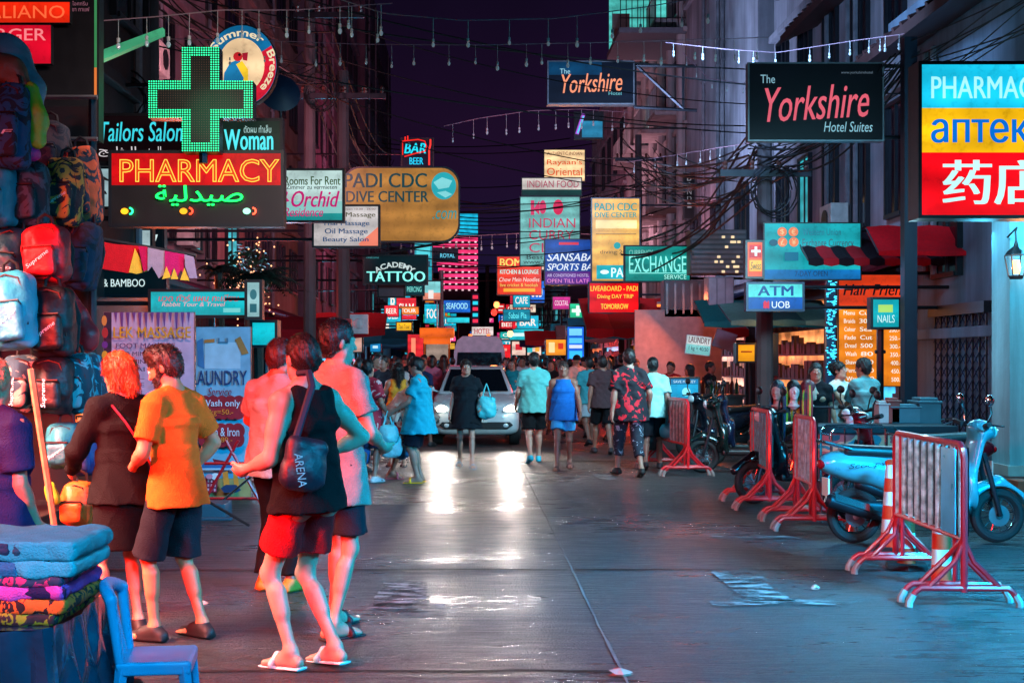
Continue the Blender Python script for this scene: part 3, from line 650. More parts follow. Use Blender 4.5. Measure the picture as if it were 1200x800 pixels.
sign('blue and purple sports bar sign with white italic capitals', 40, (639, 281, 692, 333), [('p', 639, 281, 692, 318, '#1248a0', .9), ('p', 639, 318.2, 692, 333, '#6a2a9a', .9), ('r', 655, 284, 678, 287, '#e03040', .9), ('t', 'SANSABAI', 641, 297, 700, 306, '#e6f2ff', 1.0, {'shear': .25, 'bold': .02}), ('t', 'SPORTS BAR', 641, 309, 700, 317, '#e6f2ff', 1.0, {'shear': .25, 'bold': .02}), ('t', 'AIR CONDITIONED HOSTEL', 641, 321, 690, 324.5, '#e6d8ff', .9), ('t', 'OPEN TILL LATE', 641, 327, 690, 331.5, '#ff9ae0', .9)], arms=wallarm('R', 40, 694, (290, 325)))
sign('orange red lounge sign low beside the mint curry sign', 55, (583, 301, 634, 345), [('p', 583, 301, 634, 345, '#f03a1c', 1.0), ('t', 'BOMBAY', 586, 303, 634, 312, '#ffe06a', 1.0, {'bold': .03}), ('t', 'KITCHEN & LOUNGE', 586, 316, 631, 321, '#b8fff2', 1.0, {'bold': .02}), ('t', 'Chow Mein Noodles', 585, 325, 632, 330, '#ffece0', 1.0, {'shear': .2}), ('t', 'live cricket & hookah', 586, 332, 630, 336, '#ffe06a', 1.0), ('r', 590, 338, 627, 342, '#ffb030', 1.0)], arms=wallarm('R', 55, 636, (310, 338)))
sign('glowing red dive trip board with yellow letters over the red awning', 33, (691, 332, 748, 366), [('p', 691, 332, 748, 366, '#f00c14', 1.15), ('t', 'LIVEABOARD - PADI', 692, 335, 747, 341, '#ffd84a', 1.1, {'bold': .02}), ('t', 'Diving DAY TRIP', 700, 345, 742, 351, '#ffd84a', 1.1, {'bold': .02}), ('t', 'TOMORROW', 704, 356, 736, 362, '#ffd84a', 1.1, {'bold': .02})], arms=wallarm('R', 33, 750, (345,)))
sign('tilted white laundry sign with maroon capitals hanging under the green canopy', 24, (803, 394, 831, 415), [('p', 803, 394, 831, 404, '#e6eef0', .75), ('p', 803, 404.2, 831, 415, '#8fe4e4', .8), ('t', 'LAUNDRY', 805, 395, 830, 402, '#7a1c3c', 0, {'bold': .02}), ('t', '1 kg = 40/50', 806, 406, 829, 412, '#103a5a', 0, {'bold': .01})], depth=.03, fw=.01, frame=WHITE, tilt=.12)
sign('bare tilted grey board hanging right of the laundry sign', 24.3, (834, 388, 858, 408), [('p', 834, 388, 858, 408, '#8a7684', 0)], depth=.03, fw=.01, frame=paint('#6a5a66'), tilt=.32, name='hanging_board', cat='board')
sign('narrow upright black sign with amber letters stacked in a column', 29, (748, 386, 765, 441), [('p', 748, 386, 765, 441, '#1c0a0c', .5), ('r', 751, 388, 762, 389, '#ffcf60', 1.0)] + [('t', ch, 753, 392+i*9.6, 760, 400+i*9.6, '#ffb820', 1.1, {'bold': .04}) for i, ch in enumerate('YORK')], depth=.1, arms=[(766, 400, 900, 400, .02)])
sign('upright bright blue drinks board beside the crowd on the right', 34, (665, 383, 684, 425), [('p', 665, 383, 684, 425, '#1a6cf0', 1.1), ('r', 667, 385, 682, 393, '#7ad8ff', 1.1), ('r', 667, 396, 682, 402, '#58c8ff', 1.1), ('r', 667, 404, 682, 408, '#e6f0ff', 1.0), ('r', 667, 411, 682, 420, '#38c4ff', 1.1)], cat='menu board', arms=[(674, 426, 674, 460, .05)])
sign('black vertical sign with stacked white letters under the small balconies', 40, (802, 203, 813, 256), [('p', 802, 203, 813, 256, '#08080c', .3)] + [('t', ch, 805, 206+i*8, 810, 212+i*8, '#a8a8b4', .5) for i, ch in enumerate('BONDI')], depth=.1, arms=wallarm('R', 40, 813, (215,)))
sign('yellow box sign with dark pole beside the bank machine canopy', 22.5, (865, 404, 884, 423), [('p', 865, 404, 884, 423, '#ffa818', 1.0), ('r', 868, 411, 881, 413, '#a85a08', 0)], depth=.25, arms=[(881, 424, 881, 520, .025)])
sign('blue screen cabinet glowing beneath the hanging laundry sign', 22, (786, 444, 818, 468), [('p', 786, 450, 818, 468, '#14a4d8', 1.05), ('p', 786, 444, 818, 449.6, '#1a86c4', 1.0), ('t', 'SAVE MONEY', 789, 445.5, 815, 448.5, '#d0f6ff', 1.0), ('e', 804, 459, 5, 5, '#8af0ff', 1.1)], name='drinks_cooler', cat='drinks cooler', depth=.6, arms=[])
sign('teal lit panel sign with cyan lettering far ahead over the van', 60, (590, 363, 621, 376), [('p', 590, 363, 621, 376, '#0e8ca8', 1.0), ('t', 'Sabai Pla', 596, 366, 617, 373, '#6af4ff', 1.1)], arms=wallarm('R', 60, 623, (369,)))
sign('tilted blue screen with a violet neon edge high on the right', 42, (674, 132, 706, 162), [('p', 682, 142, 706, 161, '#2a86b0', .9), ('g', [(674, 157), (682, 133), (686, 134), (678, 158)], '#b05ae0', 1.0), ('g', [(676, 156), (683, 136), (684.5, 137), (677.5, 157)], '#4ae0ff', 1.0)], arms=wallarm('R', 42, 706, (150,)))

# --- left-hand side
ph = [('p', 131, 180, 329, 217, '#d80a12', 1.0), ('p', 131, 217.2, 329, 262, '#241412', 0)]  # red upper board glows by itself to give the neon letters a halo
root = sign('wide red neon pharmacy sign with green script and glowing capsules', 14, (131, 180, 329, 262), ph + [('t', 'PHARMACY', 141, 187, 328, 214, '#e84a10', 1.0), ('t', 'PHARMACY', 141, 187, 328, 214, '#ffd050', 1.5, {'off': 'tube', 'lift': .012}),
    ('t', '\ufe94\ufef4\ufedf\ufeaa\ufef4\ufebb', 184, 218, 286, 242, '#10f050', 5.0, {'bold': .01, 'lift': .05})]
    + [('n', [(x_+9*math.cos(a_/10*math.pi+math.pi/2), 248+3.6*math.sin(a_/10*math.pi+math.pi/2)) if False else (x_+(4 if -math.pi/2 < (a_*math.pi/10+math.pi/2-2*math.pi) < math.pi/2 else 0)+3.6*math.cos(a_*math.pi/10), 248+3.6*math.sin(a_*math.pi/10)) for a_ in range(-5, 6)], 1.1, c_, 5.0) for x_, c_ in ((153, '#20f080'), (223, '#ff3a20'), (297, '#ff4a30'))]
    + [('e', 147, 248, 4.5, 3.6, '#ffb020', 2), ('e', 216, 248, 4.5, 3.6, '#ffa020', 2), ('e', 290, 248, 4.5, 3.6, '#a0ffd0', 2)],
    arms=wallarm('L', 14, 130, (190, 255)), depth=.2)
# the LED cross: a box of cross outline with rows of diodes
k = 13.7/F
cr = empty('pharmacy_cross', P(235, 178, 13.7), 'large green dotted light cross mounted above the red pharmacy sign', 'pharmacy cross')
def crossout(h, arm):      # half size, arm half width
    return [(-arm, -h), (arm, -h), (arm, -arm), (h, -arm), (h, arm), (arm, arm), (arm, h), (-arm, h), (-arm, arm), (-h, arm), (-h, -arm), (-arm, -arm)]
hh, aa = 61.5*k, 21.5*k
mb = MB(); mb.prism([(p[0], p[1]+hh) for p in crossout(hh, aa)], 0, .22); mb.build('housing', paint('#0c1512', .4), cr)
G1, G2 = MB(), MB(); n_ = 44; st = 2*hh/n_
for i in range(n_):
    for j in range(n_):
        x_, z_ = -hh+st*(i+.5), -hh+st*(j+.5)
        if not (abs(x_) < aa or abs(z_) < aa): continue
        ins = aa*.47
        inner = (abs(x_) < aa-ins and abs(z_) < hh-ins) or (abs(z_) < aa-ins and abs(x_) < hh-ins)
        r_ = st*(.3 if not inner else .14)
        (G2 if inner else G1).prism([(x_+r_*math.cos(q*math.pi/3), z_+hh+r_*math.sin(q*math.pi/3)) for q in range(6)], -.006, -.001)
G1.build('diode_border', glow('#30ffa8', 2.3, .05), cr); G2.build('diode_core', glow('#a06a58', .5, .1, sample=False), cr)
mb = MB(); mb.tube([(0, .15, .02), (0, .15, -.1)], .05); mb.build('bracket', METAL_DARK, cr)
lamp('cross_lamp', 'POINT', (P(235, 120, 13.3)), 12, '#30ffb0', size=.4)
lamp('neon_lamp', 'AREA', (P(235, 215, 13.55)) + Vector((0, 0, -.6)), 45, '#ff3020', (-2.6, 11.5, 0), 1.8, .2)
sign('dark sign with cyan brush word beside the green cross', 15, (258, 142, 328, 180), [('p', 258, 142, 328, 180, '#2a4238', .5), ('t', 'Woman', 263, 152, 320, 176, '#58f0f8', 1.1, {'bold': .03, 'rise': 0}), ('t', 'ตัดผม ทำเล็บ', 286, 147, 318, 156, '#c8f4f0', .8)], arms=[])
sign('dark tailor sign with cyan script and white Arabic line above the pharmacy sign', 16, (114, 136, 256, 190), [('p', 114, 136, 256, 190, '#1c0a10', .4), ('t', 'Tailors Salon', 117, 143, 214, 166, '#40e0f0', 1.0, {'bold': .02, 'shear': .15}), ('t', '\ufe9e\ufef4\ufee0\ufea8\ufedf\ufe8d', 116, 172, 160, 184, '#e6dce0', .9), ('t', '\ufee5\ufeee\ufedf\ufe8e\ufebb', 172, 172, 200, 184, '#e6dce0', .9)], arms=[])
sb = [('e', 283, 77, 42, 48, '#101820', 0), ('e', 283, 77, 41, 47, '#1278b0', .75)]
sb += [('g', [(283+41*math.cos(a_*math.pi/20), 77+47*math.sin(a_*math.pi/20)) for a_ in range(-5, 14)] , '#e01c38', .9), ('e', 283, 77, 27, 32, '#ffd8a8', 1.0),
       ('g', [(262, 96), (264, 82), (272, 70), (284, 72), (288, 86), (284, 100), (272, 112), (264, 108)], '#2088c0', .8), ('g', [(277, 76), (284, 72), (291, 82), (290, 96), (280, 108), (284, 92)], '#ffd030', 1.0),
       ('e', 279, 68, 5.5, 5.5, '#e02830', .9), ('g', [(285, 64), (292, 62), (291, 73), (286, 72)], '#c02038', .9), ('e', 284, 65, 1.8, 1.8, '#101020', 0)]
sbr = sign('round blue and red beach bar sign with a parrot behind the green cross', 17, (241, 29, 325, 125), [], arms=wallarm('L', 17, 262, (100,)), depth=.001, fw=.0005)
for ch in KIDS[sbr.name][:1]: bpy.data.objects.remove(ch)
KIDS[sbr.name] = KIDS[sbr.name][1:]
kk = 17/F; cxy = (0, 48*kk)
def disc(name, rx, ry, y0, y1, m, oz=0):
    mb = MB(); mb.prism([(rx*kk*math.cos(q*math.pi/20), ry*kk*math.sin(q*math.pi/20)+48*kk) for q in range(40)], y0, y1); return mb.build(name, m, sbr)
disc('frame', 42.5, 48.5, 0, .14, paint('#101820')); disc('face', 41, 47, -.004, .001, glow('#1278b0', .8))
mb = MB(); mb.prism([((0 if a_ is None else 40.6*math.sin(a_))*kk, (48-(0 if a_ is None else 46.6*(-math.cos(a_))))*kk) for a_ in [None]+[math.radians(60+q*150/14) for q in range(15)]], -.008, -.0045); mb.build('face', glow('#e01c38', .9), sbr)
disc('face', 27, 32, -.012, -.0085, glow('#ffd8a8', 1.0))
def flat(pts, y, m, name='emblem'):
    mb = MB(); mb.prism([((p[0]-283)*kk, (125-p[1])*kk) for p in pts], y, y+.002); mb.build(name, m, sbr)
flat([(262, 100), (263, 86), (270, 74), (280, 70), (288, 82), (286, 98), (276, 108), (266, 106)], -.015, glow('#2088c0', .8))
flat([(277, 76), (284, 72), (291, 82), (291, 96), (282, 107), (286, 92)], -.018, glow('#ffd030', 1.0))
flat([(279+5.5*math.cos(q*.5236), 67+5.5*math.sin(q*.5236)) for q in range(12)], -.021, glow('#e02830', .9))
flat([(284, 63), (291, 62), (290, 72), (285, 71)], -.024, glow('#c02038', .9))
flat([(281+1.6*math.cos(q*.5236), 65+1.6*math.sin(q*.5236)) for q in range(12)], -.027, paint('#101020'))
mb = MB(); arc_text(mb, 'Summer', (0, 48*kk), 34*kk, math.radians(-62), math.radians(42), 9*kk, -.014, .02); arc_text(mb, 'Breeze', (0, 48*kk), 33*kk, math.radians(62), math.radians(140), 9*kk, -.014, .02)
mb.build('lettering', glow('#f4e0b8', 1.0, .05, sample=False), sbr)
sign('white rooms for rent sign with magenta script beside the pharmacy sign', 20, (333, 200, 401, 258), [('p', 333, 200, 401, 243, '#c6e4e0', .95), ('p', 333, 243.2, 401, 258, '#18a0a0', .9), ('r', 333, 236, 401, 250, '#8fd0cc', .9), ('t', 'Rooms For Rent', 334, 207, 399, 217, '#5a7a34', 0, {'bold': .03}), ('t', 'Zimmer zu vermieten', 336, 217, 395, 222, '#20343c', 0, {'bold': .02}), ('t', 'Orchid', 342, 224, 398, 243, '#d8107c', .8, {'bold': .03, 'shear': .3}), ('t', 'Residence', 333, 244, 379, 254, '#d8107c', .9, {'bold': .02, 'shear': .3}), ('g', [(333, 222), (338, 226), (336, 232), (340, 236), (333, 238)], '#d8107c', .9)], arms=wallarm('L', 20, 331, (206, 252)))
sign('white massage sign with blue capitals partly behind the rent sign', 22, (368, 242, 443, 288), [('p', 368, 242, 443, 288, '#dcd4d4', .85), ('g', [(420, 286), (443, 266), (443, 288), (422, 288)], '#ff8a70', .9), ('t', 'open 10.00 - 24.00', 404, 244, 440, 247, '#c05a4a', 0), ('t', 'Foot Massage', 382, 249, 440, 256, '#8a6a34', 0, {'bold': .02}), ('t', 'Thai Massage', 378, 259, 433, 266, '#106aa0', 0, {'bold': .03}), ('t', 'Oil Massage', 381, 268, 431, 276, '#106aa0', 0, {'bold': .03}), ('t', 'Beauty Salon', 379, 278, 432, 285, '#106aa0', 0, {'bold': .03})], arms=wallarm('L', 22, 367, (250, 280)))
sign('huge tan rounded dive centre sign with a teal globe', 26, (403, 197, 537, 282), [('x', '#c0843c', .8),
    ('t', 'PADI CDC', 404, 203, 500, 220, '#0a5a62', .5, {'bold': .05}), ('t', 'DIVE CENTER', 406, 224, 502, 237, '#0a5a62', .5, {'bold': .05}), ('e', 520, 218, 14.5, 16, '#28b4c0', .9), ('g', [(508, 214), (518, 208), (530, 212), (526, 220), (514, 222)], '#8ae4e8', .9), ('g', [(512, 226), (522, 224), (530, 228), (522, 232)], '#8ae4e8', .9), ('t', '.com', 507, 247, 535, 257, '#18a0a8', .8, {'shear': .25})], radius=20, arms=wallarm('L', 26, 402, (205, 270)) + [(425, 300, 520, 284, .03)])
sign('dark tattoo parlour sign with arched white letters over a bold word', 30, (427, 300, 500, 332), [('p', 427, 300, 500, 332, '#06262e', .5), ('t', 'TATTOO', 430, 318, 498, 330, '#90fcf4', 1.1, {'bold': .04}), ('t', 'Welcome', 429, 300.5, 444, 303, '#5ac8d0', .6)], arms=wallarm('L', 30, 426, (305, 328)))
ta = [o for o in C.objects if o.get('label', '').startswith('dark tattoo')][0]
mb = MB(); arc_text(mb, 'ACADEMY', (-.02, -.35), .72, math.radians(-36), math.radians(36), .13, -.022, .03); mb.build('lettering', glow('#c8d8d8', 1.0, .05, sample=False), ta)
sign('small cyan and red neon bar sign on top of the tan dive sign', 38, (471, 163, 507, 196), [('p', 472, 166, 506, 195, '#0a1a3a', .4), ('t', 'BAR', 474, 168, 499, 180, '#10d8f0', 1.2, {'bold': .04, 'shear': .2}), ('t', 'BEER', 480, 185, 496, 193, '#10c8f0', 1.2, {'bold': .03}),
    ('n', [(472, 182), (472, 166), (490, 164), (498, 166), (500, 172), (498, 178), (488, 180), (474, 184)], .7, '#ff2a20', 1.2), ('n', [(503, 194), (503, 176), (504.5, 170), (504.5, 164)], 1.2, '#ff3830', 1.2), ('n', [(475, 166), (475, 161)], .8, '#ff2a20', 1.2), ('n', [(478, 165), (478, 160)], .8, '#ff2a20', 1.2)], arms=wallarm('L', 38, 470, (180,)))
sign('orange lit plate on the black board, upper of the two', 12.4, (-60, 3, 82, 27), [('p', -60, 3, 82, 27, '#f4280c', 1.0), ('t', 'ITALIANO', -34, 7, 76, 22, '#ff6a3c', 1.05, {'bold': .0})], depth=.06, fw=.005)
sign('crimson lit plate on the black board, lower of the two', 12.4, (-60, 30, 60, 75), [('p', -60, 30, 60, 75, '#e80a2c', .95), ('t', 'BURGER', -35, 34, 54, 48, '#ff8a90', 1.0, {'bold': .01}), ('t', 'BAR', 5, 54, 32, 64, '#f04a5c', 1.0)], depth=.06, fw=.005)
bb = sign('large black board with reflected green and orange light painted on as a glowing edge at the top left', 12.6, (-90, -20, 112, 161), [('p', -90, -20, 112, 161, '#060409', .0), ('t', 'ไอศกรีม', 85, 2, 103, 7, '#c07a90', .5), ('t', 'ชา กาแฟ', 85, 9, 105, 14, '#c07a90', .5), ('r', 111, -20, 114, 80, '#4aa868', .6), ('r', 111, 80, 114, 161, '#f0803c', .9)], arms=[(100, 40, -60, 40, .04), (100, 130, -60, 130, .04)])  # edge strips emit green and orange, standing in for a reflection
sign('black street food sign with white serif capitals under the bunting', 16.5, (92, 318, 192, 345), [('p', 92, 318, 192, 345, '#06222c', .4), ('t', 'WINE & BAMBOO', 93, 327, 170, 336, '#d0e8e8', 1.0, {'bold': .02})], arms=wallarm('L', 16.5, 92, (330,)))
sign('pale cinema style sign with large blue letters behind the bunting', 18, (111, 270, 176, 304), [('p', 111, 270, 176, 304, '#b8d4d8', .8), ('t', 'FM', 118, 275, 151, 288, '#205a8c', .0, {'bold': .04})], arms=wallarm('L', 18, 111, (285,)))
sign('small upright dark sign with a white numeral right of the pale sign', 18.4, (177, 265, 190, 300), [('p', 177, 265, 190, 300, '#061a24', .4), ('t', '7', 178, 275, 185, 289, '#d8f0f0', 1.0, {'bold': .03})], arms=[])
sign('cyan travel agency sign with red Thai script under the fairy lights', 15.5, (177, 342, 288, 369), [('p', 177, 342, 288, 369, '#14b8c4', 1.0), ('t', 'นวด ทัวร์ แผน ทะเบียน', 186, 345, 280, 353, '#e04858', .9, {'bold': .02, 'shear': .2}), ('t', 'Rabbit Tour & Travel', 190, 354, 264, 359, '#f0a8b0', 1.0, {'shear': .2}), ('r', 262, 361, 282, 366, '#7ae0e0', .9)], arms=wallarm('L', 15.5, 177, (355,)))
sign('small pale upright sign at the end of the cyan travel sign', 15.2, (290, 331, 304, 371), [('p', 290, 331, 304, 371, '#a8dce0', .8), ('e', 297, 345, 4, 6, '#4a9aa8', .5), ('r', 293, 356, 301, 366, '#3a8a9a', .5)], arms=[(290, 350, 262, 350, .02)])
sign('poster of a closed eye and brow left of the pharmacy sign', 16.2, (111, 198, 136, 242), [('p', 111, 198, 136, 242, '#a8c8d0', .8), ('g', [(111, 206), (122, 207), (133, 214), (122, 211), (111, 210)], '#302028', 0), ('g', [(113, 222), (124, 224), (126, 228), (118, 227), (122, 231), (113, 227)], '#101018', 0)], arms=[], depth=.05, name='poster', cat='poster')
sign('dark sign with a small cyan name under the tan dive sign', 48, (505, 292, 536, 306), [('p', 505, 292, 536, 306, '#0a1226', .4), ('t', 'ROYAL', 516, 297, 533, 302, '#6ad8f8', 1.0, {'bold': .02})], arms=wallarm('L', 48, 505, (300,)))
sign('small teal sign hanging below the tattoo sign', 32, (474, 333, 496, 345), [('p', 474, 333, 496, 345, '#0a4a54', .6), ('t', 'PIERCING', 477, 336, 494, 342, '#8af4ec', 1.0)], arms=[(476, 332, 476, 318, .012), (494, 332, 494, 318, .012)])
sign('white and cyan small sign right of the hanging teal sign', 36, (496, 330, 516, 351), [('p', 496, 330, 516, 343, '#8ae0e4', .9), ('p', 496, 343.2, 516, 351, '#ff9a80', .9), ('r', 502, 340, 508, 350, '#f6eeea', 1.0)], arms=wallarm('L', 36, 496, (340,)))
sign('grey blank signboard below the tattoo sign', 31, (444, 332, 473, 347), [('p', 444, 332, 473, 347, '#6a5a68', 0)], arms=[(446, 331, 446, 316, .012), (470, 331, 470, 316, .012)])
sign('small yellow sign with dark script on the left shop row', 40, (465, 378, 482, 387), [('p', 465, 378, 482, 387, '#ffc020', 1.05), ('t', 'Taxi Tour', 467, 380, 480, 385, '#2a1a08', 0)], arms=wallarm('L', 40, 465, (382,)))
sign('cyan lit awning box between the laundry banner and the men', 16.5, (296, 378, 322, 404), [('p', 296, 378, 322, 404, '#10c4d4', 1.05)], arms=[(309, 404, 309, 520, .03)], depth=.3, name='light_box', cat='light box')
sign('tall cyan upright sign behind the tattoo sign', 44, (486, 284, 506, 330), [('p', 486, 284, 506, 330, '#0aa8bc', .95), ('r', 488, 288, 504, 300, '#48dce8', 1.0), ('r', 488, 306, 504, 312, '#0a6a84', .5)], arms=wallarm('L', 44, 486, (300,)))
# the lit tower at the end of the street: cyan crown over bars of pink light
tw = empty('lit_tower', (PX(538, 120), 120, 0), 'distant tower of stacked pink light bars under a cyan crown', 'tower')
W_ = 22*120/F; zt = PZ(250, 120)
mb = MB(); mb.box((-W_, 0, 0), (W_, 4, zt)); mb.build('wall', paint('#2a1430'), tw)
mb = MB(); mb.box((-W_+.1, -.1, PZ(275, 120)), (W_, -.002, zt-.05)); mb.build('lit_crown', glow('#18b8e0', 1.0), tw)
for i in range(9):
    mb = MB(); z_ = PZ(281+i*7, 120)
    mb.box((-W_-.8+.12*i, -.25, z_-.14), (W_, -.001, z_+.16)); mb.build('light_bar', glow('#ff3a78', 1.1 if i % 3 else 1.35), tw)
    mb = MB()
    for q in range(6): mb.box((-W_+.2+q*.6, -.26, z_-.3), (-W_+.4+q*.6, -.252, z_-.16))
    mb.build('window', glow('#ffd0dc', 1.0, sample=False), tw)
# a mass of small lit signs further off: each its own sign on an arm from the facade
random.seed(21)
cols = ['#12b8d8', '#ff3040', '#18d0c8', '#ff8a30', '#2a7cf0', '#ff4a90', '#f0d8c0', '#10a0b8', '#e02030', '#0cc8e8', '#c03aff', '#18e0a0']
words = ['BAR', 'CAFE', 'SPA', 'THAI', 'OPEN', 'TOUR', 'BEER', 'ROOM', 'SIAM', 'FOOD', 'MIX', 'GOLD']
places = ['past the van', 'by the crowd', 'under the tan sign', 'over the crowd']
cname = {'#12b8d8': 'sky blue', '#ff3040': 'scarlet', '#18d0c8': 'turquoise', '#ff8a30': 'orange', '#2a7cf0': 'royal blue', '#ff4a90': 'hot pink', '#f0d8c0': 'cream', '#10a0b8': 'deep teal', '#e02030': 'dark red', '#0cc8e8': 'bright cyan', '#c03aff': 'violet', '#18e0a0': 'mint green'}
seen = set()
spots_ = []
for i in range(46):
    side = -1 if i % 2 else 1
    Y = random.uniform(52, 135); w = random.uniform(.6, 1.3)*(1 if Y < 80 else 1.4); h = random.choice([.4, .5, .7, 1.2, 1.6])
    x = side*random.uniform(1.9, 4.2)*(1 if Y < 80 else .85); z = random.uniform(2.6, 5.6)
    px = VX+x*F/Y; py = VY-(z-CH)*F/Y; hw = w/2*F/Y; hhp = h*F/Y
    if side > 0 and px-hw < 585: px += 18
    c = cols[i % 12]; wd = words[(i*5+i//12) % 12]
    lab = 'distant %s lit sign reading %s far down the %s side' % (cname[c], wd, 'left' if side < 0 else 'right')
    if lab in seen or (wd in ('MIX', 'THAI') and Y < 75): continue
    seen.add(lab)
    tall = h > 1.3*w
    it = [('p', px-hw, py-hhp, px+hw, py, c, random.uniform(.8, 1.15))]
    tc_ = '#fff4ea' if c not in ('#f0d8c0',) else '#8a2030'
    if tall:
        for q, ch in enumerate(wd): it.append(('t', ch, px-hw*.5, py-hhp*(.93-.22*q), px+hw*.5, py-hhp*(.77-.22*q), tc_, 1.1, {'bold': .03}))
    else: it.append(('t', wd, px-hw*.75, py-hhp*.75, px+hw*.75, py-hhp*.25, tc_, 1.1, {'bold': .03}))
    X_ = 5.6 if side > 0 else -5.4
    sign(lab, Y, (px-hw, py-hhp, px+hw, py), it, group='small lit signs far down the street', arms=[(px+side*hw, py-hhp*.5, VX+X_*F/Y, py-hhp*.5, .05)])

# glowing boards that close the street far away
random.seed(77)
end_cols = [('cyan', '#18c0e0'), ('scarlet', '#ff2a30'), ('orange', '#ff8a30'), ('pale blue', '#a8e4f4'), ('magenta', '#ff3a90'), ('deep blue', '#1a62d8'), ('gold', '#ffc040')]
rows_ = [(y_, x_) for y_ in (340, 356, 372, 388, 402) for x_ in range(500, 640, 17)]
pos_ = ['at the top of', 'high in', 'in the middle of', 'low in', 'at the foot of']
from collections import Counter
cn_ = Counter()
ordw = ['first', 'second', 'third', 'fourth', 'fifth', 'sixth', 'seventh', 'eighth', 'ninth']
for i, (y_, x_) in enumerate(rows_):
    if random.random() < .25: continue
    nm_, c_ = random.choice(end_cols); Y_ = random.uniform(96, 146); w_, h_ = random.uniform(8, 18), random.uniform(5, 11)
    if abs(x_-565) < 22 and y_ < 350: continue
    a, b = x_+random.uniform(-4, 4), y_+random.uniform(-4, 4); row_ = (340, 356, 372, 388, 402).index(y_)
    lab = '%s board %s the street end jumble, %s from the left' % (nm_, pos_[row_], ordw[(x_-500)//17])
    it = [('p', a, b, a+w_, b+h_, c_, random.uniform(.5, 1.1))]
    for q in range(2): it.append(('r', a+w_*.15, b+h_*(.2+.4*q), a+w_*random.uniform(.5, .85), b+h_*(.35+.4*q), '#fff0e6' if nm_ != 'pale blue' else '#20506a', .9))
    sign(lab, Y_, (a, b, a+w_, b+h_), it, group='lit boards closing the street', arms=[(a+w_/2, b+h_, a+w_/2, VY+CH*F/Y_, .05)])

for lab_, Y_, r_, it_ in (
  ('wide cyan shop fascia beyond the man in the pale tee', 64, (597, 386, 637, 398), [('p', 597, 386, 637, 398, '#18c0d0', 1.1), ('r', 601, 390, 622, 394, '#d8ffff', 1.1)]),
  ('white and red window display below the cyan fascia', 65, (600, 400, 634, 416), [('p', 600, 400, 634, 416, '#ffd8c8', 1.0), ('r', 604, 403, 612, 410, '#e02838', 1.0), ('r', 616, 402, 624, 413, '#38c0c8', 1.0), ('r', 627, 404, 632, 412, '#ffb040', 1.0)]),
  ('low red counter front glowing among the far crowd', 60, (574, 404, 598, 420), [('p', 574, 404, 598, 420, '#f01c28', 1.1), ('r', 578, 408, 594, 411, '#ff9a8a', 1.1)]),
  ('amber stall front behind the blue drinks board', 46, (640, 398, 664, 416), [('p', 640, 398, 664, 416, '#ff9a28', 1.1), ('r', 643, 401, 650, 413, '#ffe0a0', 1.1), ('r', 654, 402, 660, 409, '#e03820', 1.0)]),
  ('white lit board with red letters above the van', 70, (553, 383, 578, 393), [('p', 553, 383, 578, 393, '#f0e0dc', 1.0), ('t', 'HOTEL', 556, 385, 575, 391, '#d02030', .8, {'bold': .02})]),
  ('slim vertical sign of red and cyan blocks near the street end', 78, (553, 344, 561, 380), [('p', 553, 344, 561, 380, '#101c3c', .5)]+[('r', 554, 346+i_*7, 560, 350+i_*7, ('#ff3050', '#20d0e8')[i_ % 2], 1.2) for i_ in range(5)]),
  ('broad deep blue fascia left of the far orange lamp', 84, (520, 352, 551, 366), [('p', 520, 352, 551, 366, '#1468d0', 1.0), ('t', 'SEAFOOD', 523, 355, 548, 362, '#a8f0ff', 1.1, {'bold': .02})]),
  ('teal awning light strip left of the far van', 72, (524, 372, 550, 378), [('p', 524, 372, 550, 378, '#20c8d8', 1.2)]),
  ('red lit doorway among the far left shops', 66, (478, 392, 496, 418), [('p', 478, 392, 496, 418, '#e82830', 1.0), ('r', 482, 396, 487, 416, '#ff9070', 1.1)]),
  ('cyan upright banner beside the far left doorway', 54, (434, 378, 446, 412), [('p', 434, 378, 446, 412, '#1488c8', 1.0)]+[('r', 437, 381+i_*6, 443, 384+i_*6, '#c8f4ff', 1.0) for i_ in range(5)]),
  ('pale menu board on the left behind the tie dye shirt', 36, (410, 372, 424, 412), [('p', 410, 372, 424, 412, '#f0b8a8', .8), ('e', 417, 384, 5, 7, '#d82030', .9)]),
  ('magenta and white cocktail sign over the far crowd', 58, (648, 348, 668, 362), [('p', 648, 348, 668, 362, '#d02a90', 1.0), ('t', 'COCKTAIL', 650, 352, 666, 358, '#ffe8f4', 1.1)]),
  ('mint lit pharmacy style square left of the red awning', 50, (668, 356, 686, 372), [('p', 668, 356, 686, 372, '#18d098', 1.0), ('r', 675, 358, 679, 370, '#e8fff4', 1.1), ('r', 670, 362, 684, 366, '#e8fff4', 1.1)])):
    cx_ = (r_[0]+r_[2])/2
    sign(lab_, Y_, r_, it_, arms=[(cx_, r_[3], cx_, VY+CH*F/Y_, .05)])
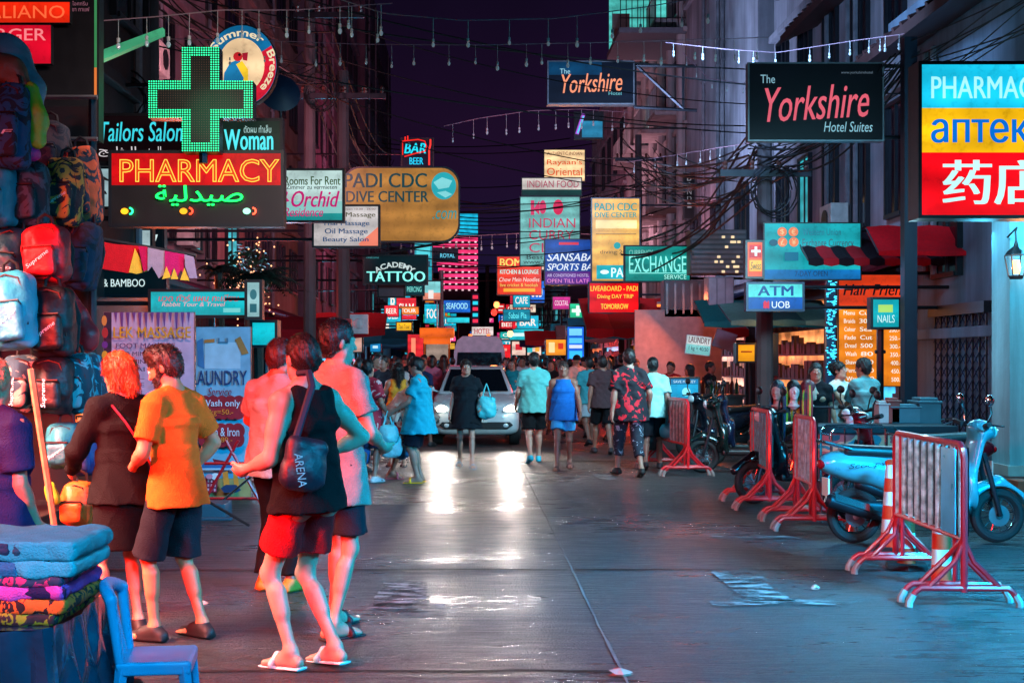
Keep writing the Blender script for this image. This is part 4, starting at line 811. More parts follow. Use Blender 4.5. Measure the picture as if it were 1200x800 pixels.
# ---------------------------------------------------------------- smooth bodies: distance field -> one continuous quad mesh
def V3(p): return np.array(p, dtype=np.float32)
def sdf_mesh(prims, vox, name, wob=None):
    lo = np.full(3, 1e9); hi = np.full(3, -1e9); boxes = []
    for p in prims:
        if p[0] in 'ct':
            r = max(p[3], p[4]) if p[0] == 'c' else max(p[3] + p[4])
            a = np.minimum(p[1], p[2]) - r; b = np.maximum(p[1], p[2]) + r
        else:
            r = max(p[2]) * (1.0 if p[0] == 'e' else 1.75); a = np.array(p[1]) - r; b = np.array(p[1]) + r
        boxes.append((a, b))
        if not p[-1] < 0: lo = np.minimum(lo, a); hi = np.maximum(hi, b)
    lo -= 3*vox; hi += 3*vox
    n = np.ceil((hi-lo)/vox).astype(int)+1
    G = [(lo[i] + vox*np.arange(n[i])).astype(np.float32) for i in range(3)]
    Fd = np.full(n, 1.0, np.float32)
    for p, (a, b) in zip(prims, boxes):
        k = p[-1]; neg = k < 0; k = abs(k); mgn = max(k, vox)*1.2 + 2*vox
        i0 = np.clip(((a-mgn-lo)/vox).astype(int), 0, n-1); i1 = np.clip(((b+mgn-lo)/vox).astype(int)+2, 1, n)
        if (i1 <= i0).any(): continue
        x = G[0][i0[0]:i1[0], None, None]; y = G[1][None, i0[1]:i1[1], None]; z = G[2][None, None, i0[2]:i1[2]]
        if p[0] == 'c':
            A = V3(p[1]); ba = V3(p[2])-A; L2 = max(float(ba@ba), 1e-9)
            dx, dy, dz = x-A[0], y-A[1], z-A[2]
            t = np.clip((dx*ba[0]+dy*ba[1]+dz*ba[2])/L2, 0, 1)
            d = np.sqrt((dx-t*ba[0])**2+(dy-t*ba[1])**2+(dz-t*ba[2])**2) - (p[3]+(p[4]-p[3])*t)
        elif p[0] == 't':
            A = V3(p[1]); ba = V3(p[2])-A; L = float(np.linalg.norm(ba)); ax = ba/L
            u = V3(p[5]); u = u-ax*(u@ax); u /= np.linalg.norm(u); w = np.cross(ax, u)
            dx, dy, dz = x-A[0], y-A[1], z-A[2]
            t = (dx*ax[0]+dy*ax[1]+dz*ax[2])/L; tc_ = np.clip(t, 0, 1)
            ru = p[3][0]+(p[4][0]-p[3][0])*tc_; rw = p[3][1]+(p[4][1]-p[3][1])*tc_
            q = np.sqrt(((dx*u[0]+dy*u[1]+dz*u[2])/ru)**2+((dx*w[0]+dy*w[1]+dz*w[2])/rw)**2)
            d = np.maximum((q-1)*np.minimum(ru, rw), np.maximum(-t, t-1)*L)
        else:
            c = V3(p[1]); M = p[3]
            dx, dy, dz = x-c[0], y-c[1], z-c[2]
            if M is not None:
                R = np.array(M.to_3x3().transposed(), dtype=np.float32)
                dx, dy, dz = R[0, 0]*dx+R[0, 1]*dy+R[0, 2]*dz, R[1, 0]*dx+R[1, 1]*dy+R[1, 2]*dz, R[2, 0]*dx+R[2, 1]*dy+R[2, 2]*dz
            r = p[2]
            if p[0] == 'e':
                k0 = np.sqrt((dx/r[0])**2+(dy/r[1])**2+(dz/r[2])**2); k1 = np.sqrt((dx/r[0]**2)**2+(dy/r[1]**2)**2+(dz/r[2]**2)**2)+1e-6
                d = k0*(k0-1)/k1
            else:
                rd = p[4]; qx, qy, qz = np.abs(dx)-r[0]+rd, np.abs(dy)-r[1]+rd, np.abs(dz)-r[2]+rd
                d = np.sqrt(np.maximum(qx, 0)**2+np.maximum(qy, 0)**2+np.maximum(qz, 0)**2)+np.minimum(np.maximum(np.maximum(qx, qy), qz), 0)-rd
        S = Fd[i0[0]:i1[0], i0[1]:i1[1], i0[2]:i1[2]]
        if neg:
            h = np.maximum(k-np.abs(S+d), 0)/max(k, 1e-6); S[...] = np.maximum(S, -d)+h*h*k*.25
        else:
            h = np.maximum(k-np.abs(S-d), 0)/max(k, 1e-6); S[...] = np.minimum(S, d)-h*h*k*.25
    if wob:
        am, fr, ph = wob
        x = G[0][:, None, None]; y = G[1][None, :, None]; z = G[2][None, None, :]
        Fd += am*(np.sin(fr*(x*1.3+z*.55)+ph)*np.sin(fr*(y*1.2-z*.4)+ph*2)+.6*np.sin(fr*1.9*(x-y*.8+z*.9)+ph*3)*np.sin(fr*.8*z+ph)-.7*(1-np.abs(np.sin(fr*.55*(x*1.1+y*.9+z*.42)+1.3*np.sin(fr*.3*z+ph)+ph)))**4-.6*(1-np.abs(np.sin(fr*.6*(x*.9-y*1.1-z*.5)+1.1*np.sin(fr*.35*z-ph)+ph*2)))**4)
        Fd -= am*.7
    s = Fd < 0
    cs = s[:-1, :-1, :-1].astype(np.int8)
    cs = sum(s[i:n[0]-1+i, j:n[1]-1+j, k_:n[2]-1+k_].astype(np.int8) for i in (0, 1) for j in (0, 1) for k_ in (0, 1))
    act = np.argwhere((cs > 0) & (cs < 8)); idx = np.full(cs.shape, -1, np.int64); idx[tuple(act.T)] = np.arange(len(act))
    acc = np.zeros((len(act), 3)); cnt = np.zeros(len(act))
    cor = [(i, j, k_) for i in (0, 1) for j in (0, 1) for k_ in (0, 1)]
    val = {c: Fd[act[:, 0]+c[0], act[:, 1]+c[1], act[:, 2]+c[2]] for c in cor}
    for c in cor:
        for ax in range(3):
            if c[ax]: continue
            e_ = list(c); e_[ax] = 1; e_ = tuple(e_); va, vb = val[c], val[e_]
            m = (va < 0) != (vb < 0); t = np.where(m, va/np.where(m, va-vb, 1), 0)
            pos = np.zeros((len(act), 3)) + np.array(c, float); pos[:, ax] = t
            acc[m] += pos[m]; cnt[m] += 1
    verts = lo + vox*(act + acc/np.maximum(cnt, 1)[:, None])
    faces = []
    for ax in range(3):
        a = [slice(1, -1)]*3; a[ax] = slice(0, -1); b = list(a); b[ax] = slice(1, None)
        sa, sb_ = s[tuple(a)], s[tuple(b)]
        ed = np.argwhere(sa != sb_)
        if not len(ed): continue
        flip = sa[tuple(ed.T)]
        off = np.ones(3, int); off[ax] = 0; base = ed + off
        o1, o2 = [q for q in range(3) if q != ax]
        def cell(d1, d2):
            c = base.copy(); c[:, o1] -= d1; c[:, o2] -= d2; return idx[c[:, 0], c[:, 1], c[:, 2]]
        q = np.stack([cell(1, 1), cell(0, 1), cell(0, 0), cell(1, 0)], 1)
        if ax == 1: flip = ~flip
        q[~flip] = q[~flip][:, ::-1]; faces.append(q)
    fc = np.concatenate(faces) if faces else np.zeros((0, 4), int)
    me = bpy.data.meshes.new(name)
    me.vertices.add(len(verts)); me.vertices.foreach_set('co', verts.astype(np.float32).ravel())
    me.loops.add(fc.size); me.loops.foreach_set('vertex_index', fc.astype(np.int32).ravel())
    me.polygons.add(len(fc)); me.polygons.foreach_set('loop_start', np.arange(0, fc.size, 4, dtype=np.int32))
    me.polygons.foreach_set('use_smooth', np.ones(len(fc), bool))
    me.update(calc_edges=True); me.validate()
    return me
def blob(name, prims, vox, mat, parent=None, wob=None): return link(name, sdf_mesh(prims, vox, name, wob), mat, parent)

# ---------------------------------------------------------------- people
def ik(A, T, l1, l2, hint):
    A, T, hint = Vector(A), Vector(T), Vector(hint); d = T-A; L = min(d.length, (l1+l2)*.998); u = d.normalized()
    c = max(-1, min(1, (l1*l1+L*L-l2*l2)/(2*l1*L))); h = (hint-u*hint.dot(u)); h = h.normalized() if h.length > 1e-5 else Vector((0, 1, 0))
    return A+u*l1*c+h*l1*math.sqrt(1-c*c), A+u*L
def skin_m(c): return pmat('skin_'+c.strip('#'), c, 0.5, var=.10, scale=9, bump=.06, bscale=60, sss=.08)
def hair_m(c):
    k = 'hair_'+c.strip('#')
    if k in MATS: return MATS[k]
    m = pmat(k, c, .42, var=0, spec=.45); nt = m.node_tree; L = nt.links.new; b = nt.nodes['Principled BSDF']; t = [q for q in nt.nodes if q.type == 'TEX_COORD'][0]
    mp = nt.nodes.new('ShaderNodeMapping'); mp.inputs['Scale'].default_value = (120, 120, 16); n = nt.nodes.new('ShaderNodeTexNoise'); n.inputs['Scale'].default_value = 1; n.inputs['Detail'].default_value = 4
    L(t.outputs['Object'], mp.inputs[0]); L(mp.outputs[0], n.inputs['Vector']); r = nt.nodes.new('ShaderNodeMix'); r.data_type = 'RGBA'; cc = lin(c)
    r.inputs[6].default_value = tuple(x*.45 for x in cc[:3])+(1,); r.inputs[7].default_value = tuple(min(1, x*1.9) for x in cc[:3])+(1,); L(n.outputs['Fac'], r.inputs[0]); L(r.outputs[2], b.inputs['Base Color'])
    bp = nt.nodes.new('ShaderNodeBump'); bp.inputs['Strength'].default_value = .8; bp.inputs['Distance'].default_value = .01; L(n.outputs['Fac'], bp.inputs['Height']); L(bp.outputs[0], b.inputs['Normal']); return m
def strands(o, st, c, up, seed):
    """short locks over the hair so that its outline and sheen break up"""
    rnd = random.Random(seed); me = o.data; n = len(me.polygons); V = [tuple(v.co) for v in me.vertices]; Fs = [tuple(p.vertices) for p in me.polygons]
    L0 = {'short': .013, 'buzz': .007, 'quiff': .017, 'bob': .04, 'long': .06, 'bun': .03}.get(st, .02)
    for _ in range(min(2600, n*2)):
        p = me.polygons[rnd.randrange(n)]; nr = p.normal; q = p.center
        t = (-up + nr*(.45 if st != 'buzz' else 1.2) + Vector((rnd.gauss(0, .2), rnd.gauss(0, .2), rnd.gauss(0, .15)))); t = (t - nr*min(0, t.dot(nr))).normalized()
        if st in ('quiff', 'short') and (q-c).dot(up) > .17: t = (nr*.5+Vector((rnd.gauss(0, .5), rnd.gauss(0, .5), .1))).normalized()
        s_ = t.cross(nr); s_ = s_.normalized()*.0028 if s_.length > 1e-4 else Vector((.0028, 0, 0)); L_ = L0*rnd.uniform(.5, 1.2); b = len(V); q0 = q-nr*.004
        V += [tuple(q0-s_), tuple(q0+s_), tuple(q0+t*L_*.6+s_*.7+nr*.003), tuple(q0+t*L_+nr*.001), tuple(q0+t*L_*.6-s_*.7+nr*.003)]; Fs.append((b, b+1, b+2, b+3, b+4))
    m2 = bpy.data.meshes.new('hair'); m2.from_pydata(V, [], Fs); m2.polygons.foreach_set('use_smooth', [i < n for i in range(len(Fs))]); m2.materials.append(me.materials[0]); m2.update(); o.data = m2
SH = {'n': 0}
def person(label, X, Y, H=1.74, yaw=0, sex='m', skin='#b98568', vox=.012, z=0, pose=None, top=None, bottom=None, shoes=None, hair=None, group=None, head=(0, 0), extra=None, fat=1.0, face=False, proto=None):
    ps = dict(lean=(0, 0), lf=(-.11, 0, .085), rf=(.11, 0, .085), lh=(-.27, .06, .86), rh=(.27, .06, .86), le=(-.3, -1, 0), re=(.3, -1, 0), lk=(0, 1, 0), rk=(0, 1, 0), lt=(-.15, 1, 0), rt=(.15, 1, 0), pz=.93)
    ps.update(pose or {})
    f_ = sex == 'f'; sw = .150 if f_ else .172
    up = Vector((ps['lean'][1], ps['lean'][0], 1)).normalized()
    pel = Vector((0, 0, ps['pz'])); rt = Vector((1, 0, -ps['lean'][1]*1.0)).normalized()
    def T(h): return pel+up*h
    fw = up.cross(rt)*-1 if up.cross(rt).y < 0 else up.cross(rt)
    B = []; k = .05; X1 = tuple(rt)
    hw = lambda a: a*fat
    hb = lambda a: a*fat*(.90 if top else 1)
    B += [('t', T(-.08), T(.06), (hb(.155), hb(.11)), (hb(.158), hb(.112)), X1, .04), ('t', T(.05), T(.2), (hb(.152), hb(.11)), (hb(.135 if f_ else .148), hb(.098)), X1, k),
          ('t', T(.18), T(.38), (hb(.135 if f_ else .15), hb(.1)), (hb(.155 if f_ else .17), hb(.112)), X1, k), ('t', T(.36), T(.49), (hb(.152 if f_ else .168), hb(.11)), (.09, .06), X1, .06)]
    NB = T(.54); shl, shr = T(.475)-rt*sw, T(.475)+rt*sw
    B += [('c', shl, shr, .052, .052, .05), ('c', T(.47), T(.65)+fw*.015, .058, .05, .04), ('c', T(.55)-rt*.04, shl+up*.01, .045, .042, .04), ('c', T(.55)+rt*.04, shr+up*.01, .045, .042, .04)]
    if f_: B += [('e', T(.34)+fw*.085-rt*.065, (.06, .055, .058), None, .04), ('e', T(.34)+fw*.085+rt*.065, (.06, .055, .058), None, .04)]
    J = {}
    am = .84 if f_ else .94
    for s_, sh, hk, ek in (('l', shl, 'lh', 'le'), ('r', shr, 'rh', 're')):
        e_, w_ = ik(sh, ps[hk], .29, .255, ps[ek]); J[s_+'e'], J[s_+'w'], J[s_+'s'] = e_, w_, sh
        B += [('c', sh, e_, .056*am, .042*am, .04), ('c', sh*.6+e_*.4, sh*.5+e_*.5, .050*am, .05*am, .03), ('c', e_, w_, .041*am, .027*am, .02), ('c', e_*.8+w_*.2, e_*.65+w_*.35, .042*am, .04*am, .03)]
        # hand: palm and five bent fingers
        d = (w_-e_).normalized(); sd = rt*(-1 if s_ == 'l' else 1); nrm = d.cross(fw); nrm = nrm.normalized() if nrm.length > .2 else sd
        acr = nrm.cross(d).normalized()
        if acr.dot(fw) < 0: acr = -acr
        inn = -sd if abs(nrm.dot(sd)) > .3 else Vector((0, 0, -1)); inn = (inn-d*inn.dot(d)).normalized()
        pc = w_+d*.045
        B += [('c', w_+d*.02+acr*.015, w_+d*.08+acr*.024, .019, .016, .02), ('c', w_+d*.02-acr*.012, w_+d*.08-acr*.022, .019, .015, .02), ('c', w_+d*.02, w_+d*.085, .02, .017, .02)]
        for q, (o_, l_) in enumerate(((.030, .070), (.011, .080), (-.009, .076), (-.027, .060))):
            p0 = w_+d*.085+acr*o_; p1 = p0+(d+inn*.35).normalized()*l_*.5; p2 = p1+(d*.6+inn*.8).normalized()*l_*.5
            B += [('c', p0, p1, .0095, .0088, .006), ('c', p1, p2, .0088, .0075, .004)]
        p0 = w_+d*.03+acr*.028; p1 = p0+(acr*.8+d*.8+inn*.3).normalized()*.045; p2 = p1+(d+inn*.3+acr*.1).normalized()*.03
        B += [('c', p0, p1, .014, .011, .012), ('c', p1, p2, .011, .009, .005)]
    for s_, sg, fk, kk_, tk in (('l', -1, 'lf', 'lk', 'lt'), ('r', 1, 'rf', 'rk', 'rt')):
        hp = pel+rt*.092*sg+Vector((0, 0, -.02)); kn, an = ik(hp, ps[fk], .43, .42, ps[kk_]); J[s_+'h'], J[s_+'k'], J[s_+'a'] = hp, kn, an
        lg = (.92 if f_ else 1.0)*(.5+.5*fat)
        B += [('c', hp, kn, .078*lg, .050*lg, .05), ('c', kn, an, .047*lg, .031*lg, .03), ('c', kn*.75+an*.25-Vector(ps[kk_]).normalized()*.018, kn*.5+an*.5-Vector(ps[kk_]).normalized()*.012, .047*lg, .039*lg, .03), ('e', kn+Vector(ps[kk_]).normalized()*.018, (.034*lg, .03, .042), None, .02), ('e', hp+Vector((0, -.03, -.02)), (.08*lg, .075*lg, .085), None, .05)]
        t_ = Vector(ps[tk]).normalized(); J[s_+'t'] = t_
        hl = an-t_*.045+Vector((0, 0, -.05)); bl = an+t_*.11+Vector((0, 0, -.058)); to = an+t_*.17+Vector((0, 0, -.064)); J[s_+'hl'], J[s_+'to'] = hl, to
        sdv = t_.cross(Vector((0, 0, 1))).normalized()
        B += [('c', an, an+t_*.07+Vector((0, 0, -.035)), .036, .03, .03), ('c', hl, bl, .032, .026, .03), ('c', bl-sdv*.018, to-sdv*.02, .025, .018, .02), ('c', bl+sdv*.018, to-t_*.02+sdv*.024, .024, .016, .02)]
    if vox < .0105:
        for s_ in 'lr':
            t_, to = J[s_+'t'], J[s_+'to']; sd = t_.cross(Vector((0, 0, 1))).normalized()*(-1 if s_ == 'l' else 1)
            for q in range(5): o_ = to-t_*.02+sd*(-.030+.0155*q); B.append(('c', o_, o_+t_*(.045-.006*q)+Vector((0, 0, -.004)), .0125 if q == 0 else .0088, .011 if q == 0 else .0078, .004))
    # head
    hc = T(.6)+fw*.012
    Mh = Matrix((rt, fw, up)).transposed().to_4x4() @ Matrix.Rotation(math.radians(head[0]), 4, 'Z') @ Matrix.Rotation(math.radians(-head[1]), 4, 'X')
    def Hd(x, y, z_): return hc+Mh.to_3x3() @ Vector((x, y, z_))
    B += [('e', Hd(0, -.012, .125), (.077, .094, .098), Mh, .02), ('e', Hd(0, .028, .075), (.062, .066, .088), Mh, .03), ('e', Hd(0, .062, .012), (.032, .026, .024), Mh, .03), ('c', Hd(-.045, .02, .03), Hd(0, .062, .012), .024, .022, .03), ('c', Hd(.045, .02, .03), Hd(0, .062, .012), .024, .022, .03),
          ('c', Hd(0, .088, .112), Hd(0, .108, .076), .009, .0135, .012), ('c', Hd(-.034, .082, .122), Hd(.034, .082, .122), .011, .011, .012),
          ('e', Hd(-.031, .098, .106), (.017, .014, .010), Mh, -.008), ('e', Hd(.031, .098, .106), (.017, .014, .010), Mh, -.008), ('e', Hd(0, .088, .046), (.024, .012, .006), Mh, .004), ('e', Hd(0, .087, .036), (.021, .012, .007), Mh, .004),
          ('e', Hd(-.078, -.008, .09), (.011, .022, .032), Mh, .008), ('e', Hd(.078, -.008, .09), (.011, .022, .032), Mh, .008)]
    me = sdf_mesh(B, vox, 'person'); body = link('person', me, skin_m(skin))
    body.location = (X, Y, z); body.rotation_euler = (0, 0, math.radians(yaw)); s__ = H/1.75; body.scale = (s__,)*3
    tag(body, label, 'person', group)
    cv = max(vox, .009); ph = (X*3.7+Y*1.3) % 6
    # clothes
    if top:
        col, sl, hem = top[:3]; o = top[3] if len(top) > 3 else {}
        lo_ = o.get('loose', .018); A = []
        wz = hw(.135 if f_ else .15)+lo_; hz = hem
        if sl <= 0:
            A += [('t', T(hz), T(.2), (hw(.197)+lo_*1.2, hw(.156)+lo_*1.2), (wz, hw(.105)+lo_), X1, .03), ('t', T(.18), T(.37), (wz, hw(.105)+lo_), (hw(.155 if f_ else .168)+lo_*.8, hw(.115)+lo_*.8), X1, .04), ('t', T(.35), T(.53), (hw(.152 if f_ else .165)+lo_*.8, hw(.118)+lo_*.8), (.125, .098), X1, .04)]
            for q, sh in ((-1, shl), (1, shr)): A += [('c', T(.36)+rt*q*.085-fw*.085, T(.50)+rt*q*.088-fw*.03, .05, .045, .03), ('c', T(.50)+rt*q*.088-fw*.03, T(.37)+rt*q*.085+fw*.085, .045, .05, .03), ('c', sh+rt*q*.045+up*.04, sh+rt*q*.02-up*.10, .068, .06, -.02)]
            A += [('e', T(.60)+fw*.035, (.07, .085, .10), None, -.015)]
        else:
            A += [('t', T(hz), T(.2), (hw(.205)+lo_*1.3, hw(.176)+lo_*1.3), (wz+.004, hw(.105)+lo_), X1, .03), ('t', T(.18), T(.38), (wz+.004, hw(.105)+lo_), (hw(.158 if f_ else .175)+lo_*.7, hw(.118)+lo_*.7), X1, .04), ('t', T(.36), T(.53), (hw(.155 if f_ else .172)+lo_*.6, hw(.115)+lo_*.6), (.075, .068), X1, .05), ('c', shl, shr, .062, .062, .04), ('c', T(.545)-rt*.03, shl+up*.012, .05, .052, .03), ('c', T(.545)+rt*.03, shr+up*.012, .05, .052, .03)]
            for q in 'lr':
                s0, e0, w0 = J[q+'s'], J[q+'e'], J[q+'w']
                if sl <= .7:
                    en = s0.lerp(e0, min(1, sl*1.25)); A += [('t', s0, en, (.066, .066), (.066+lo_*.35, .062+lo_*.35), X1 if abs((e0-s0).normalized().dot(rt)) < .9 else (0, 1, 0), .035)]
                else:
                    A += [('c', s0, e0, .066, .056, .03), ('c', e0, e0.lerp(w0, .93), .055, .042, .03)]
            A += [('e', T(.615)+fw*.035, (.066, .07, .08), None, -.012)]
        blob('shirt', A, cv, o.get('mat') or cloth(col), body, wob=(.006*o.get('fold', 1), 22, ph))
    if bottom:
        kind, col, ln = bottom[:3]; o = bottom[3] if len(bottom) > 3 else {}; A = []
        if kind == 'skirt':
            A += [('t', T(-.02-ln), T(-.05), (hw(.185)+o.get('flare', .01), hw(.145)+o.get('flare', .01)), (hw(.188), hw(.148)), X1, .03), ('t', T(-.06), T(.12), (hw(.188), hw(.148)), (hw(.16), hw(.12)), X1, .03)]
        else:
            A += [('t', T(-.09), T(.1), (hw(.182), hw(.142)), (hw(.17), hw(.128)), X1, .03)]
            lo_ = o.get('loose', .022); lgf = .4+.6*fat
            for q in 'lr':
                h_, k_, a_ = J[q+'h'], J[q+'k'], J[q+'a']
                if ln <= 1.0:
                    A += [('t', h_+Vector((0, 0, .03)), h_.lerp(k_, ln), ((.080+lo_*.3)*lgf, (.086+lo_*.4)*lgf), ((.072+lo_*1.5)*lgf, (.076+lo_*1.5)*lgf), X1, .03)]
                else:
                    A += [('c', h_, k_, .1+lo_*.4, .066+lo_*.5, .03), ('t', k_+Vector((0, 0, .02)), k_.lerp(a_, ln-1), (.064+lo_*.5,)*2, (.054+lo_*.6,)*2, X1, .03)]
        blob('trousers' if kind != 'skirt' and ln > 1 else 'skirt' if kind == 'skirt' else 'shorts', A, cv, o.get('mat') or cloth(col), body, wob=(.005, 20, ph+1))
    if shoes:
        kind, col = shoes[:2]
        for q in 'lr':
            t_, hl, to, an = J[q+'t'], J[q+'hl'], J[q+'to'], J[q+'a']; sd = t_.cross(Vector((0, 0, 1))).normalized(); A = []
            if kind == 'shoe':
                A += [('c', hl+Vector((0, 0, .0)), to, .042, .034, .02), ('c', an+Vector((0, 0, -.015)), an+t_*.08+Vector((0, 0, -.035)), .046, .038, .03), ('t', hl-t_*.03+Vector((0, 0, -.018)), to+t_*.035+Vector((0, 0, -.006)), (.044, .012), (.042, .012), tuple(sd), .008)]
                blob('shoe', A, max(vox, .008), paint(col, .6), body)
            else:
                A = [('t', hl-t_*.03+Vector((0, 0, -.03)), to+t_*.03+Vector((0, 0, -.018)), (.044, .010), (.044, .009), tuple(sd), .006), ('c', an+t_*.10-sd*.046+Vector((0, 0, -.06)), an+t_*.095+Vector((0, 0, -.022)), .016, .017, .02), ('c', an+t_*.10+sd*.046+Vector((0, 0, -.06)), an+t_*.095+Vector((0, 0, -.022)), .016, .017, .02)]
                blob('sandal', A, max(vox*.8, .007), paint(col, .6), body)
    if hair:
        st, col = hair[:2]; A = [('e', Hd(0, -.016, .135), (.085, .1, .098), Mh, .02)]
        if st == 'short': A += [('e', Hd(0, -.045, .09), (.078, .062, .085), Mh, .03), ('e', Hd(0, .085, .055), (.09, .075, .09), Mh, -.02), ('e', Hd(0, .03, .0), (.12, .075, .075), Mh, -.02)]
        if st == 'buzz': A = [('e', Hd(0, -.015, .128), (.0815, .0985, .101), Mh, .02), ('e', Hd(0, -.04, .09), (.075, .07, .075), Mh, .03), ('e', Hd(0, .085, .06), (.09, .07, .075), Mh, -.02), ('e', Hd(0, .04, .0), (.12, .08, .075), Mh, -.02)]
        if st == 'quiff': A += [('e', Hd(0, .03, .205), (.06, .06, .04), Mh, .03), ('e', Hd(0, -.045, .09), (.077, .062, .08), Mh, .03), ('e', Hd(0, .085, .055), (.09, .075, .09), Mh, -.02), ('e', Hd(0, .03, .0), (.12, .075, .075), Mh, -.02)]
        if st in ('bob', 'long'):
            dn = .02 if st == 'bob' else -.2
            A += [('c', Hd(-.062, -.035, .11), Hd(-.068, -.03, dn), .038, .03, .03), ('c', Hd(.062, -.035, .11), Hd(.068, -.03, dn), .038, .03, .03), ('c', Hd(0, -.07, .11), Hd(0, -.085, dn-.02), .055, .05, .04), ('e', Hd(0, .1, .06), (.072, .085, .09), Mh, -.02)]
        if st == 'bun': A += [('e', Hd(0, -.105, .16), (.045, .045, .045), Mh, .02), ('e', Hd(0, .085, .055), (.09, .075, .09), Mh, -.02), ('e', Hd(0, .03, .0), (.12, .075, .075), Mh, -.02)]
        if st == 'cap':
            A = [('e', Hd(0, -.01, .135), (.086, .103, .095), Mh, .01), ('t', Hd(0, .07, .125), Hd(0, .165, .115), (.07, .012), (.055, .01), tuple(Mh.to_3x3() @ Vector((1, 0, 0))), .01), ('b', Hd(0, 0, .02), (.2, .2, .085), Mh, .01, -.01)]
            blob('cap', A, max(vox*.8, .007), cloth(col), body)
        else:
            if vox < .016 and len(hair) > 2: A += [('c', Hd(-.04, .062, .04), Hd(0, .07, .006), .024, .03, .02), ('c', Hd(.04, .062, .04), Hd(0, .07, .006), .024, .03, .02), ('c', Hd(-.07, .01, .09), Hd(-.05, .04, .03), .014, .022, .02), ('c', Hd(.07, .01, .09), Hd(.05, .04, .03), .014, .022, .02)]
            ho = blob('hair', A, max(vox*.8, .007), hair_m(col), body, wob=(.0035, 75, ph))
            if vox < .0125: strands(ho, st, hc, up, int(X*100))
            if vox < .016 and len(hair) > 2: pass
    if face:
        for q in (-1, 1):
            mb = MB(); mb.ball(Hd(.031*q, .084, .105), .0125, 10); mb.ball(Hd(.031*q, .0935, .105), .0062, 8, 1)
            mb.build('eye', [paint('#d8d2cc', .2), paint('#181010', .15)], body, smooth=True)
        mb = MB(); mb.tube([Hd(-.02, .094, .041), Hd(0, .1005, .0425), Hd(.02, .094, .041)], [.003, .006, .003], 6); mb.build('lips', pmat('lips', '#8c4038', .4), body, smooth=True)
        for q in (-1, 1):
            mb = MB(); mb.tube([Hd(.016*q, .0925, .126), Hd(.034*q, .0905, .13), Hd(.05*q, .078, .124)], [.004, .0045, .002], 5); mb.build('eyebrow', hair_m('#1a100c'), body)
    body['_s'] = s__
    PJ[label] = (J, T, Hd, rt, fw, up)
    return body
PJ = {}
def at_person(label, p):
    o = [q for q in C.objects if q.get('label') == label][0]
    return Matrix.Translation(o.location) @ Matrix.Rotation(o.rotation_euler.z, 4, 'Z') @ (Vector(p)*o.scale.x)

def s_at(Y): return F/Y
W1 = dict(lf=(-.1, .24, .1), rf=(.1, -.28, .12), rt=(.1, 1, -.25), lh=(-.26, -.1, .88), rh=(.27, .2, .92))      # a stride
W2 = dict(lf=(-.1, -.28, .13), lt=(-.1, 1, -.3), rf=(.1, .22, .09), lh=(-.27, .18, .92), rh=(.26, -.1, .88))
# near figures on the left
Ltank = 'man in black tank top and red shorts striding left with a bag on his back'
person(Ltank, PX(361, 6.75), 6.75, 1.79, 52, skin='#bd9480', vox=.0085, top=('#08090d', 0, -.075, {'loose': .03}), bottom=('shorts', '#d01018', .66, {'loose': .022}), shoes=('sandal', '#d8d8da'), hair=('buzz', '#1a1210'),
       pose=dict(pz=.89, lf=(-.10, .02, .09), rf=(.10, -.10, .10), lt=(-.05, 1, -.05), rt=(.1, 1, -.1), lh=(-.21, .24, 1.02), le=(-.35, -1, -.1), rh=(.2, .12, 1.06), re=(1, -.6, -.1), lean=(.02, -.02)), head=(-14, 4), fat=.93)
Lbei = 'tall man in a draped beige shirt turned away behind the man in black tank top'
person(Lbei, PX(392, 7.6), 7.6, 1.85, -42, skin='#b08470', vox=.010, top=('#a88078', .5, -.2, {'loose': .03, 'fold': .8}), bottom=('shorts', '#1a1c26', .8), shoes=('sandal', '#16181e'), hair=('short', '#140e0e'),
       pose=dict(lf=(-.12, .1, .085), rf=(.12, -.12, .085), lh=(-.2, .2, 1.0), rh=(.12, .26, 1.04), re=(.7, -1, 0)), head=(-20, 6), fat=.86)
person('man in a grey tee and dark trousers standing by the laundry banner', PX(325, 9.0), 9.0, 1.76, -25, skin='#b0563a', vox=.011, top=('#9a8886', .55, -.12, {'loose': .035}), bottom=('trousers', '#140f14', 1.93), shoes=('shoe', '#e07a20'), hair=('short', '#3a1412'), pose=dict(lh=(-.2, .3, 1.05), le=(-1, -.6, 0)), head=(-10, 15))
Lor = 'bearded man in a bright orange tee looking down beside the woman in black'
person(Lor, PX(207, 7.4), 7.4, 1.70, 62, skin='#c47b58', vox=.0085, top=('#f0641a', .58, -.13, {'loose': .02, 'fold': .45}), bottom=('shorts', '#1c1d26', .98, {'loose': .02}), shoes=('shoe', '#1a1416'), hair=('quiff', '#241410', 'beard'),
       pose=dict(lf=(-.10, .08, .085), rf=(.12, -.1, .085), lh=(-.12, .24, 1.02), le=(-.6, -.6, -.4), rh=(.21, .10, .96), re=(.9, -.7, 0), lean=(.05, 0)), head=(18, 22), face=True, fat=.86)
Lwo = 'woman with a copper bob in a black top and skirt browsing the backpacks'
person(Lwo, PX(143, 7.5), 7.5, 1.66, 38, 'f', skin='#d58c70', vox=.009, top=('#0a080b', .95, -.1, {'loose': .012}), bottom=('skirt', '#09080b', .36), shoes=('shoe', '#181418'), hair=('bob', '#b04a1e'), fat=.92,
       pose=dict(lh=(-.2, .30, 1.02), rh=(.08, .34, 1.0), le=(-.7, -.7, -.4), re=(.8, -.6, -.6)), head=(22, 16))
person('person in a navy tee cut off by the left edge beside the wooden pole', PX(-10, 6.1), 6.1, 1.62, -28, skin='#c08a74', vox=.010, top=('#10285e', .6, -.25, {'loose': .05}), bottom=('trousers', '#14141c', 1.9), hair=('short', '#b08868'), pose=dict(lh=(-.2, .1, .9), rh=(.2, .12, .9)))
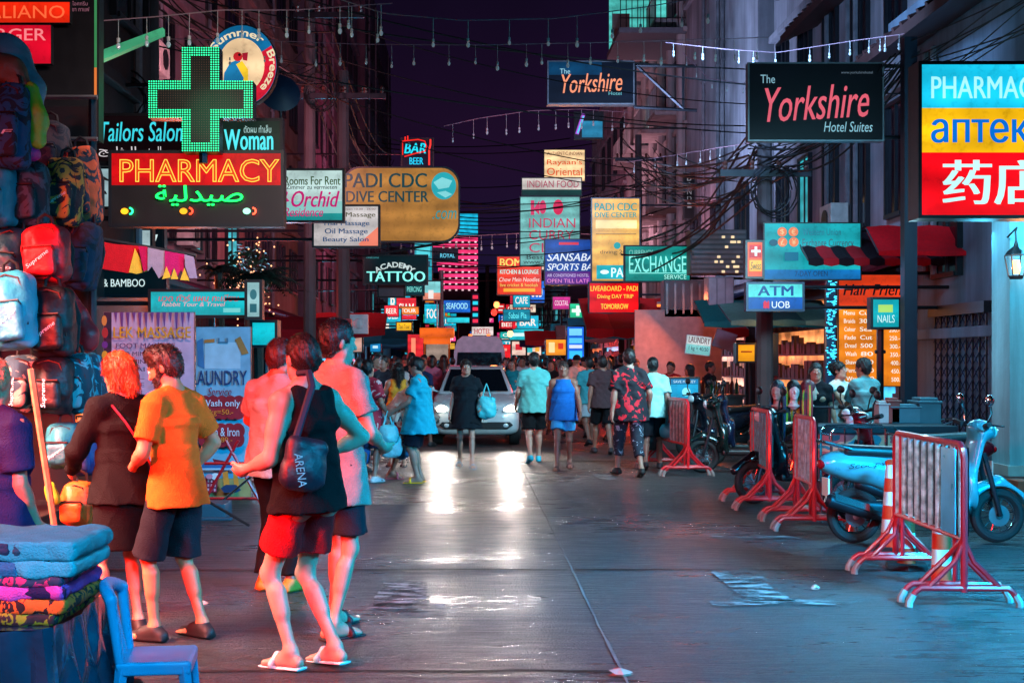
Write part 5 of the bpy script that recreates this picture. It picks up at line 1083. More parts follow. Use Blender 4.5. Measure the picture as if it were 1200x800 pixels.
# the middle of the street
person('woman in a dark loose dress walking toward us with a teal bag', PX(546, 19.3), 19.3, 1.63, 180, 'f', skin='#a87868', vox=.011, top=('#0c141c', .5, -.28, {'loose': .05}), bottom=('shorts', '#0a0f16', .55, {'loose': .04}), shoes=('sandal', '#7a8a94'), hair=('bun', '#241a1a'), pose=dict(W1, lh=(-.25, .12, 1.0), rh=(.26, .05, .84)), face=True, head=(6, 0))
person('man in a pale teal tee and black shorts walking away past the car', PX(626, 20.3), 20.3, 1.74, 5, skin='#b98a7a', vox=.012, top=('#5fb8b4', .55, -.12, {'loose': .04}), bottom=('shorts', '#0b0d12', .85), shoes=('shoe', '#18a8c0'), hair=('short', '#151112'), pose=dict(W2), fat=1.06)
person('person in a blue sleeveless top and light blue shorts walking toward us', PX(660, 19.0), 19.0, 1.60, 176, skin='#8c5c4c', vox=.011, top=('#1668b8', 0, -.12, {'loose': .03}), bottom=('shorts', '#3aa0d8', .62), shoes=('sandal', '#5a3a34'), hair=('short', '#2a1614'), pose=dict(W2), face=True)
mbk = None
def print_mat(key, a, b, sc=7, thr=.56):
    m = pmat(key, a, .85, var=0, bump=.2, bscale=60); nt = m.node_tree
    t = [q for q in nt.nodes if q.type == 'TEX_COORD'][0]; n = nt.nodes.new('ShaderNodeTexNoise'); n.inputs['Scale'].default_value = sc; n.inputs['Distortion'].default_value = 2.2
    r = nt.nodes.new('ShaderNodeValToRGB'); r.color_ramp.elements[0].position = thr-.01; r.color_ramp.elements[1].position = thr+.01; r.color_ramp.elements[0].color = lin(a); r.color_ramp.elements[1].color = lin(b)
    nt.links.new(t.outputs['Object'], n.inputs['Vector']); nt.links.new(n.outputs['Fac'], r.inputs[0]); nt.links.new(r.outputs[0], nt.nodes['Principled BSDF'].inputs['Base Color']); return m
person('man in a black jersey with red lightning shapes walking away by the barrier', PX(737, 17.9), 17.9, 1.78, 8, skin='#9c7462', vox=.011, top=('#0d0f1c', .62, -.16, {'loose': .045, 'mat': print_mat('jersey_print', '#0c0e1a', '#c8182c', 4.5, .58)}), bottom=('trousers', '#1a2230', 1.55, {'mat': print_mat('torn_denim', '#18202e', '#8d9aa8', 9, .62)}), shoes=('shoe', '#0a0a0e'), hair=('buzz', '#1a1414'), pose=dict(W1, rh=(.3, .05, .92)), fat=1.08)
person('person in a white shirt carrying bags half hidden by the man in the jersey', PX(765, 19.0), 19.0, 1.66, -10, skin='#8a6254', vox=.013, top=('#9fd8d4', .6, -.1, {'loose': .04}), bottom=('shorts', '#12141c', .9), shoes=('shoe', '#1a1a20'), hair=('short', '#100c0e'), pose=dict(W2))
person('man in a brown tee and black shorts seen from behind left of the jersey man', PX(706, 22.2), 22.2, 1.70, 4, skin='#8e5c4c', vox=.013, top=('#4c3438', .55, -.1, {'loose': .04}), bottom=('shorts', '#0c0c12', .85), shoes=('shoe', '#2a2428'), hair=('short', '#160f10'), pose=dict(W1))
person('person in a teal tee and pale shorts walking away behind the brown tee', PX(691, 24.5), 24.5, 1.68, 12, skin='#86584a', vox=.014, top=('#3f9aa4', .55, -.1), bottom=('shorts', '#a8b4bc', .8), shoes=('shoe', '#14141a'), hair=('short', '#120e10'), pose=dict(W2))
person('man in a salmon shirt and dark cap near the upright blue drinks board', PX(676, 27), 27, 1.74, 20, skin='#a06a56', vox=.014, top=('#d89a8c', .55, -.1), bottom=('shorts', '#20242e', .85), shoes=('shoe', '#1a1a20'), hair=('cap', '#101016'), pose=dict(W1))
person('woman in a teal dress between the car and the man in the pale tee', PX(600, 26.5), 26.5, 1.66, 170, 'f', skin='#9c6a5c', vox=.014, top=('#1c7a84', .4, -.3, {'loose': .03}), bottom=('skirt', '#1c6a74', .35), shoes=('sandal', '#30242a'), hair=('long', '#140e10'), face=True, pose=dict(W1))
# the knot of shoppers left of the car
person('person in a red and pink tie dye shirt at the back of the shopping group', PX(431, 17.0), 17.0, 1.62, -30, 'f', skin='#a06a58', vox=.011, top=('#b02840', .6, -.2, {'loose': .05, 'mat': print_mat('tie_dye', '#b41c34', '#e0a8a8', 5, .54)}), bottom=('shorts', '#20304c', .95), shoes=('shoe', '#b8b8bc'), hair=('short', '#0e0b0d'), pose=dict(rh=(.3, .1, .95)))
person('woman with dark hair in a white shirt bending over the shopping bags', PX(458, 17.6), 17.6, 1.60, -85, 'f', skin='#8e5c4c', vox=.011, top=('#c4ccd0', .5, -.1, {'loose': .03}), bottom=('shorts', '#0c0c10', .9), shoes=('sandal', '#b04a60'), hair=('bob', '#0c090c'), pose=dict(lean=(.75, 0), lh=(-.2, .62, .9), rh=(.2, .6, .95), pz=.90), head=(0, 20))
person('woman in a short amber top seen from behind in the shopping group', PX(466, 19.4), 19.4, 1.58, 15, 'f', skin='#a06c58', vox=.012, top=('#d08428', 0, .1, {'loose': .012}), bottom=('skirt', '#14121a', .3), shoes=('sandal', '#402c30'), hair=('long', '#100c0e'), pose=dict(lh=(-.22, .3, 1.05)))
person('man in a long turquoise tee and yellow sandals holding shopping bags', PX(491, 17.0), 17.0, 1.66, 80, skin='#a87462', vox=.011, top=('#18a8be', .55, -.24, {'loose': .05}), bottom=('shorts', '#0e1220', .92), shoes=('sandal', '#ffb810'), hair=('short', '#171010'), pose=dict(lh=(-.2, .32, 1.0), rh=(.2, .30, 1.02), le=(-.4, -1, -.6), re=(.4, -1, -.6)), head=(0, 22), fat=1.1)
person('person with dark hair in a pale green shirt behind the tie dye shirt', PX(421, 18.6), 18.6, 1.64, -20, skin='#a06c58', vox=.013, top=('#9fc0b0', .5, -.1), bottom=('shorts', '#2a2c38', .9), shoes=('shoe', '#2a2a30'), hair=('short', '#141014'))
# guests in red light at the bar under the white wall panel
person('bar guest in a red shirt beside the white wall panel', PX(786, 24.6), 24.6, 1.6, 150, skin='#a05a48', vox=.016, top=('#a0141c', .55, -.1), bottom=('shorts', '#1a1018', .9), shoes=('shoe', '#1a1a20'), hair=('short', '#120c0c'))
person('bar guest with long hair and a rust top under the laundry sign', PX(808, 25.0), 25.0, 1.55, 60, 'f', skin='#b0664c', vox=.016, top=('#b8481c', .5, -.1), bottom=('skirt', '#2a1418', .3), shoes=('shoe', '#1a1a20'), hair=('long', '#140a0a'))
person('bar guest in a dark tee leaning by the tilted grey board', PX(832, 24.4), 24.4, 1.6, -120, skin='#9a5240', vox=.016, top=('#1a1018', .55, -.1), bottom=('shorts', '#141018', .9), shoes=('shoe', '#1a1a20'), hair=('short', '#120c0c'))
person('stall keeper in a black tee behind the wig rail', PX(956, 15.9), 15.9, 1.58, 170, 'f', skin='#b07c66', vox=.014, top=('#101218', .5, -.1), bottom=('shorts', '#14141a', .9), shoes=('shoe', '#1a1a20'), hair=('long', '#0e0a0c'), face=True)
# the hair salon pair
person('woman in a white sleeveless blouse facing the man at the hair stall', PX(983, 16.2), 16.2, 1.60, -140, 'f', skin='#c08a72', vox=.010, top=('#e6e8e6', .2, -.1, {'loose': .02}), bottom=('skirt', '#20242c', .3), shoes=('shoe', '#202028'), hair=('bun', '#120d0f'), face=True, pose=dict(lh=(-.05, .32, .98), rh=(.12, .34, .98)), head=(10, -4))
person('man in a grey green tee with his back turned talking at the hair stall', PX(1013, 15.8), 15.8, 1.64, 28, skin='#a06a50', vox=.010, top=('#5f8f90', .6, -.14, {'loose': .04}), bottom=('shorts', '#1c2028', .9), shoes=('shoe', '#181820'), hair=('short', '#171012'), pose=dict(lh=(-.1, .34, 1.0), rh=(.14, .3, 1.0)), head=(15, 8))
# the crowd further off: eight kinds of walker, copied
protos = []
kinds = [('dark coat and shorts', '#1a1620', '#101018', '#140e10', 'm', 'short', 0), ('red shirt', '#a81c28', '#1a1a24', '#140e10', 'm', 'short', 175), ('white tee', '#b8b4b8', '#202430', '#1a1214', 'm', 'short', 180), ('long dark hair and a black top', '#100e14', '#1c2430', '#0e0a0c', 'f', 'long', 10),
         ('navy tee', '#162444', '#14141c', '#161012', 'm', 'short', 5), ('pink top', '#c05a70', '#22202c', '#120e10', 'f', 'bob', 178), ('olive tee and cap', '#4a4a34', '#1a1a20', '#28202a', 'm', 'cap', 0), ('teal blouse', '#1c7a80', '#16161e', '#0e0a0c', 'f', 'long', 172)]
random.seed(5)
slots = [(640, 30), (655, 33), (612, 31), (520, 30), (508, 33), (497, 29), (484, 31), (473, 34), (602, 36), (588, 38), (618, 42), (632, 46), (648, 40), (664, 44), (700, 31), (716, 34), (728, 30), (690, 38), (445, 27), (438, 32), (462, 38), (478, 44), (514, 42), (526, 48), (596, 52), (606, 56), (624, 60), (640, 54), (580, 60), (572, 66), (500, 56), (488, 62), (745, 27), (670, 60), (655, 70), (612, 72), (590, 78), (520, 66), (684, 30), (536, 58), (450, 22), (442, 24), (466, 25), (482, 26), (494, 24), (506, 27), (476, 28), (460, 30), (516, 36), (530, 38), (610, 34), (646, 28), (668, 33), (722, 38), (734, 42), (712, 26), (698, 46), (580, 46), (592, 42), (544, 70), (560, 74), (574, 80), (628, 78), (642, 64), (658, 52), (505, 48), (494, 70), (480, 56), (468, 50), (452, 34)]
ccnt = {}
for i, (px, Y) in enumerate(slots):
    kd = i % 8; n_, tc_, bc_, hc_, sx_, hs_, yw_ = kinds[kd]
    lab = 'distant walker with %s in the crowd past the car' % n_ if kd != 3 else 'distant walker with long dark hair and a black top in the crowd past the car'
    if len(protos) <= kd:
        o = person(lab, PX(px, Y), Y, random.uniform(1.58, 1.76), yw_, sx_, skin=['#8e5c4c', '#a06a58', '#9a6654', '#8a5a4e'][kd % 4], vox=.02, top=(tc_, .55, -.1, {'loose': .035}), bottom=('shorts', bc_, .85), shoes=('shoe', '#1a1a20'), hair=(hs_, hc_), group='walkers in the crowd past the car', pose=dict(W1 if kd % 2 else W2)); protos.append(o)
    else:
        o = copy_tree(protos[kd]); o.location = (PX(px, Y), Y, 0); s_ = random.uniform(.9, 1.02); o.scale = (s_,)*3; o.rotation_euler.z = math.radians(random.choice([0, 180])+random.uniform(-30, 30))
# ---------------------------------------------------------------- crowd barriers
RED = pmat('red_enamel', '#c81420', .35, coat=.3, var=.12, bump=.05)
def sheet_mat(key, cols, sc, soft=False):
    m = pmat(key, '#888888', .5, var=0, bump=.15, bscale=30); nt = m.node_tree; t = [q for q in nt.nodes if q.type == 'TEX_COORD'][0]
    mp = nt.nodes.new('ShaderNodeMapping'); mp.inputs['Scale'].default_value = sc; n = nt.nodes.new('ShaderNodeTexNoise'); n.inputs['Scale'].default_value = 1; n.inputs['Detail'].default_value = 3; n.inputs['Distortion'].default_value = .6 if not soft else 0; n.inputs['Detail'].default_value = 3 if not soft else 1
    r = nt.nodes.new('ShaderNodeValToRGB'); r.color_ramp.interpolation = 'CONSTANT' if not soft else 'LINEAR'
    while len(r.color_ramp.elements) < len(cols): r.color_ramp.elements.new(.5)
    for i, c in enumerate(cols): r.color_ramp.elements[i].position = .25+.5*i/len(cols); r.color_ramp.elements[i].color = lin(c)
    L = nt.links.new; L(t.outputs['Object'], mp.inputs[0]); L(mp.outputs[0], n.inputs['Vector']); L(n.outputs['Fac'], r.inputs[0]); L(r.outputs[0], nt.nodes['Principled BSDF'].inputs['Base Color']); return m
BARM = {True: pmat('bar_bamboo', '#bcb2b0', .5, var=.6, scale=14), False: pmat('bar_pale', '#9aa6aa', .45, var=.5, scale=12), 2: pmat('bar_teal', '#2a8f98', .4, var=.45, scale=12)}
def barrier(label, X0, Y0, X1, Y1, pm, blue=False):
    a, b = Vector((X0, Y0, 0)), Vector((X1, Y1, 0)); L = (b-a).length; c = (a+b)/2
    root = empty('crowd_barrier', c, label, 'barrier', 'red crowd barriers along the right side'); d = b-a; root.rotation_euler.z = math.atan2(-d.x, d.y)
    h = L/2; T = 1.06; z0 = .44
    loop = [(0, -h, .10), (0, -h, T-.08), (0, -h+.02, T-.03), (0, -h+.07, T)] + [(0, h-.07, T), (0, h-.02, T-.03), (0, h, T-.08), (0, h, .10)]
    mb = MB(); mb.tube(loop, .024, 8); mb.tube([(0, -h, z0), (0, h, z0)], .018, 8); mb.tube([(.0, -h+.13, T), (0, -h+.13, z0)], .016, 6); mb.tube([(0, h-.13, T), (0, h-.13, z0)], .016, 6)
    mb.build('frame', RED, root, smooth=True)
    mb = MB(); rows = []; n = int(L/.018)
    pass
    for zz in (z0+.02, T-.02):
        rows.append([(.022, -h+.03+(L-.06)*q/n, zz) for q in range(n+1)])
    mb.grid(rows); rows2 = [[(p[0]+.02, p[1], p[2]) for p in r] for r in rows]; mb.grid(rows2); mb.build('panel', pm, root, smooth=True)
    mb = MB(); nb = max(6, int(L/.145))
    for q in range(nb):
        yy = -h+.06+(L-.12)*q/(nb-1); kk_ = random.Random(q*7+int(Y0*10)); zs = [z0+.01+(T-z0-.02)*j/7 for j in range(8)]
        mb.tube([(0, yy, zz_) for zz_ in zs], [.0185*(1+.12*(j % 2)) for j in range(8)], 8)
    mb.build('bars', BARM[blue], root, smooth=True)
    if blue is True:
        mb = MB(); mb.box((-.05, -h+.03, z0+.03), (-.042, -h+.30, T-.03)); mb.build('sheet', pmat('aqua_film', '#48b8d8', .3, var=.2), root)
    for e_ in (-1, 1):
        for off in (0, -.17*e_):
            yy = e_*h+off; S = .36; mb = MB()
            mb.tube([(-S, yy, .03), (-S+.045, yy, .10), (-S+.08, yy, .125), (S-.08, yy, .125), (S-.045, yy, .10), (S, yy, .03)], .021, 8)
            for q in (-1, 1): mb.tube([(q*.23, yy, .13), (q*.06, yy, .30), (0, e_*h+off*.25, .43)], .018, 7)
            if off: mb.tube([(0, yy, .125), (0, yy, z0)], .016, 6)
            lg = mb.build('leg_stand', RED, root, smooth=True)
            for q in (-1, 1):
                m2 = MB(); m2.tube([(q*S, yy, .002), (q*(S-.002), yy, .034), (q*(S-.03), yy, .083)], [.027, .026, .0235], 8); m2.build('foot_cap', pmat('foot_white', '#8f827e', .5, var=.3), lg, smooth=True)
    return root
barrier('nearest red barrier with a bamboo patterned sheet in front of the cyan scooter', 3.24, 8.38, 3.28, 9.85, sheet_mat('sheet_bamboo', ['#16141c', '#2a2630', '#1c1a24', '#342e38', '#20262e'], (1, 6, 2)), True)
barrier('second nearest red barrier with grey and white slatted sheet beside the chrome rack', 3.26, 12.1, 3.31, 13.0, sheet_mat('sheet_slats', ['#14181c', '#30383c', '#202428'], (1, 16, 2)))
barrier('red barrier with a teal tinted panel in front of a black motorbike', 3.24, 13.8, 3.28, 14.85, sheet_mat('sheet_teal', ['#1a8a98', '#2ab0b8', '#186878', '#48c0c4', '#9ad4d4'], (1, 7, 4)), 2)
barrier('furthest red barrier with pale streaked panel beside the man in the jersey', 3.06, 17.9, 2.86, 19.4, sheet_mat('sheet_pale', ['#2a2428', '#4a4246', '#1a5a60', '#1c1c22'], (1, 11, 2)))

# ---------------------------------------------------------------- traffic cones and posts
def cone(label, x, y, h, tilt=0, kind='cone'):
    root = empty('traffic_cone', (x, y, 0), label, 'traffic cone'); root.rotation_euler = (0, tilt, .3)
    mb = MB(); mb.prism([(math.cos(q*math.pi/3)*.17, math.sin(q*math.pi/3)*.17) for q in range(6)], 0, .045, 'z'); mb.build('base', RUBBER, root, bevel=.008)
    r0, r1 = (.115, .04) if kind == 'cone' else (.07, .06); r = lambda t: r0+(r1-r0)*t
    bands = 6 if kind == 'cone' else 4
    for i in range(bands):
        t0, t1 = i/bands, (i+1)/bands; mb = MB(); mb.lathe([(r(t0), .046+t0*(h-.05)), (r(t1), .0455+t1*(h-.05))], n=20)
        mb.build('body' if i % 2 == 0 else 'reflective_band', pmat('cone_orange', '#e0381a', .45) if i % 2 == 0 else pmat('cone_white', '#d6d2cc', .4), root, smooth=True)
    mb = MB(); mb.lathe([(r1+.004, h-.006), (r1+.006, h+.02), (r1*.6, h+.035)], n=16); mb.build('cap', pmat('cone_orange', '#e0381a', .45), root, smooth=True)
cone('tall orange and white cone leaning beside the scooter and the near barrier', PX(1048, 10.9), 10.9, .74, -.05)
cone('short striped post standing behind the left leg of the near barrier', PX(1062, 9.95), 9.95, .52, 0, 'post')
cone('short striped post standing under the right half of the near barrier', PX(1103, 9.15), 9.15, .50, 0, 'post')

# ---------------------------------------------------------------- scooters and motorbikes
def wheel(parent, x, r, spokes=True):
    mb = MB(); N = 28
    rows = []
    for k in range(N):
        a = 2*math.pi*k/N; rows.append([(x+(r-.045+.045*math.cos(b))*math.cos(a), .048*math.sin(b), r+(r-.045+.045*math.cos(b))*math.sin(a)) for b in [2*math.pi*j/10 for j in range(10)]])
    rows.append(rows[0]); rows = [q+[q[0]] for q in rows]; mb.grid(rows)
    w = mb.build('wheel', RUBBER, parent, smooth=True)
    mb = MB(); rr = r-.088
    for k in range(N):
        a0, a1 = 2*math.pi*k/N, 2*math.pi*(k+1)/N
        mb.tube([(x+rr*math.cos(a0), 0, r+rr*math.sin(a0)), (x+rr*math.cos(a1), 0, r+rr*math.sin(a1))], .013, 5, caps=False)
    for k in range(12):
        a = 2*math.pi*k/12; mb.tube([(x+.03*math.cos(a), .012*(-1)**k, r+.03*math.sin(a)), (x+rr*math.cos(a+.2), 0, r+rr*math.sin(a+.2))], .006, 5)
    mb.tube([(x, -.06, r), (x, .06, r)], .032, 10)
    mb.build('rim', CHROME, w, smooth=True)
    mb = MB(); mb.lathe([(.045, 0), (.095, 0), (.095, .004), (.045, .004)], n=20, M=Matrix.Translation((x, -.045, r)) @ Matrix.Rotation(math.pi/2, 4, 'X')); mb.build('brake_disc', METAL_GREY, w)
    return w
def scooter(label, x, y, rz, body_c, name='scooter', group=None, wr=.245, cat='scooter', lit=False):
    root = empty(name, (x, y, 0), label, cat, group, rz); BM = pmat('enamel_'+body_c.strip('#'), body_c, .28, coat=.6, var=.06, scale=3)
    wb = .64
    wheel(root, -wb, wr); wheel(root, wb, wr)
    MY = lambda a: Matrix.Rotation(math.radians(a), 4, 'Y')
    v = .014
    blob('rear_body', [('e', (-.52, 0, .66), (.42, .15, .15), MY(8), .05), ('e', (-.25, 0, .60), (.24, .155, .17), None, .08), ('e', (-.80, 0, .72), (.16, .10, .08), MY(-10), .06), ('c', (-.64, -.2, .35), (-.64, .2, .35), .13, .13, -.03)], v, BM, root)
    blob('front_shield', [('t', (.30, 0, .30), (.47, 0, .98), (.17, .05), (.15, .055), (0, 1, 0), .04), ('e', (.50, 0, 1.0), (.12, .14, .09), MY(20), .06), ('e', (.36, 0, .5), (.07, .19, .22), MY(-14), .05)], v, BM, root)
    blob('front_fender', [('c', (wb-.2, 0, .44), (wb, 0, .52), .075, .075, .03), ('c', (wb, 0, .52), (wb+.23, 0, .38), .075, .06, .03), ('c', (wb, -.1, wr), (wb, .1, wr), wr+.012, wr+.012, -.02)], .012, BM, root)
    blob('footboard', [('b', (.08, 0, .30), (.30, .14, .045), None, .03, .03), ('b', (-.15, 0, .40), (.12, .12, .12), MY(25), .04, .05)], v, BLACK, root)
    blob('seat', [('b', (-.42, 0, .81), (.34, .125, .05), MY(3), .045, .03), ('e', (-.20, 0, .80), (.16, .115, .05), None, .04)], v, pmat('seat_vinyl', '#17171b', .45, bump=.1), root)
    blob('engine', [('b', (-.45, .02, .30), (.24, .09, .08), MY(4), .05, .03), ('e', (-.62, .1, .29), (.14, .06, .11), None, .03), ('c', (-.3, 0, .42), (-.58, 0, .52), .05, .06, .03)], v, METAL_DARK, root)
    mb = MB(); mb.tube([(-.2, -.12, .22), (-.4, -.15, .24), (-.55, -.16, .28)], [.02, .03, .05], 10); mb.tube([(-.55, -.16, .28), (-.92, -.17, .40), (-.95, -.17, .41)], [.058, .062, .03], 12); ex_ = mb.build('exhaust', METAL_DARK, root, smooth=True)
    mb = MB(); mb.box((-.88, -.236, .31), (-.58, -.228, .37), M=Matrix.Translation((0, 0, 0))); mb.v = [(p[0], p[1], p[2]+(-.58-p[0])*.32) for p in mb.v]; mb.build('heat_shield', CHROME, ex_)
    for sd in (-1, 1):
        mb = MB(); mb.tube([(wb, sd*.075, wr), (wb-.10, sd*.075, .62), (wb-.14, sd*.05, .80)], [.022, .024, .022], 8); mb.build('fork', METAL_DARK, root, smooth=True)
    mb = MB(); mb.tube([(.42, -.34, 1.06), (.47, -.18, 1.02), (.52, 0, 1.0), (.47, .18, 1.02), (.42, .34, 1.06)], .016, 8); hb = mb.build('handlebar', METAL_DARK, root, smooth=True)
    for sd in (-1, 1):
        mb = MB(); mb.tube([(.43, sd*.24, 1.045), (.415, sd*.36, 1.063)], .024, 8); mb.build('grip', RUBBER, hb, smooth=True)
        mb = MB(); mb.tube([(.45, sd*.22, 1.05), (.47, sd*.28, 1.16), (.45, sd*.30, 1.22)], .009, 6); mb.ball((.44, sd*.31, 1.27), (.025, .075, .05), 12); mb.build('mirror', BLACK if name != 'scooter' else CHROME, hb, smooth=True)
        mb = MB(); mb.tube([(.50, sd*.15, 1.05), (.60, sd*.24, 1.04)], .009, 6); mb.build('brake_lever', CHROME, hb)
    mb = MB(); mb.ball((.585, 0, .985), (.05, .085, .065), 14); mb.build('headlight', pmat('headlight_glass', '#c8d4d8', .08, spec=.8, var=.05), root, smooth=True)
    mb = MB(); mb.ball((-.935, 0, .70), (.04, .08, .045), 12); mb.build('tail_light', pmat('tail_red', '#b00814', .15, spec=.7), root, smooth=True)
    mb = MB(); mb.tube([(-.70, -.13, .84), (-.93, -.11, .90), (-.97, 0, .905), (-.93, .11, .90), (-.70, .13, .84)], .014, 8); mb.build('grab_rail', CHROME, root, smooth=True)
    mb = MB(); mb.tube([(-.05, .1, .26), (-.1, .22, .01)], .014, 6); mb.build('kickstand', METAL_DARK, root)
    mb = MB(); mb.box((-.90, -.09, .42), (-.885, .09, .58)); mb.build('number_plate', paint('#c8c8c0'), root); 
    return root
sc1 = scooter('cyan scooter with chrome wheels parked side on behind the nearest barrier', (PX(1002, 11.3)+PX(1172, 11.3))/2, 11.35, .03, '#3f929c')
mb = MB(); put_text(mb, 'Scoopy', lambda u, v: (-.74+.34*u, -.163, .655+.06*v+.03*u), 0, .25); mb.build('lettering', paint('#0a2a34'), sc1)
scooter('black motorbike parked behind the furthest red barrier', 5.1, 17.6, math.radians(158), '#0a0e16', 'motorbike', 'dark motorbikes parked behind the barriers', cat='motorbike')
scooter('black motorbike with silver wheel between the two middle barriers', 3.85, 14.6, math.radians(192), '#0c0c12', 'motorbike', 'dark motorbikes parked behind the barriers', cat='motorbike')
scooter('dark motorbike with red flank behind the second nearest barrier', 4.5, 13.2, math.radians(186), '#5a0c18', 'motorbike', 'dark motorbikes parked behind the barriers', cat='motorbike')
scooter('black motorbike close beside the wall behind the second barrier', 5.0, 15.3, math.radians(200), '#0e1018', 'motorbike', 'dark motorbikes parked behind the barriers', cat='motorbike')
scooter('black motorbike pointing at the road past the lit drinks cooler', 4.2, 21.4, math.radians(205), '#0c1420', 'motorbike', 'dark motorbikes parked behind the barriers', cat='motorbike')
scooter('dark green motorbike between the furthest barrier and the jersey man', 4.0, 18.4, math.radians(175), '#0c1c1a', 'motorbike', 'dark motorbikes parked behind the barriers', cat='motorbike')
scooter('navy motorbike facing the street beside the lit drinks cooler', 4.35, 19.6, math.radians(170), '#101a34', 'motorbike', 'dark motorbikes parked behind the barriers', cat='motorbike')

# ---------------------------------------------------------------- the white car and the van behind
CARW = pmat('car_white', '#cfd6d8', .25, coat=.8, var=.03)
def car():
    X0, Y0 = PX(558, 24.2), 24.2
    root = empty('car', (X0, Y0+1.9, 0), 'white hatchback with blazing headlights rolling down the middle of the street', 'car')
    o = -1.9       # nose at y=o
    def ring(y, zb, zt, w, e_=.32, n=28):
        r = []
        for k in range(n):
            a = 2*math.pi*k/n; c, s = math.cos(a), math.sin(a)
            r.append((w*math.copysign(abs(c)**e_, c), o+y, (zb+zt)/2+(zt-zb)/2*math.copysign(abs(s)**e_, s)))
        return r
    st = [(0, .36, .60, .52, .5), (.03, .27, .70, .70, .42), (.12, .21, .78, .80, .36), (.35, .19, .86, .83, .33), (.75, .19, .95, .84, .3), (1.05, .19, 1.0, .845, .3), (2.2, .19, 1.0, .85, .3), (3.3, .2, .99, .84, .3), (3.65, .26, .95, .80, .34), (3.75, .35, .85, .72, .4)]
    mb = MB(); rows = [ring(*q) for q in st]; rows = [r+[r[0]] for r in rows]; mb.grid(rows); mb.add(rows[0][:-1], [tuple(range(len(rows[0])-1))]); mb.add(rows[-1][:-1], [tuple(range(len(rows[0])-1))])
    mb.build('body', CARW, root, smooth=True, sharp=60)
    # cabin
    base = [(-.74, o+.92, .97), (.74, o+.92, .97), (.76, o+2.4, .985), (.72, o+3.62, .965), (-.72, o+3.62, .965), (-.76, o+2.4, .985)]
    roof = [(-.55, o+1.72, 1.47), (.55, o+1.72, 1.47), (.58, o+2.5, 1.52), (.52, o+3.35, 1.44), (-.52, o+3.35, 1.44), (-.58, o+2.5, 1.52)]
    mb = MB(); mb.add(base+roof, [(0, 1, 7, 6), (1, 2, 8, 7), (2, 3, 9, 8), (3, 4, 10, 9), (4, 5, 11, 10), (5, 0, 6, 11), (6, 7, 8, 11), (8, 9, 10, 11)]); mb.build('cabin', CARW, root, smooth=True, bevel=.05, sharp=50)
    def lerp(a, b, t): return tuple(a[i]+(b[i]-a[i])*t for i in range(3))
    GL = pmat('car_glass', '#0a1216', .06, spec=.9, var=.05)
    mb = MB(); nx = 8; rows = []
    for j in range(5):
        t = .07+.84*j/4; L_, R_ = lerp(base[0], roof[0], t), lerp(base[1], roof[1], t)
        rows.append([tuple(np.array(lerp(L_, R_, .06+.88*i/nx)) + np.array((0, -.025-.03*math.sin(math.pi*i/nx), .02))) for i in range(nx+1)])
    mb.grid(rows); mb.build('windscreen', GL, root, smooth=True)
    for s_, (a, b, c, d) in ((1, (1, 2, 8, 7)), (-1, (0, 5, 11, 6))):
        pts = base+roof; A, B_, Cc, D = pts[a], pts[b], pts[c], pts[d]
        q = [lerp(lerp(A, B_, u), lerp(D, Cc, u), v) for u, v in ((.25, .1), (.95, .1), (.95, .85), (.12, .85))]; mb = MB(); mb.add([(p[0]+s_*.02, p[1], p[2]) for p in q]+[(p[0]-s_*.05, p[1], p[2]) for p in q], [(0, 1, 2, 3), (4, 5, 6, 7), (0, 1, 5, 4), (1, 2, 6, 5), (2, 3, 7, 6), (3, 0, 4, 7)]); mb.build('side_window', GL, root)
    # lower grille, fog lamps, plate, bonnet badge, wipers
    mb = MB(); mb.prism([(-.64, .46), (-.70, .40), (-.60, .33), (.60, .33), (.70, .40), (.64, .46)], o-.028, o+.08); mb.build('lower_grille', BLACK, root, bevel=.012)
    mb = MB(); mb.prism([(-.36, .665), (-.42, .70), (.42, .70), (.36, .665), (.2, .645), (-.2, .645)], o-.03, o+.10); mb.build('upper_grille', BLACK, root)
    mb = MB(); mb.ball((0, o-.035, .685), (.05, .012, .04), 12); mb.build('badge', CHROME, root, smooth=True)
    mb = MB(); mb.box((-.21, o-.055, .455), (.21, o-.03, .575)); pl = mb.build('number_plate', paint('#d6d4cc'), root)
    mb = MB(); put_text(mb, '6กต 197', lambda u, v: (-.17+.34*u, o-.0565, .48+.075*v)); mb.build('lettering', paint('#101018'), pl)
    for s_ in (-1, 1):
        Q = [(s_*.50, o-.012, .66), (s_*.72, o+.03, .64), (s_*.805, o+.12, .72), (s_*.80, o+.30, .835), (s_*.66, o+.12, .80), (s_*.52, o+.02, .73)]
        mb = MB(); mb.add([(p[0], p[1]-.02, p[2]) for p in Q]+[(p[0], p[1]+.12, p[2]-.02) for p in Q], [tuple(range(6)), tuple(range(6, 12))]+[(i, (i+1) % 6, 6+(i+1) % 6, 6+i) for i in range(6)])
        hl = mb.build('headlight', pmat('headlight_glass', '#c8d4d8', .08, spec=.8, var=.05), root)
        mb = MB(); mb.ball((s_*.655, o-.02, .715), (.095, .04, .06), 14); mb.build('bulb', glow('#fff2dc', 24, 0), hl, smooth=True)
        mb = MB(); mb.ball((s_*.56, o-.03, .395), (.05, .02, .04), 12); mb.build('fog_light', pmat('headlight_glass', '#c8d4d8', .08), root, smooth=True)
        mb = MB(); mb.tube([(s_*.74, o+1.18, 1.0), (s_*.84, o+1.16, 1.04)], .02, 6); mb.ball((s_*.90, o+1.16, 1.06), (.09, .05, .065), 12); mb.build('wing_mirror', CARW, root, smooth=True)
        mb = MB(); mb.tube([(s_*.3, o+.98, 1.03), (-s_*.1 + s_*.15, o+1.2, 1.14)], .008, 5); mb.build('wiper', BLACK, root)
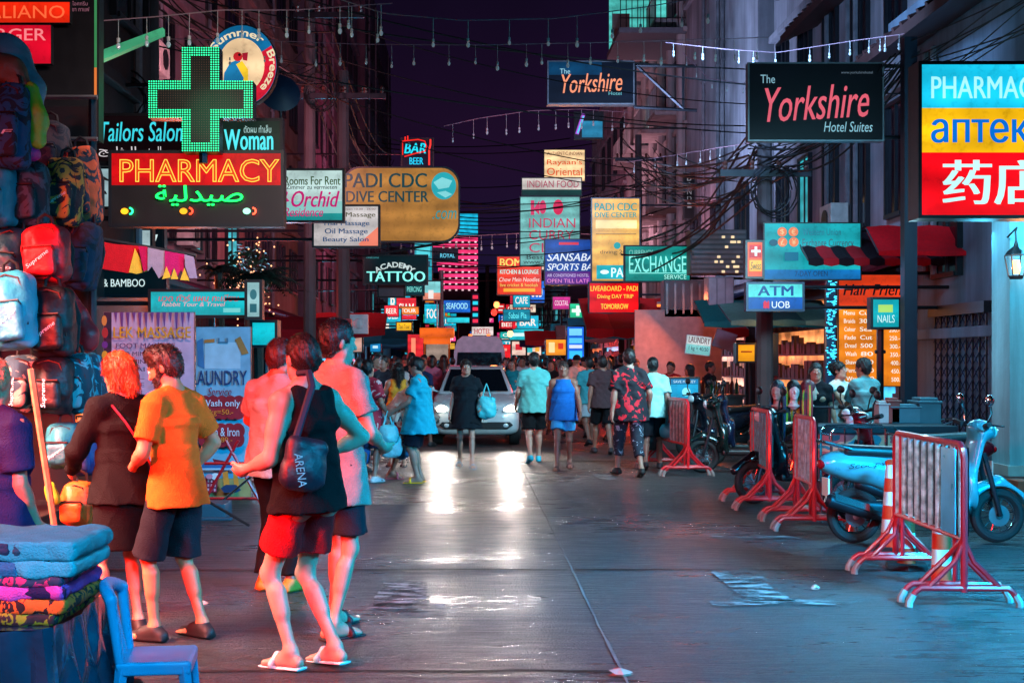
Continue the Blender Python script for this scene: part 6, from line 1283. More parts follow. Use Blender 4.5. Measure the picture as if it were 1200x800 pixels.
        for yy in (.62, 3.05):
            mb = MB(); mb.lathe([(.20, -.1), (.285, -.095), (.295, -.05), (.295, .05), (.285, .095), (.2, .1)], n=24, M=Matrix.Translation((s_*.74, o+yy, .295)) @ Matrix.Rotation(math.pi/2, 4, 'Y')); w = mb.build('wheel', RUBBER, root, smooth=True)
            mb = MB(); mb.lathe([(.02, -.02), (.19, -.015), (.20, .02)], n=16, M=Matrix.Translation((s_*.845, o+yy, .295)) @ Matrix.Rotation(s_*math.pi/2, 4, 'Y')); mb.build('rim', METAL_GREY, w)
        lp = lamp('headlight_lamp', 'SPOT', (X0+s_*.655, Y0-.10, .715), 330, '#fff0e4', (X0+s_*.8-.6, Y0-14, .35), .10, spot=62, blend=.7)
    return root
car()
def van():
    X0, Y0 = PX(562, 42), 42; root = empty('van', (X0, Y0+2.3, 0), 'pink white high roofed van behind the white car', 'van'); o = -2.3
    R = [(-.84, .35), (-.86, 1.5), (-.84, 1.95), (-.74, 2.3), (-.55, 2.44), (.55, 2.44), (.74, 2.3), (.84, 1.95), (.86, 1.5), (.84, .35)]
    mb = MB(); mb.prism(R, o+.35, o+4.6); mb.build('body', pmat('van_white', '#c8b0b4', .35, coat=.4), root, bevel=.03)
    mb = MB(); mb.prism([(-.82, .4), (-.84, 1.12), (.84, 1.12), (.82, .4)], o-.05, o+.348); mb.build('bonnet', pmat('van_white', '#c8b0b4'), root, bevel=.04)
    mb = MB(); mb.prism([(-.78, 1.15), (-.72, 1.9), (.72, 1.9), (.78, 1.15)], o+.28, o+.345); mb.build('windscreen', pmat('car_glass', '#0a1216', .06), root)
    mb = MB(); mb.prism([(-.6, .7), (-.6, .85), (.6, .85), (.6, .7)], o-.07, o-.052); mb.build('grille', BLACK, root)
    for s_ in (-1, 1):
        mb = MB(); mb.ball((s_*.68, o-.05, .86), (.09, .04, .07), 12); mb.build('headlight', pmat('headlight_glass', '#c8d4d8', .08), root, smooth=True)
        mb = MB(); mb.ball((s_*.98, o+.4, 1.4), (.1, .05, .14), 10); mb.tube([(s_*.84, o+.4, 1.3), (s_*.98, o+.4, 1.34)], .02, 5); mb.build('wing_mirror', BLACK, root, smooth=True)
        for yy in (.5, 3.7):
            mb = MB(); mb.lathe([(.2, -.1), (.32, -.09), (.33, 0), (.32, .09), (.2, .1)], n=20, M=Matrix.Translation((s_*.76, o+yy, .33)) @ Matrix.Rotation(math.pi/2, 4, 'Y')); mb.build('wheel', RUBBER, root, smooth=True)
        mb = MB(); mb.ball((s_*.3, o+.5, 2.47), (.07, .05, .04), 8); mb.build('roof_light', glow('#ff7a3a', 3), root, smooth=True)
van()
def food_cart():
    Y0 = 44; X0 = PX(512, Y0); root = empty('food_cart', (X0, Y0, 0), 'orange roofed vendor cart left of the van beyond the crowd', 'food cart')
    w = .42
    mb = MB(); mb.box((-w, 0, .35), (w, .7, 1.0)); mb.build('body', paint('#c8661a'), root, bevel=.02)
    mb = MB(); mb.box((-w*1.4, -.15, 2.42), (w*1.4, .9, 2.75)); mb.box((-w*1.1, -.05, 2.2), (w*1.1, .8, 2.419)); mb.build('roof', glow('#ff6a10', .9), root, bevel=.02)
    mb = MB(); mb.box((-w*.9, .3, 1.6), (w*.9, .36, 2.19)); mb.build('menu_panel', glow('#c8b0a0', .5), root)
    for s_ in (-1, 1):
        mb = MB(); mb.tube([(s_*w, .05, .2), (s_*w, .05, 2.2)], .035, 6); mb.build('post', paint('#e08a2a'), root)
        mb = MB(); mb.lathe([(.1, -.03), (.3, -.03), (.3, .03), (.1, .03)], n=18, M=Matrix.Translation((s_*(w+.05), .4, .3)) @ Matrix.Rotation(math.pi/2, 4, 'Y')); mb.build('wheel', RUBBER, root)
    mb = MB(); mb.tube([(0, .3, 2.75), (0, .3, 3.9)], .025, 5); mb.build('pole', METAL_GREY, root)
food_cart()

# ---------------------------------------------------------------- banners on the left
def banner(label, px, Y, items, stand=True):
    r = sign(label, Y, px, items, name='banner', cat='banner', depth=.025, fw=.004, frame=METAL_GREY)
    H = (px[3]-px[1])*Y/F; W = (px[2]-px[0])*Y/F; z0 = r.location.z
    if stand and z0 > .1:
        for s_ in (-1, 1):
            mb = MB(); mb.tube([(s_*W*.35, .05, H*.5), (s_*W*.35, .05, -z0+.02)], .014, 6); mb.tube([(s_*W*.35, .4, -z0+.02), (s_*W*.35, -.25, -z0+.02)], .014, 6); mb.build('stand', METAL_GREY, r)
    return r
lb = [('p', 230, 383, 294, 582, '#7fb0c8', 0), ('p', 230, 560, 294, 582, '#b0945a', 0), ('r', 240, 401, 282, 432, '#a8c8d8', 0), ('g', [(231, 400), (238, 396), (240, 432), (232, 428)], '#3a78a8', 0), ('g', [(276, 398), (282, 394), (292, 414), (284, 416)], '#a8743a', 0), ('g', [(240, 398), (252, 397), (252, 401), (240, 402)], '#c87a3a', 0), ('g', [(256, 396), (258, 396), (258, 400), (266, 400), (266, 396), (268, 396), (268, 402), (256, 402)], '#4a7a94', 0),
      ('t', 'LAUNDRY', 226, 434, 290, 451, '#123a6a', 0, {'bold': .015}), ('t', 'Service', 244, 454, 272, 463, '#8a1430', 0, {'shear': .3, 'bold': .015})]
for cy, t1, t2 in ((477, 'Wash only', '1kg=50.-'), (509, 'Wash & Iron', '1kg=80.-')):
    for ox in (-20, -10, 0, 10, 20): lb.append(('e', 261+ox, cy-5, 8, 9, '#9c1428', 0))
    for ox in (-18, -8, 2, 12, 20): lb.append(('e', 261+ox, cy+5, 8, 9, '#9c1428', 0))
    lb += [('t', t1, 238, cy-9, 283, cy+1, '#d0e0ea', 0, {'bold': .01}), ('t', t2, 245, cy+2, 275, cy+10, '#f0862a', 0, {'bold': .01})]
lb += [('g', [(252, 536), (272, 540), (272, 545), (254, 541)], '#8a1a30', 0), ('r', 240, 541, 285, 547, '#2a6aa0', 0), ('r', 238, 547, 287, 549, '#a8c8d8', 0), ('g', [(244, 556), (259, 556), (257, 575), (246, 575)], '#b02040', 0), ('g', [(264, 552), (270, 550), (273, 572), (266, 572)], '#f09030', 0), ('g', [(276, 550), (281, 550), (284, 572), (278, 572)], '#f09030', 0), ('g', [(262, 570), (268, 566), (280, 566), (286, 572), (280, 575), (266, 575)], '#1c3458', 0)]
for i in range(3):
    for j in range(3): lb.append(('r', 247+i*4, 560+j*5, 249+i*4, 563+j*5, '#e0a0a8', 0))
lb.append(('e', 257, 556, 5, 4, '#e0e4e4', 0)); lb.append(('e', 250, 556, 4, 3, '#e08a9a', 0))
banner('pale blue laundry price banner with crimson bubbles behind the orange tee', (230, 383, 294, 582), 15.0, lb)
lk = [('p', 122, 366, 228, 560, '#c89cb4', 0), ('r', 122, 366, 131, 560, '#3a1a30', 0)]
for i in range(13): lk.append(('g', [(134+i*7.2, 366), (138+i*7.2, 366), (136.5+i*7.2, 366+12+9*((i*5) % 3))], '#6a3a7a', 0))
lk += [('t', 'LEK MASSAGE', 135, 383, 225, 396, '#e8941e', 0, {'bold': .03}), ('t', 'FOOT MASSAGE', 138, 402, 207, 408, '#5a2a5a', 0, {'bold': .015})]
for i, (a_, b_) in enumerate((('30 MIN', '139 BAHT'), ('60 MIN', '200 BAHT'), ('THAI', '200 BAHT'), ('OIL', '250 BAHT'), ('ALOE', '300 BAHT'), ('HERBAL', '350 BAHT'))):
    lk += [('t', a_, 146, 412+i*9, 172, 417+i*9, '#3a1a40', 0, {'bold': .015}), ('t', b_, 184, 412+i*9, 212, 417+i*9, '#5a2a5a', 0, {'bold': .01})]
lk += [('e', 126, 376, 3, 6, '#e8843a', 0), ('e', 127, 390, 3.5, 6, '#c02a2a', 0), ('e', 127, 404, 3.5, 4, '#6a2a7a', 0), ('e', 127, 416, 3.5, 5, '#e89a2a', 0)]
banner('mauve foot massage price banner behind the two shoppers', (122, 366, 228, 560), 13.6, lk)
# ad stand frame and cross barrier under the laundry banner
mb = MB(); b0 = P(272, 612, 14.2); 
for a in ((-.35, .3), (.35, .3)): mb.tube([(a[0], 0, .0), (-a[0]*.2, 0, .75)], .018, 6)
mb.tube([(-.38, 0, .12), (.38, 0, .12)], .018, 6); mb.tube([(-.3, 0, .5), (.3, 0, .5)], .018, 6)
tag(mb.build('trestle', RED, smooth=True), 'red cross braced trestle at the foot of the laundry banner', 'trestle').location = (PX(272, 13.9), 13.9, 0)
def rod(label, a, b, r=.014, m=None): 
    mb = MB(); mb.tube([(0, 0, 0), tuple(Vector(b)-Vector(a))], r, 6); tag(mb.build('rod', m or METAL_DARK), label, 'rod').location = a
rod('thin dark rod sloping from the banner foot to the road', (PX(226, 12.6), 12.6, .32), (PX(292, 12.4), 12.4, .02))
rod('pale rod leaning across the red trestle', (PX(248, 13.6), 13.6, .03), (PX(300, 13.7), 13.7, .42), m=CHROME)
mb = MB(); mb.box((-.28, -.2, 0), (.28, .2, .16)); mb.box((-.36, -.28, -.0), (.36, -.201, .03)); tag(mb.build('banner_weight', paint('#2a4a58'), bevel=.01), 'blue grey weight block on the ground below the laundry banner', 'weight block').location = (PX(236, 13.2), 13.2, 0)

# ---------------------------------------------------------------- backpack stall
random.seed(11)
def pack_mat(c1, c2=None, sc=8):
    if c2: return print_mat('pack_%s_%s' % (c1.strip('#'), c2.strip('#')), c1, c2, sc, .52)
    return pmat('nylon_'+c1.strip('#'), c1, .5, var=.15, scale=10, bump=.35, bscale=25)
def backpack(label, px, py, w, h, Y, c1, c2=None, txt=None, tcol='#e8e8e8', tilt=0.0, yaw=0.0, diag=False, trim=None):
    k = Y/F; W, H = w*k, h*k; base = P(px, py+h/2, Y)
    root = empty('backpack', base, label, 'backpack', 'backpacks hanging on the market stall'); root.rotation_euler = (0, tilt, yaw)
    M = pack_mat(c1, c2); r = min(W, H)
    blob('main_bag', [('b', (0, .02, H*.5), (W*.47, .10, H*.48), None, r*.22, .03), ('e', (0, .0, H*.52), (W*.46, .15, H*.44), None, .05)], .014, M, root, wob=(.006, 24, px))
    blob('front_pocket', [('b', (0, -.135, H*.36), (W*.36, .035, H*.24), None, .03, .02)], .012, M, root, wob=(.004, 26, px*2))
    mb = MB(); mb.tube([(-W*.37, -.145, H*.55), (-W*.34, -.165, H*.61), (W*.34, -.165, H*.61), (W*.37, -.145, H*.55)], .006, 5); 
    mb.tube([(-W*.40, -.08, H*.3), (-W*.42, -.08, H*.62), (-W*.28, -.085, H*.9), (0, -.085, H*.955), (W*.28, -.085, H*.9), (W*.42, -.08, H*.62), (W*.40, -.08, H*.3)], .006, 5)
    mb.build('zip', paint(trim or '#08080a'), root)
    mb = MB(); mb.tube([(-.05, .03, H*.97), (-.04, .03, H+.05), (0, .03, H+.075), (.04, .03, H+.05), (.05, .03, H*.97)], .011, 6); mb.build('carry_loop', paint('#101014', .7), root, smooth=True)
    for s_ in (-1, 1):
        mb = MB(); pts = [(s_*W*.3, .12, H*.92), (s_*W*.42, .17, H*.6), (s_*W*.40, .16, H*.3), (s_*W*.44, .1, H*.08)]; mb.tube(pts, [.02, .022, .016, .008], 6); mb.build('strap', paint('#121218', .8), root, smooth=True)
    if txt:
        mb = MB(); ca, sa = (math.cos(.6), math.sin(.6)) if diag is True else (0, 1) if diag == 'v' else (1, 0); L = (W*.62 if not diag == 'v' else H*.5); hh = L*.2
        def fn(u, v):
            a, b = (u-.5)*L, (v-.5)*hh; xx = a*ca-b*sa; zz = a*sa+b*ca; zc = H*.38
            return (xx, -.178, zc+zz)
        put_text(mb, txt, fn, 0, .15); 
        put_text(mb, txt, lambda u, v: tuple(Vector(fn(u+.006, v))+Vector((0, -.0006, 0))), 0, .15)
        mb.build('lettering', paint(tcol, .6), root)
    return root
PK = [('navy backpack with pale panels at the top of the stall', 14, 148, 40, 100, 8.2, '#0e4a72', '#0a1a2c', '1F', '#b8e8f0'),
      ('teal backpack squeezed against the left edge beneath the navy one', -2, 230, 34, 70, 8.3, '#1a7a8c', None, 'me', '#d8ecec'),
      ('dark grey camouflage backpack left of the amber one', 32, 228, 46, 78, 8.5, '#1a2028', '#3a4a54'),
      ('brown and amber camouflage backpack right of the grey camouflage one', 74, 226, 40, 82, 8.8, '#241c20', '#b87a2a', 'Supreme', '#e8e4d8', .05, 0, True),
      ('orange and blue camouflage backpack nearest the pharmacy sign', 101, 218, 34, 92, 9.0, '#d8522a', '#1a2838', 'Supreme', '#f0e8e0', -.08, 0, 'v'),
      ('plain scarlet backpack with slanting white word', 56, 298, 50, 68, 8.2, '#d0101c', None, 'Supreme', '#f4f0f0', -.06, 0, True, '#6a0810'),
      ('deep teal backpack half hidden left of the scarlet one', 10, 306, 36, 76, 8.4, '#0e4a5c', None, 'Sup', '#c8e8ec', .1, 0),
      ('big bright cyan backpack with a pink tag low on its pocket', 20, 364, 52, 92, 7.9, '#2aa4bc', None, 'Sup', '#a8e8f0', -.1, 0, True, '#0c3a44'),
      ('black backpack with white word right of the cyan one', 64, 378, 48, 84, 8.1, '#0a0c12', None, 'Supreme', '#e0e4e8', -.05, 0, True),
      ('grey blue floral backpack under the cyan one', 24, 450, 40, 66, 8.2, '#2a4a5a', '#a8a090', 'Supreme', '#d0ecf0', .05, 0, 'v'),
      ('black backpack with an upright white word in the lower row', 62, 452, 44, 66, 8.1, '#0c1218', None, 'Supreme', '#c8ecf0', 0, 0, 'v'),
      ('teal camouflage backpack in the lower row beside the upright word', 93, 450, 34, 70, 8.3, '#12404c', '#3aa8b4', 'Supreme', '#c8ecf0', -.08, 0, 'v'),
      ('narrow teal camouflage backpack at the end of the lower row', 113, 450, 22, 70, 8.5, '#0e3a48', '#2a98a8', None, '#fff', -.15),
      ('small teal backpack hanging lowest with a slanting word', 76, 522, 36, 52, 8.1, '#1a7482', None, 'Supreme', '#d8f4f4', 0, 0, True),
      ('small blue backpack beside the lowest teal one', 104, 530, 26, 52, 8.2, '#14509c', None, 'Sup', '#a8c8f0', -.12),
      ('navy and grey backpack high behind the green tote', 58, 182, 40, 78, 9.0, '#121c2c', '#3a3038'),
      ('dark blue backpack behind the scarlet one', 92, 300, 34, 80, 8.9, '#10243a', '#0a1420', None, '#fff', .12),
      ('dark teal backpack low at the left edge by the navy tee', 4, 524, 34, 60, 8.4, '#0e3440')]
for a in PK: backpack(*a)
def sac(label, pts, c, name='bag', cat='bag', r=.06, c2=None):
    Y = pts[0][2]; b = P(*pts[-1][:3]); A = []
    for i in range(len(pts)-1):
        A.append(('c', P(*pts[i][:3])-b, P(*pts[i+1][:3])-b, pts[i][3], pts[i+1][3], .05))
    o = blob(name, A, .014, pack_mat(c, c2), None, wob=(.008, 20, pts[0][0])); o.location = b; tag(o, label, cat); return o
sac('lime green bag dangling near the top of the stall', [(36, 108, 8.3, .05), (41, 140, 8.3, .075), (42, 164, 8.3, .06)], '#8ab020')
sac('hot pink pouch under the lime green bag', [(30, 172, 8.3, .04), (38, 180, 8.3, .05)], '#d81a80', 'pouch', 'pouch')
sac('grey silver folded parasol cloth at the very top of the stall', [(-20, 52, 8.6, .10), (10, 66, 8.6, .12), (38, 104, 8.5, .07), (44, 122, 8.5, .04)], '#7a8494', 'folded_parasol', 'parasol')
sac('rust brown cloth bundle under the folded parasol', [(-16, 76, 8.3, .09), (12, 84, 8.3, .09), (36, 112, 8.3, .04)], '#8a4a34', 'cloth_bundle', 'cloth bundle')
sac('red shoulder bag with a long strap on the right edge of the stall', [(80, 342, 8.4, .025), (96, 368, 8.4, .035), (104, 392, 8.4, .055), (104, 402, 8.4, .05)], '#d0141e')
backpack('orange backpack standing on the counter below the hanging ones', 92, 590, 34, 50, 8.0, '#c8601a')
backpack('peach orange backpack hanging behind the woman in black', 108, 492, 30, 54, 8.9, '#d8743a')
sac('small lime pouch beside the wooden pole', [(58, 570, 7.8, .03), (62, 584, 7.8, .035)], '#9ab41c', 'pouch', 'pouch')
st = empty('market_stall', (PX(40, 9.2), 9.2, 0), 'dark market rack that carries the hanging backpacks', 'stall')
for x_ in (-1.0, -.3, .42):
    mb = MB(); mb.tube([(x_, 0, 0), (x_, 0, 3.5)], .03, 8); mb.build('post', METAL_DARK, st)
for z_ in (3.5, 3.2, 2.85, 2.3, 1.8, 1.3):
    mb = MB(); mb.tube([(-1.05, -.02, z_), (.46, -.02, z_)], .018, 6); mb.build('rail', METAL_GREY, st)
mb = MB(); mb.box((-1.1, .06, 0), (.40, .1, 3.45)); mb.build('back_panel', paint('#0c0c12', .8), st)
mb = MB(); mb.box((-1.1, -1.4, .02), (.40, -.05, .62)); mb.build('counter', paint('#2a1a16', .7), st, bevel=.01)
rod('long bare wooden pole leaning in front of the lower backpacks', (PX(66, 7.7), 7.7, .55), (PX(36, 7.6), 7.6, PZ(432, 7.6)), .02, pmat('bare_wood', '#b07a58', .6, var=.3, scale=20))
# ---------------------------------------------------------------- cloth table, chair
tb = empty('display_table', (-2.02, 5.3, -.13), 'low table wrapped in shiny plastic sheeting at the bottom left', 'table')
mb = MB(); mb.box((-.75, -.38, .66), (.37, .4, .70)); mb.build('table_top', paint('#3a2a22'), tb)
for x_ in (-.7, .32):
    for y_ in (-.32, .34):
        mb = MB(); mb.tube([(x_, y_, 0), (x_, y_, .66)], .02, 6); mb.build('leg', METAL_DARK, tb)
def drape():
    mb = MB(); pts = []; 
    path = [(-.8, -.42), (.39, -.42), (.42, -.38), (.42, .42)]
    rows = []
    for j in range(26):
        t = j/25; z = .712-.56*t; row = []
        for sgm in range(3):
            a, b = path[sgm], path[sgm+1]; n = (70, 6, 44)[sgm]
            nx, ny = (0, -1) if sgm == 0 else (1, -1) if sgm == 1 else (1, 0)
            for i in range(n):
                u = i/n; x, y = a[0]+(b[0]-a[0])*u, a[1]+(b[1]-a[1])*u; s_ = x*1.0-y
                am = .004+.035*min(1, t*1.5); w = am*(math.sin(s_*31+t*2.5)+.6*math.sin(s_*57-t*4)+.5*math.sin(s_*14+1))+.03*t
                row.append((x+nx*w, y+ny*w, z+.01*math.sin(s_*9)))
        rows.append(row)
    mb.grid(rows); top = [(-.8, -.42, .714), (.40, -.42, .714), (.40, .42, .714), (-.8, .42, .714)]; mb.add(top, [(0, 1, 2, 3)])
    return mb.build('plastic_sheet', pmat('blue_plastic', '#0d3a52', .16, var=.4, scale=4, bump=.5, bscale=14, coat=.7, spec=.8), tb, smooth=True)
drape()
def folded(label, z, h, x0, x1, c, c2=None, stripes=()):
    b = Vector((-2.06, 5.0, z-.13)); Mx = cloth(c) if not c2 else print_mat('weave_%s_%s' % (c.strip('#'), c2.strip('#')), c, c2, 16, .52)
    root = blob('folded_cloth', [('b', ((x0+x1)/2, .22, h*.5), ((x1-x0)/2, .26, h*.47), None, h*.42, .01), ('c', (x0+.02, -.03, h*.20), (x1-.03, -.03, h*.18), h*.17, h*.15, .004), ('c', (x0+.02, -.036, h*.50), (x1-.015, -.03, h*.50), h*.17, h*.15, .004), ('c', (x0+.02, -.03, h*.80), (x1-.02, -.03, h*.82), h*.17, h*.15, .004)], .009, Mx, None, wob=(.005, 26, z*40))
    root.location = b; tag(root, label, 'folded cloth')
    for i, (a, w, sc_) in enumerate(stripes):
        s2 = blob('stripe', [('c', (a, -.032, h*.20), (a+w, -.032, h*.20), h*.185, h*.185, .004), ('c', (a, -.038, h*.50), (a+w, -.038, h*.50), h*.185, h*.185, .004), ('c', (a, -.032, h*.80), (a+w, -.032, h*.80), h*.185, h*.185, .004)], .008, cloth(sc_), root)
folded('lime and black cloth at the bottom of the folded stack', .715, .045, -.6, .46, '#101c24', '#6a8a1a')
folded('orange cloth with black figures near the bottom of the folded stack', .76, .055, -.6, .50, '#d8621a', '#1a1418')
folded('violet folded cloth with a navy end in the middle of the stack', .815, .05, -.6, .49, '#b04ab0', None, ((.12, .37, '#1c1c48'),))
folded('navy folded cloth with a pink edge in the upper half of the stack', .865, .035, -.6, .48, '#18304e', '#b02a6a')
folded('cyan folded cloth with navy band second from the top of the stack', .90, .065, -.6, .53, '#2aa8bc', None, ((.0, .03, '#1a4a7a'), (.1, .2, '#1c6a94'), (-.2, .05, '#7ad4d8')))
folded('turquoise folded cloth with dark patches on top of the stack', .965, .075, -.6, .54, '#1e9cb0', None, ((.15, .12, '#123450'), (-.02, .015, '#123450'), (-.16, .02, '#123450'), (.30, .02, '#0e4a60')))
def chair():
    cx, cy = PX(184, 5.45), 5.45; root = empty('plastic_chair', (cx, cy, 0), 'blue moulded plastic chair beside the wrapped table', 'chair'); root.rotation_euler.z = math.radians(97); root.scale = (.84, .84, .86)
    M = pmat('blue_resin', '#2a98cc', .35, var=.05, spec=.5)
    blob('seat', [('b', (0, 0, .41), (.19, .18, .014), None, .012, .005), ('e', (0, .0, .445), (.15, .15, .025), None, -.02), ('b', (0, -.175, .39), (.185, .012, .03), None, .01, .015), ('b', (.18, 0, .39), (.012, .17, .03), None, .01, .015), ('b', (-.18, 0, .39), (.012, .17, .03), None, .01, .015)], .008, M, root)
    for sx in (-1, 1):
        for sy in (-1, 1):
            mb = MB(); a = Vector((sx*.165, sy*.15, .40)); b = Vector((sx*.20, sy*.195, 0))
            mb.tube([a, a.lerp(b, .5), b], [.034, .027, .022], 4); mb.build('leg', M, root, bevel=.005)
    # back: two stiles, a curved top rail and slats
    top = [(x_*.185, .20+.05*(1-x_*x_)+.0, .73+.045*(1-x_*x_)) for x_ in [-1+.2*i for i in range(11)]]
    blob('backrest', [('c', top[i], top[i+1], .03, .03, .01) for i in range(10)]+[('c', (s_*.165, .16, .42), (s_*.185, .20, .73), .024, .028, .015) for s_ in (-1, 1)]+[('c', (s_*.06, .17, .42), (s_*.065, .245, .75), .018, .018, .012) for s_ in (-1, 1)], .009, M, root)
chair()
sac('peach bolster end poking out beside the blue chair', [(132, 750, 5.7, .035), (142, 751, 5.7, .035)], '#b0604a', 'bolster', 'bolster')
sac('white and red crumpled bag on the ground under the blue chair', [(140, 810, 5.7, .05), (158, 815, 5.6, .05), (166, 818, 5.6, .03)], '#8a8688', c2='#a01828')
# bags that people carry
def at(label, J, off): J_, T_, Hd_, rt_, fw_, up_ = PJ[label]; return at_person(label, Vector(J_[J])+Vector(off))
def bag(label, p, w, h, c, name='shopping_bag', cat='shopping bag', c2=None):
    b = Vector(p)-Vector((0, 0, h+.16)); root = empty(name, b, label, cat)
    blob('sack', [('b', (0, 0, h*.45), (w*.5, .06, h*.45), None, .05, .03), ('e', (0, 0, h*.36), (w*.52, .09, h*.38), None, .05)], .013, pack_mat(c, c2), root, wob=(.008, 22, b.x*9))
    mb = MB()
    for s_ in (-1, 1): mb.tube([(s_*w*.25, .03*s_, h*.85), (s_*w*.12, .01*s_, h+.08), (0, 0, h+.17)], [.014, .01, .008], 6)
    mb.build('handle', pack_mat(c), root, smooth=True)
Ltu = 'man in a long turquoise tee and yellow sandals holding shopping bags'
bag('pale cyan plastic bag hanging from the turquoise tee man', at(Ltu, 'lw', (0, .08, 0)), .24, .26, '#7ad0d4')
bag('steel blue rucksack with a pink tab held by the turquoise tee man', at(Ltu, 'rw', (.02, .02, -.12)), .28, .38, '#2a6a90', 'rucksack', 'rucksack')
Ltd = 'person in a red and pink tie dye shirt at the back of the shopping group'
bag('white plastic carrier bag held by the tie dye shirt', at(Ltd, 'rw', (0, .05, -.03)), .26, .34, '#a8dce0')
bag('blue carrier bag beside the tie dye shirt', at(Ltd, 'lw', (.1, .05, 0)), .2, .4, '#1a62a8')
Lwk = 'woman in a dark loose dress walking toward us with a teal bag'
bag('teal shoulder bag at the hip of the walking woman', at(Lwk, 'lw', (-.08, .02, .36)), .26, .34, '#3ab4bc', 'shoulder_bag', 'shoulder bag')
bag('white and red bag held in the middle of the shopping group', P(468, 478, 17.2), .34, .28, '#c8c8cc', c2='#b02030')
Lwj = 'person in a white shirt carrying bags half hidden by the man in the jersey'
bag('cyan and grey bucket bag beside the furthest barrier', at(Lwj, 'rw', (.0, .0, .04)), .24, .22, '#3ab0c0')
bag('black sack hanging behind the man in the jersey', at(Lwj, 'lw', (.18, .0, 0)), .34, .42, '#0c0c12')
# sling bag of the man in black
J_, T_, Hd_, rt_, fw_, up_ = PJ[Ltank]
o_ = [q for q in C.objects if q.get('label') == Ltank][0]
Mx = Matrix.Translation(o_.location) @ Matrix.Rotation(o_.rotation_euler.z, 4, 'Z') @ Matrix.Scale(o_.scale.x, 4)
sg = empty('sling_bag', Mx @ Vector((-.19, -.16, .93)), 'black and grey sling bag hanging at the back of the black tank top', 'bag'); sg.rotation_euler.z = math.radians(42)
blob('sack', [('b', (0, 0, .14), (.115, .05, .13), Matrix.Rotation(.25, 4, 'Y'), .05, .03), ('e', (.0, -.02, .10), (.11, .06, .10), None, .03)], .009, pmat('nylon_1c2432', '#1c2432', .5, var=.15, bump=.3, bscale=25), sg, wob=(.005, 25, 1))
mb = MB(); mb.tube([(-.05, .0, .26), (-.005, .0, .38), (.055, .005, .53), (.075, .06, .60), (.06, .14, .595)], [.02, .018, .02, .02, .018], 6); mb.build('strap', paint('#14203a', .7), sg, smooth=True)
mb = MB(); put_text(mb, 'ARENA', lambda u, v: (-.115+.05*v+.03*u, -.083, .2-.17*u)); mb.build('lettering', paint('#c8c8cc'), sg)
# red cord strap across the woman's back
J2, T2, H2, r2, f2, u2 = PJ[Lwo]; o2 = [q for q in C.objects if q.get('label') == Lwo][0]
pts = [T2(.50)-r2*.10-f2*.085, T2(.40)-r2*.04-f2*.145, T2(.28)+r2*.04-f2*.15, T2(.14)+r2*.12-f2*.145, T2(.04)+r2*.20-f2*.05]
mb = MB(); mb.tube([tuple(p) for p in pts], .008, 6); c_ = mb.build('bag_strap', paint('#8a1c34', .5), o2, smooth=True)

# ---------------------------------------------------------------- hair stall on the right: wigs on a rail, counter, rack
rail = empty('display_rail', (PX(928, 14.8), 14.8, 0), 'black metal rail that carries the wig heads', 'rail')
zr = PZ(477, 14.8)
mb = MB(); mb.tube([(-.38, 0, zr+.13), (-.38, 0, zr), (.48, 0, zr), (.48, 0, zr+.16)], .016, 6)
for x_ in (-.34, .44): mb.tube([(x_, .0, zr), (x_, .05, 0)], .018, 6)
mb.build('frame', METAL_DARK, rail)
def wig(label, px, yaw, hairc, face, long=.4, dark=False):
    Y = 14.8; root = empty('mannequin_head', (PX(px, Y), Y, zr+.016), label, 'mannequin head', None, math.radians(yaw))
    A = [('c', (0, -.01, .0), (0, 0, .10), .05, .04, .02), ('e', (0, 0, .19), (.065, .08, .09), None, .03), ('e', (0, .035, .14), (.05, .05, .07), None, .03), ('e', (0, .065, .085), (.028, .022, .02), None, .02), ('c', (0, .085, .175), (0, .10, .145), .008, .012, .01), ('e', (-.026, .083, .17), (.014, .012, .008), None, -.008), ('e', (.026, .083, .17), (.014, .012, .008), None, -.008), ('e', (0, .082, .115), (.018, .01, .009), None, .006), ('e', (0, 0, .0), (.075, .06, .02), None, .02)]
    blob('head', A, .008, skin_m(face), root)
    H = [('e', (0, -.015, .21), (.078, .09, .09), None, .02), ('e', (0, .09, .13), (.065, .07, .085), None, -.02)]
    blob('hair', H, .009, hair_m(hairc[0]), root, wob=(.003, 70, px))
    for i, c in enumerate(hairc):
        mb = MB()
        for q in range(5):
            a = math.radians(100+34*(i+q*len(hairc))*5/(5*len(hairc)) + 20*q); a = math.radians(70 + (220/(5*len(hairc)))*(q*len(hairc)+i)) + math.pi/2
            x_, y_ = .075*math.cos(a), .085*math.sin(a); mb.tube([(x_*.9, y_*.9, .24), (x_*1.1, y_*1.1, .12), (x_*1.15, y_*1.2, .0), (x_*1.1, y_*1.15, .12-long)], [.012, .016, .016, .006], 6)
        mb.build('braid', hair_m(c), root, smooth=True)
wig('wig head with long dark green and blue braids, leftmost on the rail', 911, 150, ['#14242a', '#1c2a5a', '#2a4a4a'], '#b07a6a', .55)
wig('pale wig head facing forward with tied black hair and yellow lengths', 930, 178, ['#0c0a0c', '#d8b030'], '#d8c0b4', .3)
wig('wig head in profile with red, yellow and white streaked hair', 948, -95, ['#5a1420', '#d83a1a', '#e8c83a', '#8a2a3a'], '#e0b8a0', .42)
ct = empty('stall_counter', (PX(1010, 14.0), 14.0, 0), 'long counter with a coloured glossy top behind the cyan scooter', 'counter')
mb = MB(); mb.box((-.55, 0, .82), (1.05, .75, .90)); mb.build('counter_top', METAL_DARK, ct, bevel=.006)
mb = MB(); mb.box((-.5, .04, .05), (1.0, .7, .819)); mb.build('front_panel', pmat('counter_art', '#8a3a44', .25, var=.6, scale=2.2, coat=.5), ct)
